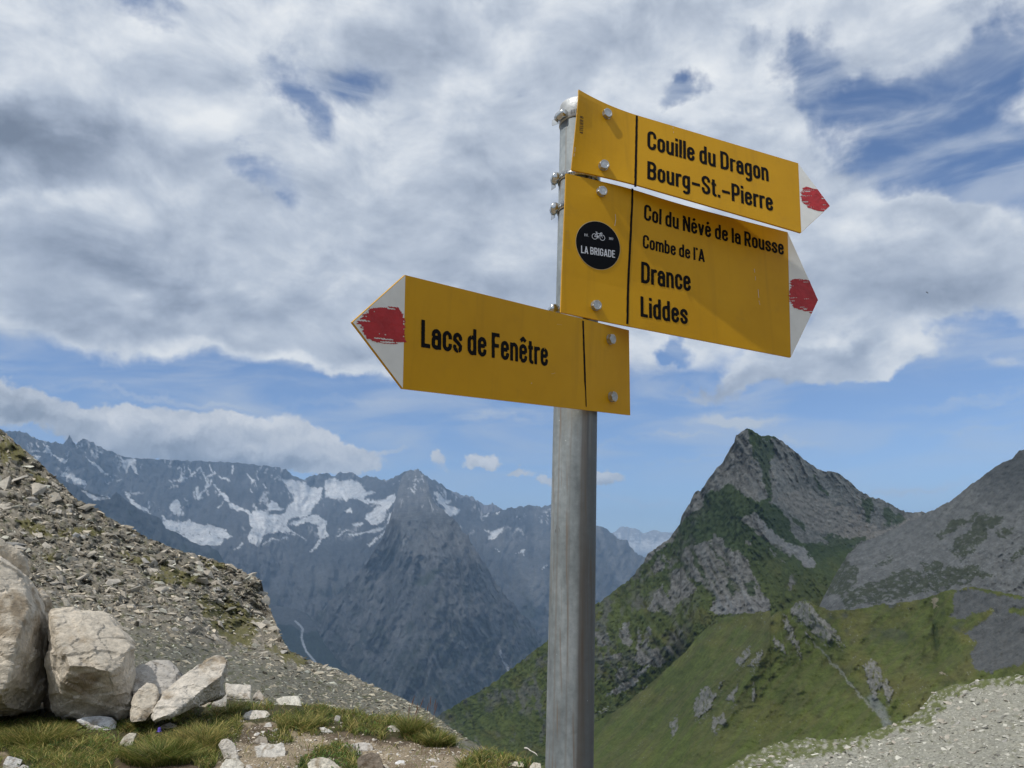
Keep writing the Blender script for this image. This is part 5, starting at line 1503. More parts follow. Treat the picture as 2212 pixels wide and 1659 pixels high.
# ------------------------------------------------------------------ high cloud out of view, placed and shaped to shade the mountains
def shade_cloud():
    H = 11000.0
    sh = np.array([SUN[0], SUN[1]]) / SUN[2] * H
    nx, ny = 66, 74
    gx = np.linspace(-8000, 4600, nx); gy = np.concatenate([np.linspace(230, 900, 14), np.linspace(1000, 14600, ny - 14)])
    X, Y = np.meshgrid(gx, gy)
    X = X + 160 * fbm(X / 900, Y / 900, o=3) * sstep(Y, 300, 900); 
    edge = np.minimum.reduce([sstep(X, -8000, -7000), sstep(X, 4600, 3600), sstep(Y, 225, 420), sstep(Y, 14600, 13800)])
    t = edge ** .5
    up = H + t * (420 + 380 * fbm(X / 1500, Y / 1500, o=4))
    dn = H - t * (120 + 110 * fbm(X / 700 + 9, Y / 700, o=4))
    XY = np.stack([X + sh[0], Y + sh[1]], -1)
    V = np.concatenate([np.concatenate([XY, up[..., None]], -1).reshape(-1, 3), np.concatenate([XY, dn[..., None] - 1.0], -1).reshape(-1, 3)])
    F = grid_faces(ny, nx); n0 = nx * ny
    F = np.concatenate([F, F[:, ::-1] + n0])
    m, t_, b = material("cloud_vapour")
    t_.n.remove(b)
    out = [n for n in t_.n if n.type == 'OUTPUT_MATERIAL'][0]
    tc = t_.new('ShaderNodeTexCoord')
    n1 = t_.noise(tc.outputs['Object'], 0.0011, 5, 0.55)
    gap = t_.maprange(n1, 0.36, 0.66, 0.20, 0.55)
    sy = t_.new('ShaderNodeSeparateXYZ'); t_.l.new(tc.outputs['Object'], sy.inputs[0])
    thin_ = t_.maprange(sy.outputs[1], -1500.0, 4000.0, 0.0, 0.24)            # sheet thinned over the far range to brighten its snow
    gap = t_.math('ADD', gap, thin_, clamp=True)
    df = t_.new('ShaderNodeBsdfDiffuse'); df.inputs[0].default_value = (.85, .86, .88, 1)
    tr = t_.new('ShaderNodeBsdfTranslucent'); tr.inputs[0].default_value = (.80, .83, .88, 1)
    tp = t_.new('ShaderNodeBsdfTransparent')
    a1 = t_.new('ShaderNodeMixShader'); a1.inputs[0].default_value = .6
    t_.l.new(df.outputs[0], a1.inputs[1]); t_.l.new(tr.outputs[0], a1.inputs[2])
    a2 = t_.new('ShaderNodeMixShader'); t_.l.new(gap, a2.inputs[0])
    t_.l.new(a1.outputs[0], a2.inputs[1]); t_.l.new(tp.outputs[0], a2.inputs[2])
    t_.l.new(a2.outputs[0], out.inputs[0])
    o = mesh_np("cloud", V, F, m)
    tag(o, "broad high cloud out of view, placed to shade the mountains", kind='structure')
shade_cloud()

# ------------------------------------------------------------------ loose rock kit
def hull_mesh(pts):
    bm = bmesh.new()
    for p in pts: bm.verts.new(p)
    r = bmesh.ops.convex_hull(bm, input=bm.verts)
    bmesh.ops.delete(bm, geom=list({g for g in r['geom_interior'] + r['geom_unused'] if isinstance(g, bmesh.types.BMVert)}), context='VERTS')
    bmesh.ops.triangulate(bm, faces=bm.faces)
    bmesh.ops.recalc_face_normals(bm, faces=bm.faces)
    bm.verts.index_update()
    V = np.array([v.co[:] for v in bm.verts]); F = np.array([[v.index for v in f.verts] for f in bm.faces])
    bm.free()
    return V, F

ROCKS = []
for k in range(12):
    rg = np.random.default_rng(100 + k)
    n = 11
    p = rg.normal(size=(n, 3)); p /= np.linalg.norm(p, axis=1)[:, None]
    p *= rg.uniform(.8, 1.05, (n, 1))
    p *= np.array([1.0, rg.uniform(.55, .95), rg.uniform(.35, .62)])
    ROCKS.append(hull_mesh(p))

def rot_to(nrm_):
    """rotation whose z axis is nrm_"""
    z = nrm_ / np.linalg.norm(nrm_, axis=-1, keepdims=True)
    a = np.where(np.abs(z[..., :1]) < .9, np.array([1.0, 0, 0]), np.array([0, 1.0, 0]))
    x = np.cross(a, z); x /= np.linalg.norm(x, axis=-1, keepdims=True)
    y = np.cross(z, x)
    return np.stack([x, y, z], -1)

def scatter(name, P, N, size, col, mat, seed=0, flat=1.0, tilt=.35, align=None, long=1.0):
    """many loose stones joined as one mesh"""
    rg = np.random.default_rng(seed)
    n = len(P)
    N = N + rg.normal(size=(n, 3)) * tilt
    R = rot_to(N)
    yaw = rg.uniform(0, 2 * pi, n) if align is None else align + rg.normal(size=n) * .5
    c, s = np.cos(yaw), np.sin(yaw)
    Rz = np.zeros((n, 3, 3)); Rz[:, 0, 0] = c; Rz[:, 0, 1] = -s; Rz[:, 1, 0] = s; Rz[:, 1, 1] = c; Rz[:, 2, 2] = 1
    M = R @ Rz
    k = rg.integers(0, len(ROCKS), n)
    Vs, Fs, Cs, off = [], [], [], 0
    for t, (V0, F0) in enumerate(ROCKS):
        id_ = np.nonzero(k == t)[0]
        if not len(id_): continue
        sc = size[id_][:, None] * np.stack([long * rg.uniform(.8, 1.25, len(id_)), rg.uniform(.7, 1.1, len(id_)), rg.uniform(.6, 1.1, len(id_)) * flat], -1)
        v = V0[None] * sc[:, None, :]
        v = np.einsum('nij,nkj->nki', M[id_], v) + P[id_][:, None, :]
        Vs.append(v.reshape(-1, 3)); Cs.append(np.repeat(col[id_], len(V0), 0))
        Fs.append((F0[None] + (np.arange(len(id_)) * len(V0))[:, None, None]).reshape(-1, 3) + off)
        off += len(id_) * len(V0)
    o = mesh_np(name, np.concatenate(Vs), np.concatenate(Fs), mat, colors=np.concatenate(Cs), smooth=False)
    return o

def rock_mat(name, s1, bump, bdist, amt=.3, attr=True, cols=None):
    m, t, b = material(name)
    tc = t.new('ShaderNodeTexCoord')
    n1 = t.noise(tc.outputs['Object'], s1, 7, 0.68)
    n2 = t.noise(tc.outputs['Object'], s1 * 6.5, 5, 0.65)
    if attr:
        a = t.new('ShaderNodeAttribute'); a.attribute_name = 'Col'; base = a.outputs['Color']
    else:
        oi = t.new('ShaderNodeObjectInfo')
        base = t.ramp(oi.outputs['Random'], cols)
    f = t.math('ADD', t.math('MULTIPLY', n1, .6), t.math('MULTIPLY', n2, .4))
    g = t.maprange(f, .34, .66, 1 - amt, 1 + amt, 'LINEAR')
    t.l.new(t.mix(1.0, base, g, 'MULTIPLY'), b.inputs['Base Color'])
    b.inputs['Roughness'].default_value = .9; b.inputs['Specular IOR Level'].default_value = .18
    bp = t.new('ShaderNodeBump'); bp.inputs['Strength'].default_value = bump; bp.inputs['Distance'].default_value = bdist
    t.l.new(f, bp.inputs['Height']); t.l.new(bp.outputs[0], b.inputs['Normal'])
    return m

# ------------------------------------------------------------------ rocky slope on the left
left_sil = ([(-160, 800), (-60, 880)] + Z1([(0, 95), (100, 180), (220, 280), (340, 380), (450, 490), (560, 590), (640, 680), (740, 740), (870, 800), (920, 850), (1020, 900), (1150, 960), (1290, 1040), (1450, 1110), (1560, 1150), (1700, 1190), (1850, 1230), (1970, 1270), (2080, 1315), (2150, 1350)]) +
            [(545, 1243), (565, 1257), (572, 1293), (586, 1325), (596, 1348), (607, 1378), (625, 1408), (675, 1430), (740, 1453), (810, 1485), (875, 1513), (915, 1533), (960, 1563), (1000, 1593), (1090, 1640), (1180, 1690)])
left_rf = tps([(0, 930, 100), (300, 1105, 90), (450, 1200, 85), (560, 1258, 80), (575, 1330, 78), (605, 1385, 68), (680, 1430, 62), (740, 1453, 58), (900, 1525, 47), (1000, 1590, 39), (1090, 1640, 34), (0, 1500, 46), (300, 1500, 44), (600, 1530, 40), (900, 1600, 36), (200, 1250, 73), (400, 1350, 65),
               (500, 1340, 74), (0, 1250, 70), (0, 1100, 86), (-150, 1000, 102), (-150, 1500, 48), (200, 1600, 36), (600, 1640, 33), (1000, 1690, 31), (1150, 1700, 31)], .001)
def left_relief(x, y):
    u = x * .80 + y * .60; v = -x * .60 + y * .80           # along / across the slope
    xs, ys = warp(u, v, 10, 40, 3)
    led = ridged(xs / 70, ys / 26, 7.0, o=4)                # ledges
    return (led - .5) * 1.5 + fbm(x / 5, y / 5, 3.0, o=4) * .5 + fbm(x / 26, y / 22, 5.0, o=3) * .9
def left_r(px, py, f=None):
    up = sstep(py - (1290 + .20 * px), 40, -60)             # craggy above, smoother shale below
    return left_rf(px, py) - left_relief(px, py) * (0.35 + 1.15 * up)
moss_p = [Z1([(0, 110), (110, 200), (220, 300), (180, 380), (60, 380), (0, 370)]), Z1([(480, 985), (600, 950), (800, 945), (960, 990), (860, 1010), (660, 1000), (520, 1020)]), Z1([(1700, 1190), (1860, 1230), (1990, 1290), (1900, 1330), (1760, 1270)]),
          Z1([(150, 880), (330, 900), (460, 1000), (300, 1040), (180, 960)]), Z1([(330, 1170), (500, 1180), (520, 1240), (400, 1250)]), Z1([(1230, 1380), (1450, 1300), (1700, 1330), (1800, 1438), (1500, 1438)]), Z1([(240, 430), (420, 500), (400, 560), (260, 520)]), Z1([(1000, 1150), (1200, 1200), (1500, 1250), (1480, 1300), (1200, 1260)]),
          [(420, 1290), (520, 1300), (560, 1340), (540, 1400), (470, 1370)], [(560, 1390), (620, 1400), (680, 1440), (620, 1430)]]
def left_col(x, y):
    xs, ys = rag(x, y, 34, 30, 14)
    n = fbm(x / 9, y / 7, 2.0, o=6, gain=.62)
    low = sstep(y - (1295 + .22 * x), -35, 35)
    c = np.array([.185, .168, .138]) * (1 + .65 * n[..., None])
    sh = np.array([.125, .122, .100]) * (1 + .45 * fbm((x * .8 + y * .6) / 18, (-x * .6 + y * .8) / 3.4, 2.0, o=4)[..., None])
    c = c * (1 - low[..., None]) + sh * low[..., None]
    c = paint(c, sstep(fbm(x / 16 + 7, y / 10, 4.0, o=5, gain=.62), .05, .28), (.075, .080, .036), .8)
    c = paint(c, polymask(xs, ys, moss_p) * sstep(n, -.5, .0), (.105, .098, .032), .85)
    c = paint(c, sstep(fbm(x / 11, y / 8 + 5, 9.0, o=4), .22, .42), (.06, .055, .045), .7)
    return np.clip(c, .01, .7)
M_LEFT = terrain_mat("stony_slope", 3.5, 14.0, .35, .7, .06)
T_left = Terrain(left_sil, [(-200, 1690), (1250, 1740)], left_r, -150, 1170, 3.2, jag=5.0, jscale=9, seed=91)
o = T_left.build("hillside", left_col, M_LEFT, back=.35)
tag(o, "stony slope of broken grey-tan rock falling from the left edge", kind='structure')

def surf_points(T, rf, n, seed, ylo=None, test=None):
    rg = np.random.default_rng(seed)
    x = rg.uniform(T.x0, T.x1, n); 
    t, b = T.top(x), T.bot(x)
    y = t + (b - t) * rg.uniform(0, 1, n)
    if test is not None:
        k = test(x, y, rg); x, y = x[k], y[k]
    e = 4.0
    P = at(x, y, rf(x, y)); Pu = at(x + e, y, rf(x + e, y)); Pv = at(x, y + e, rf(x, y + e))
    N = np.cross(Pu - P, Pv - P); N /= np.linalg.norm(N, axis=1)[:, None]
    N[N[:, 2] < 0] *= -1
    N = N * .5 + np.array([0, 0, .5]); N /= np.linalg.norm(N, axis=1)[:, None]
    return x, y, P, N

smooth_r = lambda x, y: left_r(x, y)
def hill_test(x, y, rg):
    low = sstep(y - (1295 + .22 * x), -35, 35)
    keep = rg.uniform(size=len(x)) < (1.0 - .35 * low) * (1 - .62 * polymask(*rag(x, y, 34, 30, 14), moss_p))
    return keep & (y < 1600)
hx, hy, hp, hn = surf_points(T_left, left_r, 30000, 5, test=hill_test)
rg = np.random.default_rng(55)
low = sstep(hy - (1295 + .22 * hx), -35, 35)
pxs = (1.9 + 2.7 * rg.pareto(1.9, len(hx)))
pxs = np.minimum(pxs, lerp(24.0, 11.0, low) * rg.uniform(.5, 1, len(hx)))
dist = np.linalg.norm(hp - EYE, axis=1)
hs = pxs * dist / FOC * .72
tone = rg.normal(size=len(hx))
hcol = (np.array([.37, .325, .255]) * (1 - low[:, None]) + np.array([.275, .25, .195]) * low[:, None]) * np.clip(1 + .38 * tone, .3, 1.8)[:, None]
hcol = hcol * np.where((rg.uniform(size=len(hx)) < .3)[:, None], np.array([.90, 1.0, 1.08]), np.ones(3))
order = np.argsort(-pxs)
big = [i for i in order if hx[i] > -20][:170]
bigset = np.zeros(len(hx), bool); bigset[big] = True
M_RUB = rock_mat("rubble", 5.0, .6, .03)
o = scatter("scree", hp[~bigset], hn[~bigset], hs[~bigset], hcol[~bigset], M_RUB, 3, flat=1.0, tilt=.4, align=1.45, long=1.45)
tag(o, "loose broken stones strewn over the left slope", kind='stuff')
ROCKCOL = [(0.0, (.26, .235, .195)), (.35, (.36, .325, .27)), (.7, (.44, .40, .34)), (1.0, (.30, .29, .27))]
M_ROCKI = rock_mat("slope_rock", 1.6, .7, .08, .35, False, ROCKCOL)
rock_me = []
for k, (V0, F0) in enumerate(ROCKS):
    ob = mesh_np("rock", V0, F0, M_ROCKI, smooth=False, link=False)
    rock_me.append(ob.data); bpy.data.objects.remove(ob)
def lone_rock(name, P, N, size, label, group=None, cat='rock', k=0, yaw=0.0, sc=(1, 1, 1)):
    ob = bpy.data.objects.new(name, rock_me[k % len(rock_me)])
    M = rot_to(np.asarray(N)[None])[0]
    ob.matrix_world = Matrix.Translation(Vector(P)) @ Matrix(M.tolist()).to_4x4() @ Matrix.Rotation(yaw, 4, 'Z') @ Matrix.Diagonal((size * sc[0], size * sc[1], size * sc[2], 1))
    COL.objects.link(ob)
    tag(ob, label, cat, group)
    return ob
for j, i in enumerate(big):
    nn = hn[i] + rg.normal(size=3) * .3
    lone_rock("rock", hp[i], nn, hs[i] * 1.05, "angular grey-tan rock lying loose on the stony left slope", "loose rocks on the left slope", k=j, yaw=rg.uniform(0, 6), sc=(1.1, .9, rg.uniform(.7, 1.1)))
def spot(px, py): return at(np.array([px]), np.array([py]), left_r(np.array([px]), np.array([py])))[0]
for (zx, zy, wpx, k, lab) in ((405, 1112, 21, 2, "rounded grey boulder alone on the left slope, below the brown turf"), (440, 985, 14, 5, "pale whitish block on the left slope above the rounded boulder"),
                              (735, 1012, 16, 7, "light grey block perched at the lip of the dark hollow"), (915, 1195, 11, 1, "pale blocky stone under the dark hollow of the left slope"), (60, 560, 30, 3, "long grey slab jutting from the upper left slope"),
                              (330, 610, 30, 4, "broad cracked grey slab on the upper left slope"), (480, 690, 26, 8, "tilted grey slab at the lower edge of the cracked slabs")):
    px, py = Z1([(zx, zy)])[0]
    p = spot(px, py)
    d = np.linalg.norm(p - EYE)
    lone_rock("boulder", p, (.25, -.35, .9), wpx * d / FOC, lab, cat='boulder', k=k, yaw=.5, sc=(1.0, .8, 1.0 if k == 2 else .75))

# ------------------------------------------------------------------ scree bank in the lower right corner
bank_sil = [(1380, 1790), (1480, 1722), (1560, 1668), (1620, 1632), (1680, 1606), (1740, 1598), (1790, 1600), (1830, 1600), (1894, 1580), (1940, 1562), (1983, 1541), (2010, 1506), (2022, 1494), (2060, 1482), (2098, 1475), (2150, 1468), (2212, 1460), (2420, 1425)]
bank_rf = tps([(1480, 1722, 38), (1680, 1606, 48), (1830, 1600, 47), (1983, 1541, 50), (2022, 1494, 54), (2212, 1460, 54), (2420, 1425, 56), (1500, 1800, 30), (1800, 1800, 30), (2212, 1800, 27), (2420, 1800, 27), (2000, 1650, 40), (2212, 1600, 42)], .001)
def bank_r(px, py, f=None):
    return bank_rf(px, py) - (fbm(px / 40, py / 24, 2.0, o=4) * .9 + fbm(px / 5, py / 4, 3.0, o=3) * .16)
turf_b = [[(1400, 1790), (1560, 1640), (1680, 1585), (1850, 1580), (2000, 1520), (2030, 1480), (2230, 1445), (2230, 1470), (2100, 1492), (2045, 1510), (2000, 1560), (1900, 1598), (1850, 1612), (1700, 1630), (1500, 1760)], [(1560, 1680), (1640, 1610), (1700, 1590), (1760, 1600), (1850, 1598), (1820, 1625), (1730, 1640), (1660, 1665), (1600, 1700)], [(1890, 1590), (1985, 1545), (2030, 1500), (2060, 1500), (2010, 1560), (1940, 1585)], [(1930, 1552), (2010, 1530), (2035, 1536), (1960, 1560)]]
def bank_col(x, y):
    n = fbm(x / 7, y / 5, 2.0, o=5)
    c = np.array([.25, .245, .205]) * (1 + .45 * n[..., None])
    xs, ys = rag(x, y, 44, 40, 8)
    tf = polymask(xs, ys, turf_b) * sstep(fbm(x / 12, y / 8, 4.0, o=4), -.3, .05)
    c = paint(c, tf, (.085, .100, .028), .9)
    c = paint(c, sstep(fbm(x / 22, y / 8, 6.0, o=4), .22, .4), (.15, .15, .085), .55)
    return np.clip(c, .01, .7)
T_bank = Terrain(bank_sil, [(1350, 1800), (2450, 1800)], bank_r, 1400, 2400, 3.2, jag=7.0, jscale=15, seed=7)
o = T_bank.build("scree_slope", bank_col, terrain_mat("pale_scree", 3.0, 13.0, .35, .8, .05), back=.3)
tag(o, "pale bank of fine scree in the lower right corner", kind='structure')
def bank_test(x, y, rg):
    xs, ys = rag(x, y, 44, 40, 8)
    return (rg.uniform(size=len(x)) > polymask(xs, ys, turf_b) * .72) & (y < 1690)
bx_, by_, bp_, bn_ = surf_points(T_bank, bank_r, 20000, 15, test=bank_test)
rg = np.random.default_rng(77)
pxs = np.minimum(1.1 + 1.5 * rg.pareto(1.9, len(bx_)), 11)
bs = pxs * np.linalg.norm(bp_ - EYE, axis=1) / FOC * .75
bc = np.array([.36, .35, .305]) * np.clip(1 + .36 * rg.normal(size=len(bx_)), .4, 1.6)[:, None]
order = np.argsort(-pxs); bigb = np.zeros(len(bx_), bool); bigb[[i for i in order if by_[i] < 1665 and bx_[i] < 2215][:60]] = True
o = scatter("scree", bp_[~bigb], bn_[~bigb], bs[~bigb], bc[~bigb], M_RUB, 13, flat=.7, tilt=.3)
tag(o, "fine pale stone chips covering the lower right bank", kind='stuff')
for j, i in enumerate(np.nonzero(bigb)[0]):
    lone_rock("stone", bp_[i], bn_[i] + rg.normal(size=3) * .2, bs[i], "flat pale stone lying on the lower right scree bank", "larger stones on the lower right scree", cat='stone', k=j, yaw=rg.uniform(0, 6), sc=(1.1, .9, .6))

# ------------------------------------------------------------------ the grassy knoll in front
def ground_r(px, py):
    _, e = azel(px, py)
    return EYE[2] / np.tan(-e)
edge_pts = np.array([(-700, 1480), (-100, 1478), (0, 1490), (150, 1495), (300, 1492), (480, 1497), (560, 1508), (650, 1514), (720, 1520), (800, 1534), (860, 1540), (940, 1560), (990, 1590), (1040, 1606), (1100, 1618), (1170, 1638), (1250, 1668), (1400, 1725), (1700, 1790), (2300, 1830)])
ea, ee = azel(edge_pts[:, 0], edge_pts[:, 1]); er_ = EYE[2] / np.tan(-ee)
def edge_r(a):
    return np.interp(a, ea, er_)
def ground_z(x, y):
    x = np.asarray(x, float); y = np.asarray(y, float)
    a = np.arctan2(x, y); r = np.hypot(x, y)
    z = .045 * fbm(x / 1.1, y / 1.1, o=3) * sstep(r, 2.5, 5) + .015 * fbm(x / .3, y / .3, o=3)
    ex = r - edge_r(a)
    fr = sstep(np.cos(a), -.2, .3)
    z = z - np.where(ex > -.4, (np.maximum(ex + .4, 0)) ** 1.5 * .55, 0) * fr
    return z
def project(P):
    d = P - EYE
    w = d @ FWD
    return CX + FOC * d[..., 0] / w, CY - FOC * (d @ UPV) / w
grass_p = [[(-300, 1470), (0, 1500), (90, 1535), (170, 1548), (260, 1558), (330, 1548), (420, 1512), (480, 1505), (560, 1508), (700, 1512), (860, 1530), (950, 1562), (992, 1605), (940, 1612), (860, 1597), (790, 1592), (740, 1580), (700, 1590), (640, 1585), (600, 1562), (560, 1562), (530, 1560), (520, 1590), (500, 1640), (450, 1662), (380, 1640), (300, 1625), (250, 1640), (230, 1700), (60, 1700), (20, 1625), (-300, 1640)],
           [(640, 1652), (690, 1612), (740, 1606), (775, 1618), (785, 1650), (770, 1700), (650, 1700)], [(990, 1650), (1050, 1622), (1110, 1632), (1175, 1638), (1180, 1655), (1100, 1665), (1050, 1690), (980, 1690)], [(1010, 1597), (1090, 1608), (1110, 1625), (1050, 1622)],
           [(560, 1590), (610, 1575), (640, 1600), (600, 1612)], [(-300, 1640), (0, 1640), (0, 1700), (-300, 1800)]]
def grass_mask(px, py):
    xs, ys = warp(px, py, 12, 30, 5)
    return polymask(xs, ys, grass_p)
na, nr_ = 430, 150
aa = np.concatenate([np.linspace(-pi, -.85, 40), np.linspace(-.84, .35, na - 70), np.linspace(.37, pi, 30)])
rr = np.concatenate([np.linspace(.0, 4.5, 24), np.linspace(4.6, 12.5, nr_ - 44), np.linspace(12.8, 30, 20)])
RR, AA = np.meshgrid(rr, aa, indexing='ij')
GXY = np.stack([RR * np.sin(AA), RR * np.cos(AA)], -1)
GZ_ = ground_z(GXY[..., 0], GXY[..., 1])
GP = np.concatenate([GXY, GZ_[..., None]], -1)
vis = (GP - EYE) @ FWD > .5
gpx, gpy = project(np.where(vis[..., None], GP, np.array([0, 5.0, 0])))
gm = grass_mask(gpx, gpy) * vis
x_, y_ = GXY[..., 0], GXY[..., 1]
n = fbm(x_ / .5, y_ / .5, 2.0, o=5)
gc = np.array([.26, .21, .145]) * (1 + .45 * n[..., None])
gc = paint(gc, sstep(fbm(x_ / .9 + 3, y_ / .9, 5.0, o=4), -.05, .3), (.135, .10, .068), .8)
soil = polymask(*warp(gpx, gpy, 8, 20, 2), [[(230, 1640), (300, 1620), (400, 1630), (450, 1650), (420, 1700), (230, 1700)], [(500, 1570), (560, 1565), (620, 1590), (560, 1610), (520, 1610)], [(690, 1575), (760, 1575), (900, 1600), (860, 1615), (780, 1600), (700, 1600)]])
gc = paint(gc, soil, (.075, .055, .038), .8)
gc = paint(gc, gm, (.040, .040, .016), .9)
M_GROUND = terrain_mat("trodden_earth", 9.0, 60.0, .35, .8, .02)
o = mesh_np("ground", GP.reshape(-1, 3), grid_faces(len(rr), len(aa))[:, ::-1], M_GROUND, colors=np.clip(gc, .01, .7).reshape(-1, 3))
tag(o, "trodden earth and turf of the pass around the signpost", kind='structure')

# ------------------------------------------------------------------ boulders and stones on the knoll
def dense(V, F, voxel):
    me = bpy.data.meshes.new("tmp"); me.from_pydata([tuple(v) for v in V], [], [tuple(map(int, f)) for f in F]); me.update()
    ob = bpy.data.objects.new("tmp", me); COL.objects.link(ob)
    md = ob.modifiers.new("r", 'REMESH'); md.mode = 'VOXEL'; md.voxel_size = voxel
    dg = bpy.context.evaluated_depsgraph_get()
    ev = ob.evaluated_get(dg); m2 = bpy.data.meshes.new_from_object(ev)
    bpy.data.objects.remove(ob); bpy.data.meshes.remove(me)
    return m2

def boulder(name, pts3, label, cat, tint=(.50, .445, .365), seed=0, voxel=.02, rough=1.0, group=None, crack=.0, cuts=15, cell_amp=.16):
    pts3 = np.asarray(pts3, float)
    V, F = hull_mesh(pts3)
    size = float(np.ptp(V, 0).max())
    me = dense(V, F, voxel)
    n = len(me.vertices)
    co = np.empty(n * 3, np.float32); me.vertices.foreach_get('co', co); co = co.reshape(-1, 3).astype(float)
    no = np.empty(n * 3, np.float32); me.vertex_normals.foreach_get('vector', no); no = no.reshape(-1, 3).astype(float)
    s = size
    rgb_ = np.random.default_rng(500 + seed)
    ctr = co.mean(0); q_ = co - ctr
    for _ in range(cuts):                                    # flat fracture faces knocked off the block
        nn = rgb_.normal(size=3); nn /= np.linalg.norm(nn)
        hgt_ = q_ @ nn
        cut = hgt_.max() - s * rgb_.uniform(.004, .030)
        q_ = q_ - np.maximum(hgt_ - cut, 0)[:, None] * nn
    co = q_ + ctr
    x, y, z = co[:, 0] + seed * 3.1, co[:, 1] + seed, co[:, 2] + seed * 7.7
    k = 2.2 / s
    bed = z * .82 + x * .45
    d0 = np.zeros(n)
    for K_, am, tl_ in ((26, .020, .16), (150, .010, .20)):               # split faces: every cell its own plane
        sd_ = rgb_.uniform(q_.min(0), q_.max(0), (K_, 3))
        wq = q_ + .05 * s * np.stack([fbm(x * k * 1.5, y * k * 1.5 + 7 * j_, z * k * 1.5, o=3) for j_ in range(3)], -1)
        dm = ((wq[:, None, :] - sd_[None]) ** 2).sum(-1); cell = dm.argmin(1)
        tv = rgb_.normal(size=(K_, 3)) * tl_; ov = rgb_.normal(size=K_) * am * s
        d0 += np.clip(((q_ - sd_[cell]) * tv[cell]).sum(1), -.03 * s, .03 * s) + np.clip(ov[cell], -.02 * s, .02 * s)
    d = d0 * rough * cell_amp
    d = d + (fbm(x * k * 2.2, y * k * 2.2, z * k * 2.2, o=6, gain=.68) * .010 + (ridged(x * k * 4.0, y * k * 4.0, bed * k * 5.5, o=5) - .5) * .013) * s * rough
    led_ = perlin(x * k * .9 + 3, y * k * .9, bed * k * 2.2)                # broken ledges
    d += (sstep(led_, .02, .03) - .5) * .012 * s * rough
    led2 = perlin(x * k * 2.6 + 8, y * k * 2.6, bed * k * 4.5)
    d += (sstep(led2, .05, .09) - .5) * .008 * s * rough
    st = perlin(x * k * .6, y * k * .6, bed * k * 3.0)
    d += -np.where(np.abs(st) < .018, (.018 - np.abs(st)) / .018, 0) * .020 * s * crack
    pl = np.abs(perlin(x * k * .8 + 5, y * k * .8, bed * k * .6))
    pl = np.where(perlin(x * k * .7, y * k * .7 + 9, z * k * .7) > .12, pl, 1.0)
    d += -np.where(pl < .010, (.010 - pl) / .010, 0) * .026 * s * crack
    co2 = co + no * d[:, None]
    me.vertices.foreach_set('co', co2.astype(np.float32).ravel()); me.update()
    t = np.array(tint)
    m1 = fbm(x * k * 2.4, y * k * 2.4, z * k * 2.4, o=6, gain=.7)
    c = t * (1.06 + .42 * m1[:, None])
    c = paint(c, sstep(fbm(x * k * 1.6 + 9, y * k * 1.6, z * k * 1.6, o=6, gain=.68), .06, .34), t * np.array([.50, .43, .34]), .85)     # brown weathering
    c = paint(c, sstep(fbm(x * k * 3.6, y * k * 3.6 + 4, z * k * 3.6, o=5, gain=.7), .16, .36), t * np.array([.62, .65, .68]), .7)       # grey lichen
    c = paint(c, (pl < .008) | (np.abs(st) < .012), t * .45, .6 * crack)
    a = me.attributes.new('Col', 'FLOAT_COLOR', 'POINT')
    q = np.ones((n, 4), np.float32); q[:, :3] = np.clip(c, .02, .8); a.data.foreach_set('color', q.ravel())
    me.polygons.foreach_set('use_smooth', np.zeros(len(me.polygons), bool))
    me.materials.clear(); me.materials.append(M_BOULDER)
    me.name = name
    ob = bpy.data.objects.new(name, me); COL.objects.link(ob)
    # origin at the foot
    tag(ob, label, cat, group)
    return ob
M_BOULDER = rock_mat("pale_gneiss", 16.0, 1.0, .022, .36)

def pts(lst):
    a = np.array(lst, float)
    return at(a[:, 0], a[:, 1], a[:, 2])

boulder("boulder", pts([(62, 1318, 9.30), (38, 1368, 9.05), (14, 1458, 8.95), (-12, 1530, 9.00), (101, 1378, 9.95), (96, 1505, 9.90), (86, 1300, 9.95), (70, 1262, 9.90), (36, 1226, 9.70), (0, 1203, 9.70), (-120, 1180, 9.70), (-150, 1500, 9.40), (-150, 1545, 9.50), (80, 1540, 9.85), (-100, 1200, 11.40), (75, 1270, 11.20), (90, 1500, 10.90), (-120, 1540, 11.10)]),
        "tall beige boulder cut by the left edge of the picture", 'boulder', seed=1, voxel=.020)
boulder("boulder", pts([(115, 1315, 9.9), (170, 1311, 9.95), (225, 1318, 9.9), (258, 1336, 9.8), (285, 1372, 9.6), (111, 1335, 9.4), (148, 1438, 8.82), (232, 1440, 8.80), (291, 1405, 9.15), (107, 1440, 9.3), (297, 1450, 9.3), (130, 1548, 9.30), (200, 1552, 9.22), (262, 1550, 9.25), (284, 1530, 9.32), (110, 1535, 9.4), (130, 1330, 10.8), (250, 1345, 10.7), (130, 1545, 10.5), (280, 1540, 10.4)]),
        "big squarish beige boulder beside the leftmost one", 'boulder', seed=63, voxel=.018)
boulder("boulder", pts([(-60, 1140, 11.40), (0, 1163, 11.30), (30, 1177, 11.30), (58, 1215, 11.30), (66, 1236, 11.30), (40, 1330, 11.40), (-80, 1330, 11.50), (-60, 1180, 12.30), (50, 1240, 12.10)]),
        "sunlit boulder top peeping over the leftmost boulder", 'boulder', seed=3, voxel=.03)
boulder("boulder", pts([(84, 1264, 10.80), (98, 1270, 10.80), (111, 1304, 10.80), (110, 1380, 10.70), (80, 1400, 10.70), (78, 1290, 10.80), (90, 1280, 11.40), (108, 1380, 11.40), (85, 1530, 10.50), (112, 1530, 10.50)]),
        "narrow upright rock wedged between the two big boulders", 'boulder', seed=4, voxel=.03)
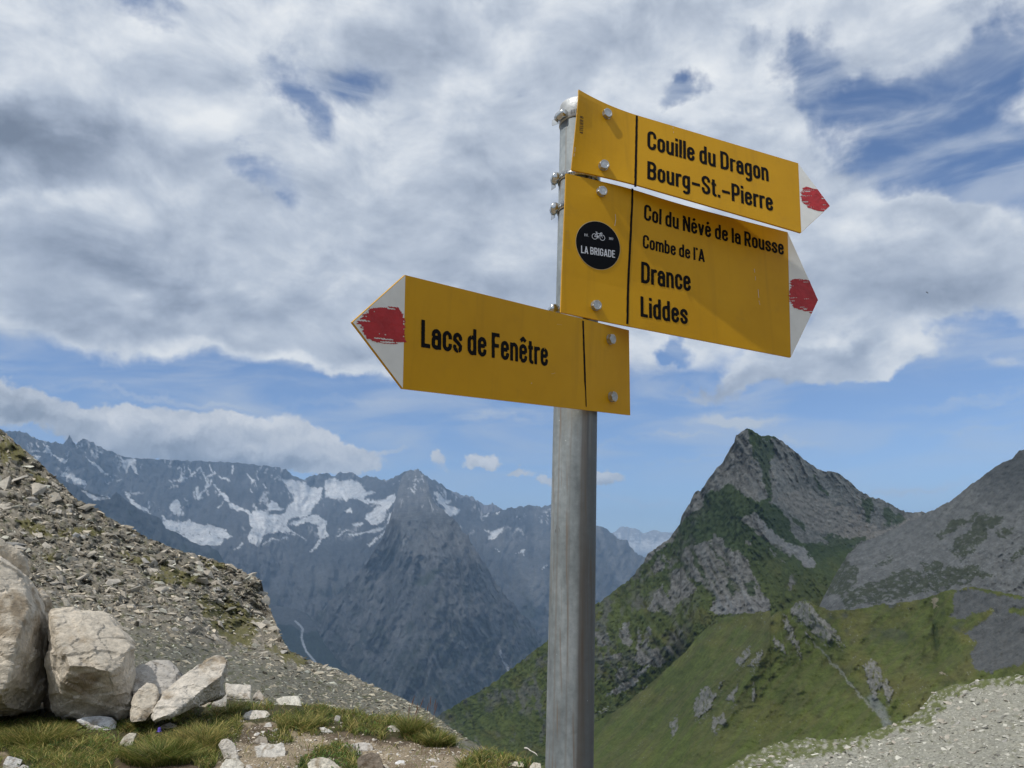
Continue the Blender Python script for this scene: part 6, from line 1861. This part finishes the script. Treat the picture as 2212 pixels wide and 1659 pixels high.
boulder("rock", pts([(283, 1560, 8.55), (284, 1515, 8.7), (297, 1491, 8.75), (322, 1468, 8.9), (338, 1480, 8.85), (342, 1502, 8.75), (330, 1535, 8.6), (310, 1560, 8.5), (300, 1500, 9.2), (335, 1500, 9.2), (330, 1550, 9.1), (285, 1550, 9.1)]),
        "small layered rock leaning on the squarish boulder", 'rock', seed=5, voxel=.014)
boulder("rock", pts([(288, 1442, 9.5), (308, 1434, 9.7), (341, 1425, 9.8), (366, 1426, 9.8), (382, 1441, 9.7), (398, 1458, 9.6), (345, 1500, 9.25), (288, 1520, 9.2), (400, 1510, 9.3), (310, 1445, 10.3), (380, 1450, 10.2), (390, 1510, 10.1)]),
        "greyish slab behind the small layered rock", 'rock', (.40, .375, .34), seed=6, voxel=.018)
boulder("rock", pts([(326, 1560, 8.45), (346, 1502, 8.75), (382, 1468, 8.9), (428, 1433, 9.05), (464, 1419, 9.15), (486, 1418, 9.15), (489, 1448, 8.95), (488, 1500, 9.2), (462, 1512, 9.25), (420, 1490, 8.75), (404, 1520, 8.6), (356, 1552, 8.45), (350, 1510, 9.2), (470, 1425, 9.6), (480, 1505, 9.6)]),
        "pale pointed slab leaning up to the right", 'rock', (.52, .475, .41), seed=7, voxel=.016)

STONE_SHADOW = []
def stone(outline, label, tint=(.52, .49, .44), seed=0, group=None, depth=.65, name="stone", lift=0.0, sink=.3):
    o_ = np.array(outline, float)
    STONE_SHADOW.append((o_[:, 0].min() - 3, o_[:, 0].max() + 3, o_[:, 1].min(), o_[:, 1].max() + 17))
    yb = o_[:, 1].max(); h = yb - o_[:, 1].min(); xm = o_[:, 0].mean()
    r0 = float(ground_r(np.array(xm), np.array(yb)))
    w = np.ptp(o_[:, 0]) * r0 / FOC
    f = (yb - o_[:, 1]) / max(h, 1)
    P = [at(o_[:, 0], o_[:, 1], r0 + w * depth * .55 * f)]
    ctr = o_.mean(0)
    in_ = ctr + (o_ - ctr) * .8
    P.append(at(in_[:, 0], in_[:, 1], r0 + w * depth))
    bot = o_[o_[:, 1] > ctr[1]].copy(); bot[:, 1] = yb + h * sink
    rb = ground_r(bot[:, 0], bot[:, 1] * 0 + yb)
    q = at(bot[:, 0], np.full(len(bot), yb), rb); q[:, 2] -= .03
    P.append(q)
    P = np.concatenate(P)
    sz = float(np.ptp(P, 0).max())
    return boulder(name, P, label, 'stone', tint, seed, max(sz / 30, .005), .9, group, .2, 9)

sg = "pale stones lying about the knoll"
stone([(160, 1556), (182, 1548), (214, 1545), (241, 1550), (251, 1559), (249, 1570), (237, 1579), (206, 1572)], "white oblong stone in the grass below the squarish boulder", (.62, .62, .62), 11)
stone([(90, 1500), (123, 1505), (147, 1518), (169, 1528), (153, 1537), (98, 1534)], "flat brown rock at the foot of the gap between the boulders", (.34, .28, .215), 12)
stone([(486, 1476), (515, 1480), (543, 1479), (542, 1506), (515, 1506), (490, 1496)], "cream block just right of the pointed slab", (.56, .52, .46), 13)
stone([(546, 1506), (552, 1496), (560, 1491), (570, 1503), (566, 1508)], "small beige stone beside the cream block", (.48, .43, .37), 14)
stone([(418, 1528), (430, 1520), (447, 1515), (457, 1518), (440, 1529)], "tan flat stone in front of the pointed slab", (.48, .42, .33), 15)
stone([(457, 1520), (475, 1506), (492, 1498), (490, 1512), (488, 1526), (470, 1524)], "white wedge-shaped stone below the cream block", (.58, .55, .50), 16)
stone([(523, 1550), (530, 1540), (540, 1535), (576, 1535), (585, 1544), (567, 1552), (540, 1553)], "long pale stone at the grass edge, under the tan path", (.54, .50, .44), 17)
stone([(258, 1608), (268, 1590), (280, 1584), (296, 1583), (284, 1596), (270, 1607)], "pointed cream stone between two grass clumps", (.55, .50, .41), 18)
stone([(335, 1575), (352, 1566), (368, 1560), (383, 1568), (365, 1573)], "flat beige stone half hidden behind the middle grass clump", (.50, .45, .38), 19)
stone([(6, 1650), (16, 1634), (34, 1636), (50, 1642), (36, 1654), (22, 1660)], "white angular stone in the lower left corner", (.58, .56, .53), 20)
stone([(34, 1662), (50, 1651), (64, 1656), (66, 1668)], "small white stone at the bottom edge beside the corner stone", (.58, .55, .50), 21)
stone([(471, 1608), (478, 1598), (490, 1595), (505, 1603), (508, 1620), (517, 1638), (500, 1640), (488, 1618)], "upright white stone at the right end of the grass", (.56, .52, .46), 22)
stone([(474, 1658), (488, 1640), (512, 1637), (530, 1653), (520, 1668), (485, 1668)], "broad pale stone at the bottom edge under the upright stone", (.56, .53, .46), 23)
stone([(594, 1510), (610, 1505), (646, 1503), (651, 1520), (630, 1524), (605, 1520)], "flat white block on the crest of the knoll", (.58, .55, .48), 24)
stone([(547, 1612), (580, 1607), (613, 1605), (618, 1622), (590, 1629), (556, 1633)], "long striped plank-like stone on the path", (.52, .49, .44), 25)
stone([(664, 1650), (672, 1641), (690, 1636), (710, 1638), (728, 1650), (742, 1664), (700, 1672), (668, 1668)], "large rounded pale stone at the bottom edge of the path", (.54, .50, .42), 26)
stone([(756, 1608), (775, 1604), (800, 1605), (806, 1613), (790, 1621), (772, 1617)], "flat grey stone at the edge of the gravel path", (.46, .43, .39), 27)
stone([(772, 1642), (780, 1632), (800, 1625), (818, 1628), (826, 1645), (832, 1664), (800, 1672), (774, 1664)], "shaded brown lump of rock sticking out of the path", (.20, .165, .13), 28)  # brown rock, with its shade put into the dark tint
stone([(836, 1573), (842, 1567), (852, 1567), (865, 1580), (850, 1584)], "small pale pointed stone left of the right-hand tussock", (.54, .50, .45), 29)
stone([(689, 1572), (700, 1571), (719, 1580), (700, 1582)], "thin white flake lying behind the gravel path", (.56, .54, .50), 30)
stone([(853, 1647), (862, 1642), (873, 1642), (875, 1650), (860, 1653)], "bright white pebble on the gravel path", (.66, .65, .64), 31)
stone([(1098, 1650), (1112, 1645), (1132, 1646), (1133, 1656), (1106, 1656)], "flat cream stone by the path just left of the post", (.52, .47, .38), 32)
stone([(1144, 1656), (1152, 1647), (1168, 1648), (1170, 1662), (1148, 1664)], "cream stone touching the foot of the post in the picture", (.54, .50, .42), 33)
stone([(568, 1572), (575, 1562), (585, 1560), (588, 1571)], "small white stone above the striped plank-like stone", (.56, .53, .49), 34)
stone([(722, 1552), (726, 1545), (736, 1546), (734, 1557)], "little grey-white stone on the grassy crest", (.50, .47, .44), 35)
stone([(549, 1600), (560, 1590), (575, 1592), (580, 1602), (560, 1606)], "brownish layered stone above the plank-like stone", (.34, .30, .25), 36)

# smaller chips on the path: countable, all alike
rg = np.random.default_rng(31)
M_CHIP = rock_mat("path_chip", 40.0, .5, .01, .3, False, [(0, (.44, .39, .32)), (.4, (.54, .50, .45)), (.75, (.60, .57, .53)), (1, (.40, .37, .33))])
chip_me = []
for k, (V0, F0) in enumerate(ROCKS):
    ob = mesh_np("stone_chip", V0, F0, M_CHIP, smooth=False, link=False); chip_me.append(ob.data); bpy.data.objects.remove(ob)
path_area = [(500, 1575), (560, 1568), (620, 1575), (700, 1585), (780, 1595), (880, 1605), (960, 1615), (1040, 1628), (1080, 1640), (1080, 1665), (460, 1665), (490, 1620)]
cnt = 0
while cnt < 230:
    px, py = rg.uniform(450, 1170), rg.uniform(1555, 1664)
    inside = inpoly(np.array([px]), np.array([py]), path_area)[0]
    if not inside and rg.uniform() > .12: continue
    r = float(ground_r(np.array(px), np.array(py)))
    p = at(np.array(px), np.array(py), r); p[2] = ground_z(p[0], p[1]) + .004
    ob = bpy.data.objects.new("stone_chip", chip_me[cnt % 12])
    s = (2.4 + 3.0 * rg.pareto(2.3)); s = min(s, 11) * r / FOC
    ob.location = p; ob.rotation_euler = (rg.normal() * .25, rg.normal() * .25, rg.uniform(0, 6.3)); ob.scale = (s, s * .8, s * .6)
    COL.objects.link(ob)
    tag(ob, "small pale stone chip lying on the gravelly path of the knoll", 'stone', "stone chips on the gravel path")
    cnt += 1
# gravel
n = 12000
gx_ = rg.uniform(430, 1175, n); gy_ = rg.uniform(1550, 1675, n)
k = inpoly(gx_, gy_, path_area) | (rg.uniform(size=n) < .15)
gx_, gy_ = gx_[k], gy_[k]
gp_ = at(gx_, gy_, ground_r(gx_, gy_)); gp_[:, 2] = ground_z(gp_[:, 0], gp_[:, 1]) + .002
gs_ = np.minimum(.7 + .9 * rg.pareto(2.2, len(gx_)), 3.6) * ground_r(gx_, gy_) / FOC
gcol = np.array([.46, .40, .32]) * np.clip(1 + .38 * rg.normal(size=len(gx_)), .35, 1.6)[:, None]
o = scatter("gravel", gp_, np.tile([0, 0, 1.0], (len(gx_), 1)), gs_, gcol, M_RUB, 23, flat=.8, tilt=.3)
tag(o, "fine tan gravel strewn over the path", kind='stuff')

# ------------------------------------------------------------------ grass
def grass_mat():
    m, t, b = material("alpine_grass")
    a = t.new('ShaderNodeAttribute'); a.attribute_name = 'Col'
    t.l.new(a.outputs['Color'], b.inputs['Base Color'])
    b.inputs['Roughness'].default_value = .6; b.inputs['Specular IOR Level'].default_value = .25
    out = [n for n in t.n if n.type == 'OUTPUT_MATERIAL'][0]
    tl = t.new('ShaderNodeBsdfTranslucent'); t.l.new(a.outputs['Color'], tl.inputs[0])
    mx = t.new('ShaderNodeMixShader'); mx.inputs[0].default_value = .35
    t.l.new(b.outputs[0], mx.inputs[1]); t.l.new(tl.outputs[0], mx.inputs[2]); t.l.new(mx.outputs[0], out.inputs[0])
    return m
M_GRASS = grass_mat()
def blades(name, P, H, col, seed, lean=.5, wid=.0055, dirn=None):
    rg = np.random.default_rng(seed)
    n = len(P)
    a = rg.uniform(0, 2 * pi, n) if dirn is None else dirn
    L = H * lean * rg.uniform(.3, 1.5, n)
    dx = np.stack([np.cos(a), np.sin(a), np.zeros(n)], -1)
    sd = np.stack([-np.sin(a), np.cos(a), np.zeros(n)], -1) 
    tw = rg.uniform(0, pi, n); sd = sd * np.cos(tw)[:, None] + dx * np.sin(tw)[:, None]
    w = wid * rg.uniform(.6, 1.3, n)
    V = np.zeros((n, 7, 3)); 
    for i, (f, ww) in enumerate(((0, 1.0), (.4, .9), (.75, .6))):
        c = P + dx * (L * f ** 2)[:, None] + np.array([0, 0, 1.0]) * (H * (f - .18 * f * f * lean))[:, None]
        V[:, 2 * i] = c - sd * (w * ww / 2)[:, None]; V[:, 2 * i + 1] = c + sd * (w * ww / 2)[:, None]
    V[:, 6] = P + dx * L[:, None] + np.array([0, 0, 1.0]) * (H * (1 - .18 * lean))[:, None]
    base = (np.arange(n) * 7)[:, None]
    F = np.concatenate([base + np.array([[0, 1, 3]]), base + np.array([[0, 3, 2]]), base + np.array([[2, 3, 5]]), base + np.array([[2, 5, 4]]), base + np.array([[4, 5, 6]])])
    C = np.repeat(col[:, None, :], 7, 1)
    C[:, 4:] = C[:, 4:] * np.array([1.15, 1.1, .95])
    return mesh_np(name, V.reshape(-1, 3), F, M_GRASS, colors=np.clip(C.reshape(-1, 3), .005, .6))
def grass_cols(n, px, py, seed):
    rg = np.random.default_rng(seed)
    g = np.array([.145, .175, .038]); dk = np.array([.045, .078, .016]); st = np.array([.42, .35, .14]); br = np.array([.24, .14, .055])
    pat = fbm(px / 28, py / 16, 3.0, o=3)
    c = lerp(g, dk, sstep(pat, .0, .35)[:, None])
    u = rg.uniform(size=n)
    dry = .20 + .28 * sstep(-pat, .0, .3)
    c = np.where((u < dry)[:, None], st, c)
    c = np.where((u > .955)[:, None], br, c)
    return c * np.clip(1 + .22 * rg.normal(size=n), .5, 1.6)[:, None]
rg = np.random.default_rng(9)
n = 190000
gx_ = rg.uniform(-260, 1180, n); gy_ = rg.uniform(1478, 1720, n)
# even over the ground: thin out the far rows
rA = ground_r(gx_, gy_)
keep = (grass_mask(gx_, gy_) > 0) & (rA < edge_r(azel(gx_, gy_)[0]) + .1)
thin = fbm(gx_ / 20, gy_ / 12, 8.0, o=3)
keep &= rg.uniform(size=n) < sstep(thin, -.35, .12)
stray = (rg.uniform(size=n) < .02) & (gx_ > 480) & (gy_ > 1540)
keep |= stray
for (x0_, x1_, y0_, y1_) in STONE_SHADOW:
    keep &= ~((gx_ > x0_) & (gx_ < x1_) & (gy_ > y0_) & (gy_ < y1_) & (rg.uniform(size=n) < .93))
gx_, gy_ = gx_[keep], gy_[keep]
gp_ = at(gx_, gy_, ground_r(gx_, gy_)); gp_[:, 2] = ground_z(gp_[:, 0], gp_[:, 1])
hgt = (.028 + .068 * sstep(fbm(gx_ / 24, gy_ / 14, 4.0, o=4), -.3, .4)) * rg.uniform(.5, 1.4, len(gx_))
o = blades("grass", gp_, hgt, grass_cols(len(gx_), gx_, gy_, 4), 2, lean=1.1, wid=.0055)
tag(o, "short green and straw alpine grass covering the knoll", kind='stuff')
# low herb leaves in the turf
def herbs():
    rg = np.random.default_rng(12)
    n = 26000
    x = rg.uniform(-200, 1180, n); y = rg.uniform(1500, 1700, n)
    k = (grass_mask(x, y) > 0) & (rg.uniform(size=n) < sstep(fbm(x / 26, y / 14, 6.0, o=3), .0, .3))
    k |= inpoly(x, y, [(130, 1570), (190, 1562), (245, 1585), (255, 1615), (200, 1610), (150, 1595)])
    k |= inpoly(x, y, [(645, 1655), (690, 1615), (740, 1608), (775, 1620), (785, 1650), (770, 1690), (650, 1690)])
    x, y = x[k], y[k]; n = len(x)
    P = at(x, y, ground_r(x, y)); P[:, 2] = ground_z(P[:, 0], P[:, 1]) + rg.uniform(.012, .045, n)
    s = rg.uniform(.006, .017, n)
    R = rot_to(np.array([0, -.35, .9]) + rg.normal(size=(n, 3)) * .45)
    q = np.array([[-1, 0, 0], [0, -.55, .1], [1, 0, 0], [0, .55, .1]])
    V = np.einsum('nij,nkj->nki', R, q[None] * s[:, None, None]) + P[:, None]
    F = (np.arange(n) * 4)[:, None] + np.array([[0, 1, 2, 3]])
    c = np.array([.085, .145, .030]) * np.clip(1 + .3 * rg.normal(size=n), .4, 1.7)[:, None]
    mat_ = inpoly(*warp(x, y, 10, 18, 3), [(130, 1570), (190, 1562), (245, 1585), (255, 1615), (200, 1610), (150, 1595)])
    c = np.where(mat_[:, None], c * .3 + np.array([.15, .20, .055]), c)
    o = mesh_np("ground_cover", V.reshape(-1, 3), F, M_GRASS, colors=np.repeat(c, 4, 0))
    tag(o, "low green herb leaves growing among the grass", kind='stuff')
herbs()

def tussock(px, py, rad, n, h, label, seed, dry=.25):
    n = int(n * 1.6)
    rg = np.random.default_rng(seed)
    r0 = float(ground_r(np.array(px), np.array(py)))
    c = at(np.array(px), np.array(py), r0)
    a = rg.uniform(0, 2 * pi, n); q = rad * np.sqrt(rg.uniform(size=n)) * (1 + .45 * perlin(np.cos(a) * 1.3 + seed, np.sin(a) * 1.3))
    P = np.stack([c[0] + q * np.cos(a), c[1] + q * np.sin(a) * .8, np.zeros(n)], -1)
    P[:, 2] = ground_z(P[:, 0], P[:, 1])
    bx0, by0 = project(P)
    ok_ = np.ones(n, bool)
    for (x0_, x1_, y0_, y1_) in STONE_SHADOW:
        ok_ &= ~((bx0 > x0_) & (bx0 < x1_) & (by0 > y0_) & (by0 < y1_))
    P, a, q = P[ok_], a[ok_], q[ok_]; n = len(P)
    H = h * .85 * rg.uniform(.3, 1.1, n) * (1 - .35 * (q / rad) ** 2)
    col = lerp(np.array([.110, .140, .030]), np.array([.36, .30, .115]), (rg.uniform(size=n) < dry + .08)[:, None] * 1.0) * np.clip(1 + .25 * rg.normal(size=n), .45, 1.6)[:, None]
    root = bpy.data.objects.new("grass_tussock", None); root.location = (c[0], c[1], float(ground_z(c[0], c[1]))); COL.objects.link(root)
    tag(root, label, 'grass tussock')
    o = blades("leaf_blades", P, H, col, seed, lean=1.0, wid=.0045, dirn=a + rg.normal(size=n) * .9)
    o.parent = root; o.matrix_parent_inverse = Matrix.Translation(-root.location)
    return root, c
tus, tc_ = tussock(880, 1588, .20, 1500, .26, "dense grass tussock on the crest at the right end of the knoll", 41, .22)
tussock(945, 1606, .15, 700, .19, "lower grass tussock beside the path, right of the densest one", 45, .22)
tussock(440, 1610, .34, 2200, .24, "broad straw-tipped tussock in the middle of the grass", 42, .42)
tussock(345, 1640, .30, 1700, .24, "dark green tussock with long blades near the bottom edge", 43, .12)
tussock(650, 1572, .22, 900, .17, "loose grass tussock at the back edge of the gravel path", 44, .3)
tussock(300, 1574, .12, 500, .13, "yellow-flecked tussock under the small layered rock", 46, .3)
tussock(500, 1540, .16, 600, .16, "short grass tussock below the cream block", 47, .3)
tussock(90, 1600, .36, 2000, .20, "wide windblown tussock under the tall left boulder", 48, .28)
# rust-brown seed heads over the right tussock
M_SEED = plain("seed_head", (.16, .075, .045), .8)
rg = random.Random(4)
for k in range(9):
    b0 = Vector((tc_[0] + rg.uniform(-.05, .25), tc_[1] + rg.uniform(-.1, .15), 0)); b0.z = float(ground_z(b0.x, b0.y))
    h = rg.uniform(.24, .36); ln = Vector((rg.uniform(-.05, .09), 0, h))
    V, F = [], []
    for i in range(7):
        f = i / 6; w = .0012 if f < .68 else (.0045 if f < .9 else .001)
        c = b0 + ln * f + Vector((.03 * f * f, 0, 0))
        for q in range(4):
            V.append(c + Vector((w * cos(q * pi / 2), w * sin(q * pi / 2), 0)))
        if i:
            for q in range(4): F.append((4 * i - 4 + q, 4 * i - 4 + (q + 1) % 4, 4 * i + (q + 1) % 4, 4 * i + q))
    o = mesh_np("seed_stalk", np.array([tuple(v) for v in V]), F, M_SEED)
    o.parent = tus; o.matrix_parent_inverse = Matrix.Translation(-tus.location)

# ------------------------------------------------------------------ flowers
M_STEM = plain("flower_stem", (.08, .12, .03), .7)
M_VIOLET = plain("bell_petal", (.11, .07, .42), .6, var=.2, scale=300)
M_PETAL = plain("white_petal", (.72, .72, .70), .6)
M_EYE = plain("flower_eye", (.55, .38, .04), .6)
def stem(root, h, lean):
    V, F = [], []
    for i in range(6):
        f = i / 5
        for q in range(4):
            V.append((lean * f * f + .0016 * cos(q * pi / 2), .0016 * sin(q * pi / 2), h * f))
        if i:
            for q in range(4): F.append((4 * i - 4 + q, 4 * i - 4 + (q + 1) % 4, 4 * i + (q + 1) % 4, 4 * i + q))
    return mesh_np("stem", np.array(V), F, M_STEM, root)
def bellflower(px, py, label, h=.14):
    r = float(ground_r(np.array(px), np.array(py)))
    p = at(np.array(px), np.array(py), r); p[2] = ground_z(p[0], p[1])
    root = bpy.data.objects.new("bellflower", None); root.location = p; COL.objects.link(root); tag(root, label, 'flower', "violet bellflowers in the grass")
    stem(root, h, .02)
    n = 20; V, F = [], []
    prof = ((.003, .0), (.011, -.006), (.0135, -.018), (.013, -.028), (.019, -.036))
    for i, (rd, z) in enumerate(prof):
        for k in range(n):
            a = 2 * pi * k / n
            lob = 1 + (.28 * cos(5 * a) if i == 4 else 0); dz = -.004 * cos(5 * a) if i == 4 else 0
            V.append((.02 + rd * lob * cos(a), rd * lob * sin(a), h + z + dz))
        if i:
            for k in range(n): F.append(((i - 1) * n + k, (i - 1) * n + (k + 1) % n, i * n + (k + 1) % n, i * n + k))
    F.append(tuple(range(n)))
    mesh_np("bell", np.array(V), F, M_VIOLET, root)
bellflower(58, 1556, "violet bellflower at the foot of the tall left boulder")
bellflower(336, 1612, "violet bellflower over the dark green tussock", .17)
def daisy(px, py, s):
    r = float(ground_r(np.array(px), np.array(py)))
    p = at(np.array(px), np.array(py), r); p[2] = ground_z(p[0], p[1])
    root = bpy.data.objects.new("white_flower", None); root.location = p; root.rotation_euler = (-.35, 0, px); COL.objects.link(root)
    tag(root, "tiny white flower among the leaves of the dark green tussock", 'flower', "tiny white flowers in the grass")
    stem(root, .06, .004)
    for k in range(5):
        a = 2 * pi * k / 5
        q = np.array([(0, 0), (.45, -.32), (.95, -.22), (1.05, 0), (.95, .22), (.45, .32)]) * s
        V = [(.004 + u * cos(a) - v * sin(a), u * sin(a) + v * cos(a), .062 + .08 * u) for u, v in q]
        mesh_np("petal", np.array(V), [tuple(range(6))], M_PETAL, root)
    mesh_np("flower_centre", np.array([(.004 + s * .28 * cos(2 * pi * k / 8), s * .28 * sin(2 * pi * k / 8), .0635) for k in range(8)]), [tuple(range(8))], M_EYE, root)
for px, py in ((398, 1624), (408, 1619), (417, 1628), (401, 1633), (426, 1631), (372, 1645)):
    daisy(px, py, .008)

# pale dead stick by the post
a_, b_ = at(np.array(1133.), np.array(1620.), ground_r(np.array(1133.), np.array(1620.))), at(np.array(1160.), np.array(1637.), ground_r(np.array(1160.), np.array(1637.)))
V, F = [], []
for i in range(9):
    f = i / 8; c = lerp(a_, b_, f); c = c + np.array([.008 * sin(f * 9), 0, .016 + .012 * sin(f * 3.1)])
    w = .007 * (1 - .5 * f) * (1 + .2 * sin(i * 2.3))
    for q in range(6): V.append(c + np.array([w * .4 * cos(q * pi / 3), w * cos(q * pi / 3) * .8, w * sin(q * pi / 3)]))
    if i:
        for q in range(6): F.append((6 * i - 6 + q, 6 * i - 6 + (q + 1) % 6, 6 * i + (q + 1) % 6, 6 * i + q))
o = mesh_np("stick", np.array(V), F, plain("bleached_wood", (.58, .54, .48), .85, var=.3, scale=60))
tag(o, "thin bleached stick lying in the turf left of the post", 'stick')

# ------------------------------------------------------------------ a fly passing through the picture
def fly():
    c = Vector(at(np.array(2002.8), np.array(632.0), 1.55))
    root = bpy.data.objects.new("fly", None); root.location = c; COL.objects.link(root)
    tag(root, "tiny dark fly in the air right of the boards", 'insect')
    root.rotation_euler = (0, radians(38), 0)
    mb = plain("fly_body", (.012, .012, .014), .45)
    mw = plain("fly_wing", (.20, .22, .25), .3)
    def ell(name, ctr, rx, ry, rz, mat):
        bm = bmesh.new(); bmesh.ops.create_icosphere(bm, subdivisions=2, radius=1)
        for v in bm.verts:
            tp = 1 - .35 * max(0, v.co.x)
            v.co = Vector((ctr[0] + v.co.x * rx, ctr[1] + v.co.y * ry * tp, ctr[2] + v.co.z * rz * tp))
        mesh_bm(name, bm, mat, root, True)
    ell("abdomen", (.0009, 0, 0), .0017, .0007, .0007, mb); ell("thorax", (-.0011, 0, .0001), .0009, .0008, .0008, mb); ell("head", (-.0021, 0, 0), .0005, .0006, .0005, mb)
    for s in (1, -1):
        V = [(-.0010, .0002 * s, .0005)] + [(-.0010 + .0011 * cos(a) * .6 - .0004, (.0004 + .0014 * (1 - cos(a)) * .6) * s, .0007 + (.0011 if s > 0 else .0003) * sin(a / 2)) for a in np.linspace(.4, 5.9, 10)]
        mesh_np("wing", np.array(V), [(0, i, i + 1) for i in range(1, 10)], mw, root)
fly()
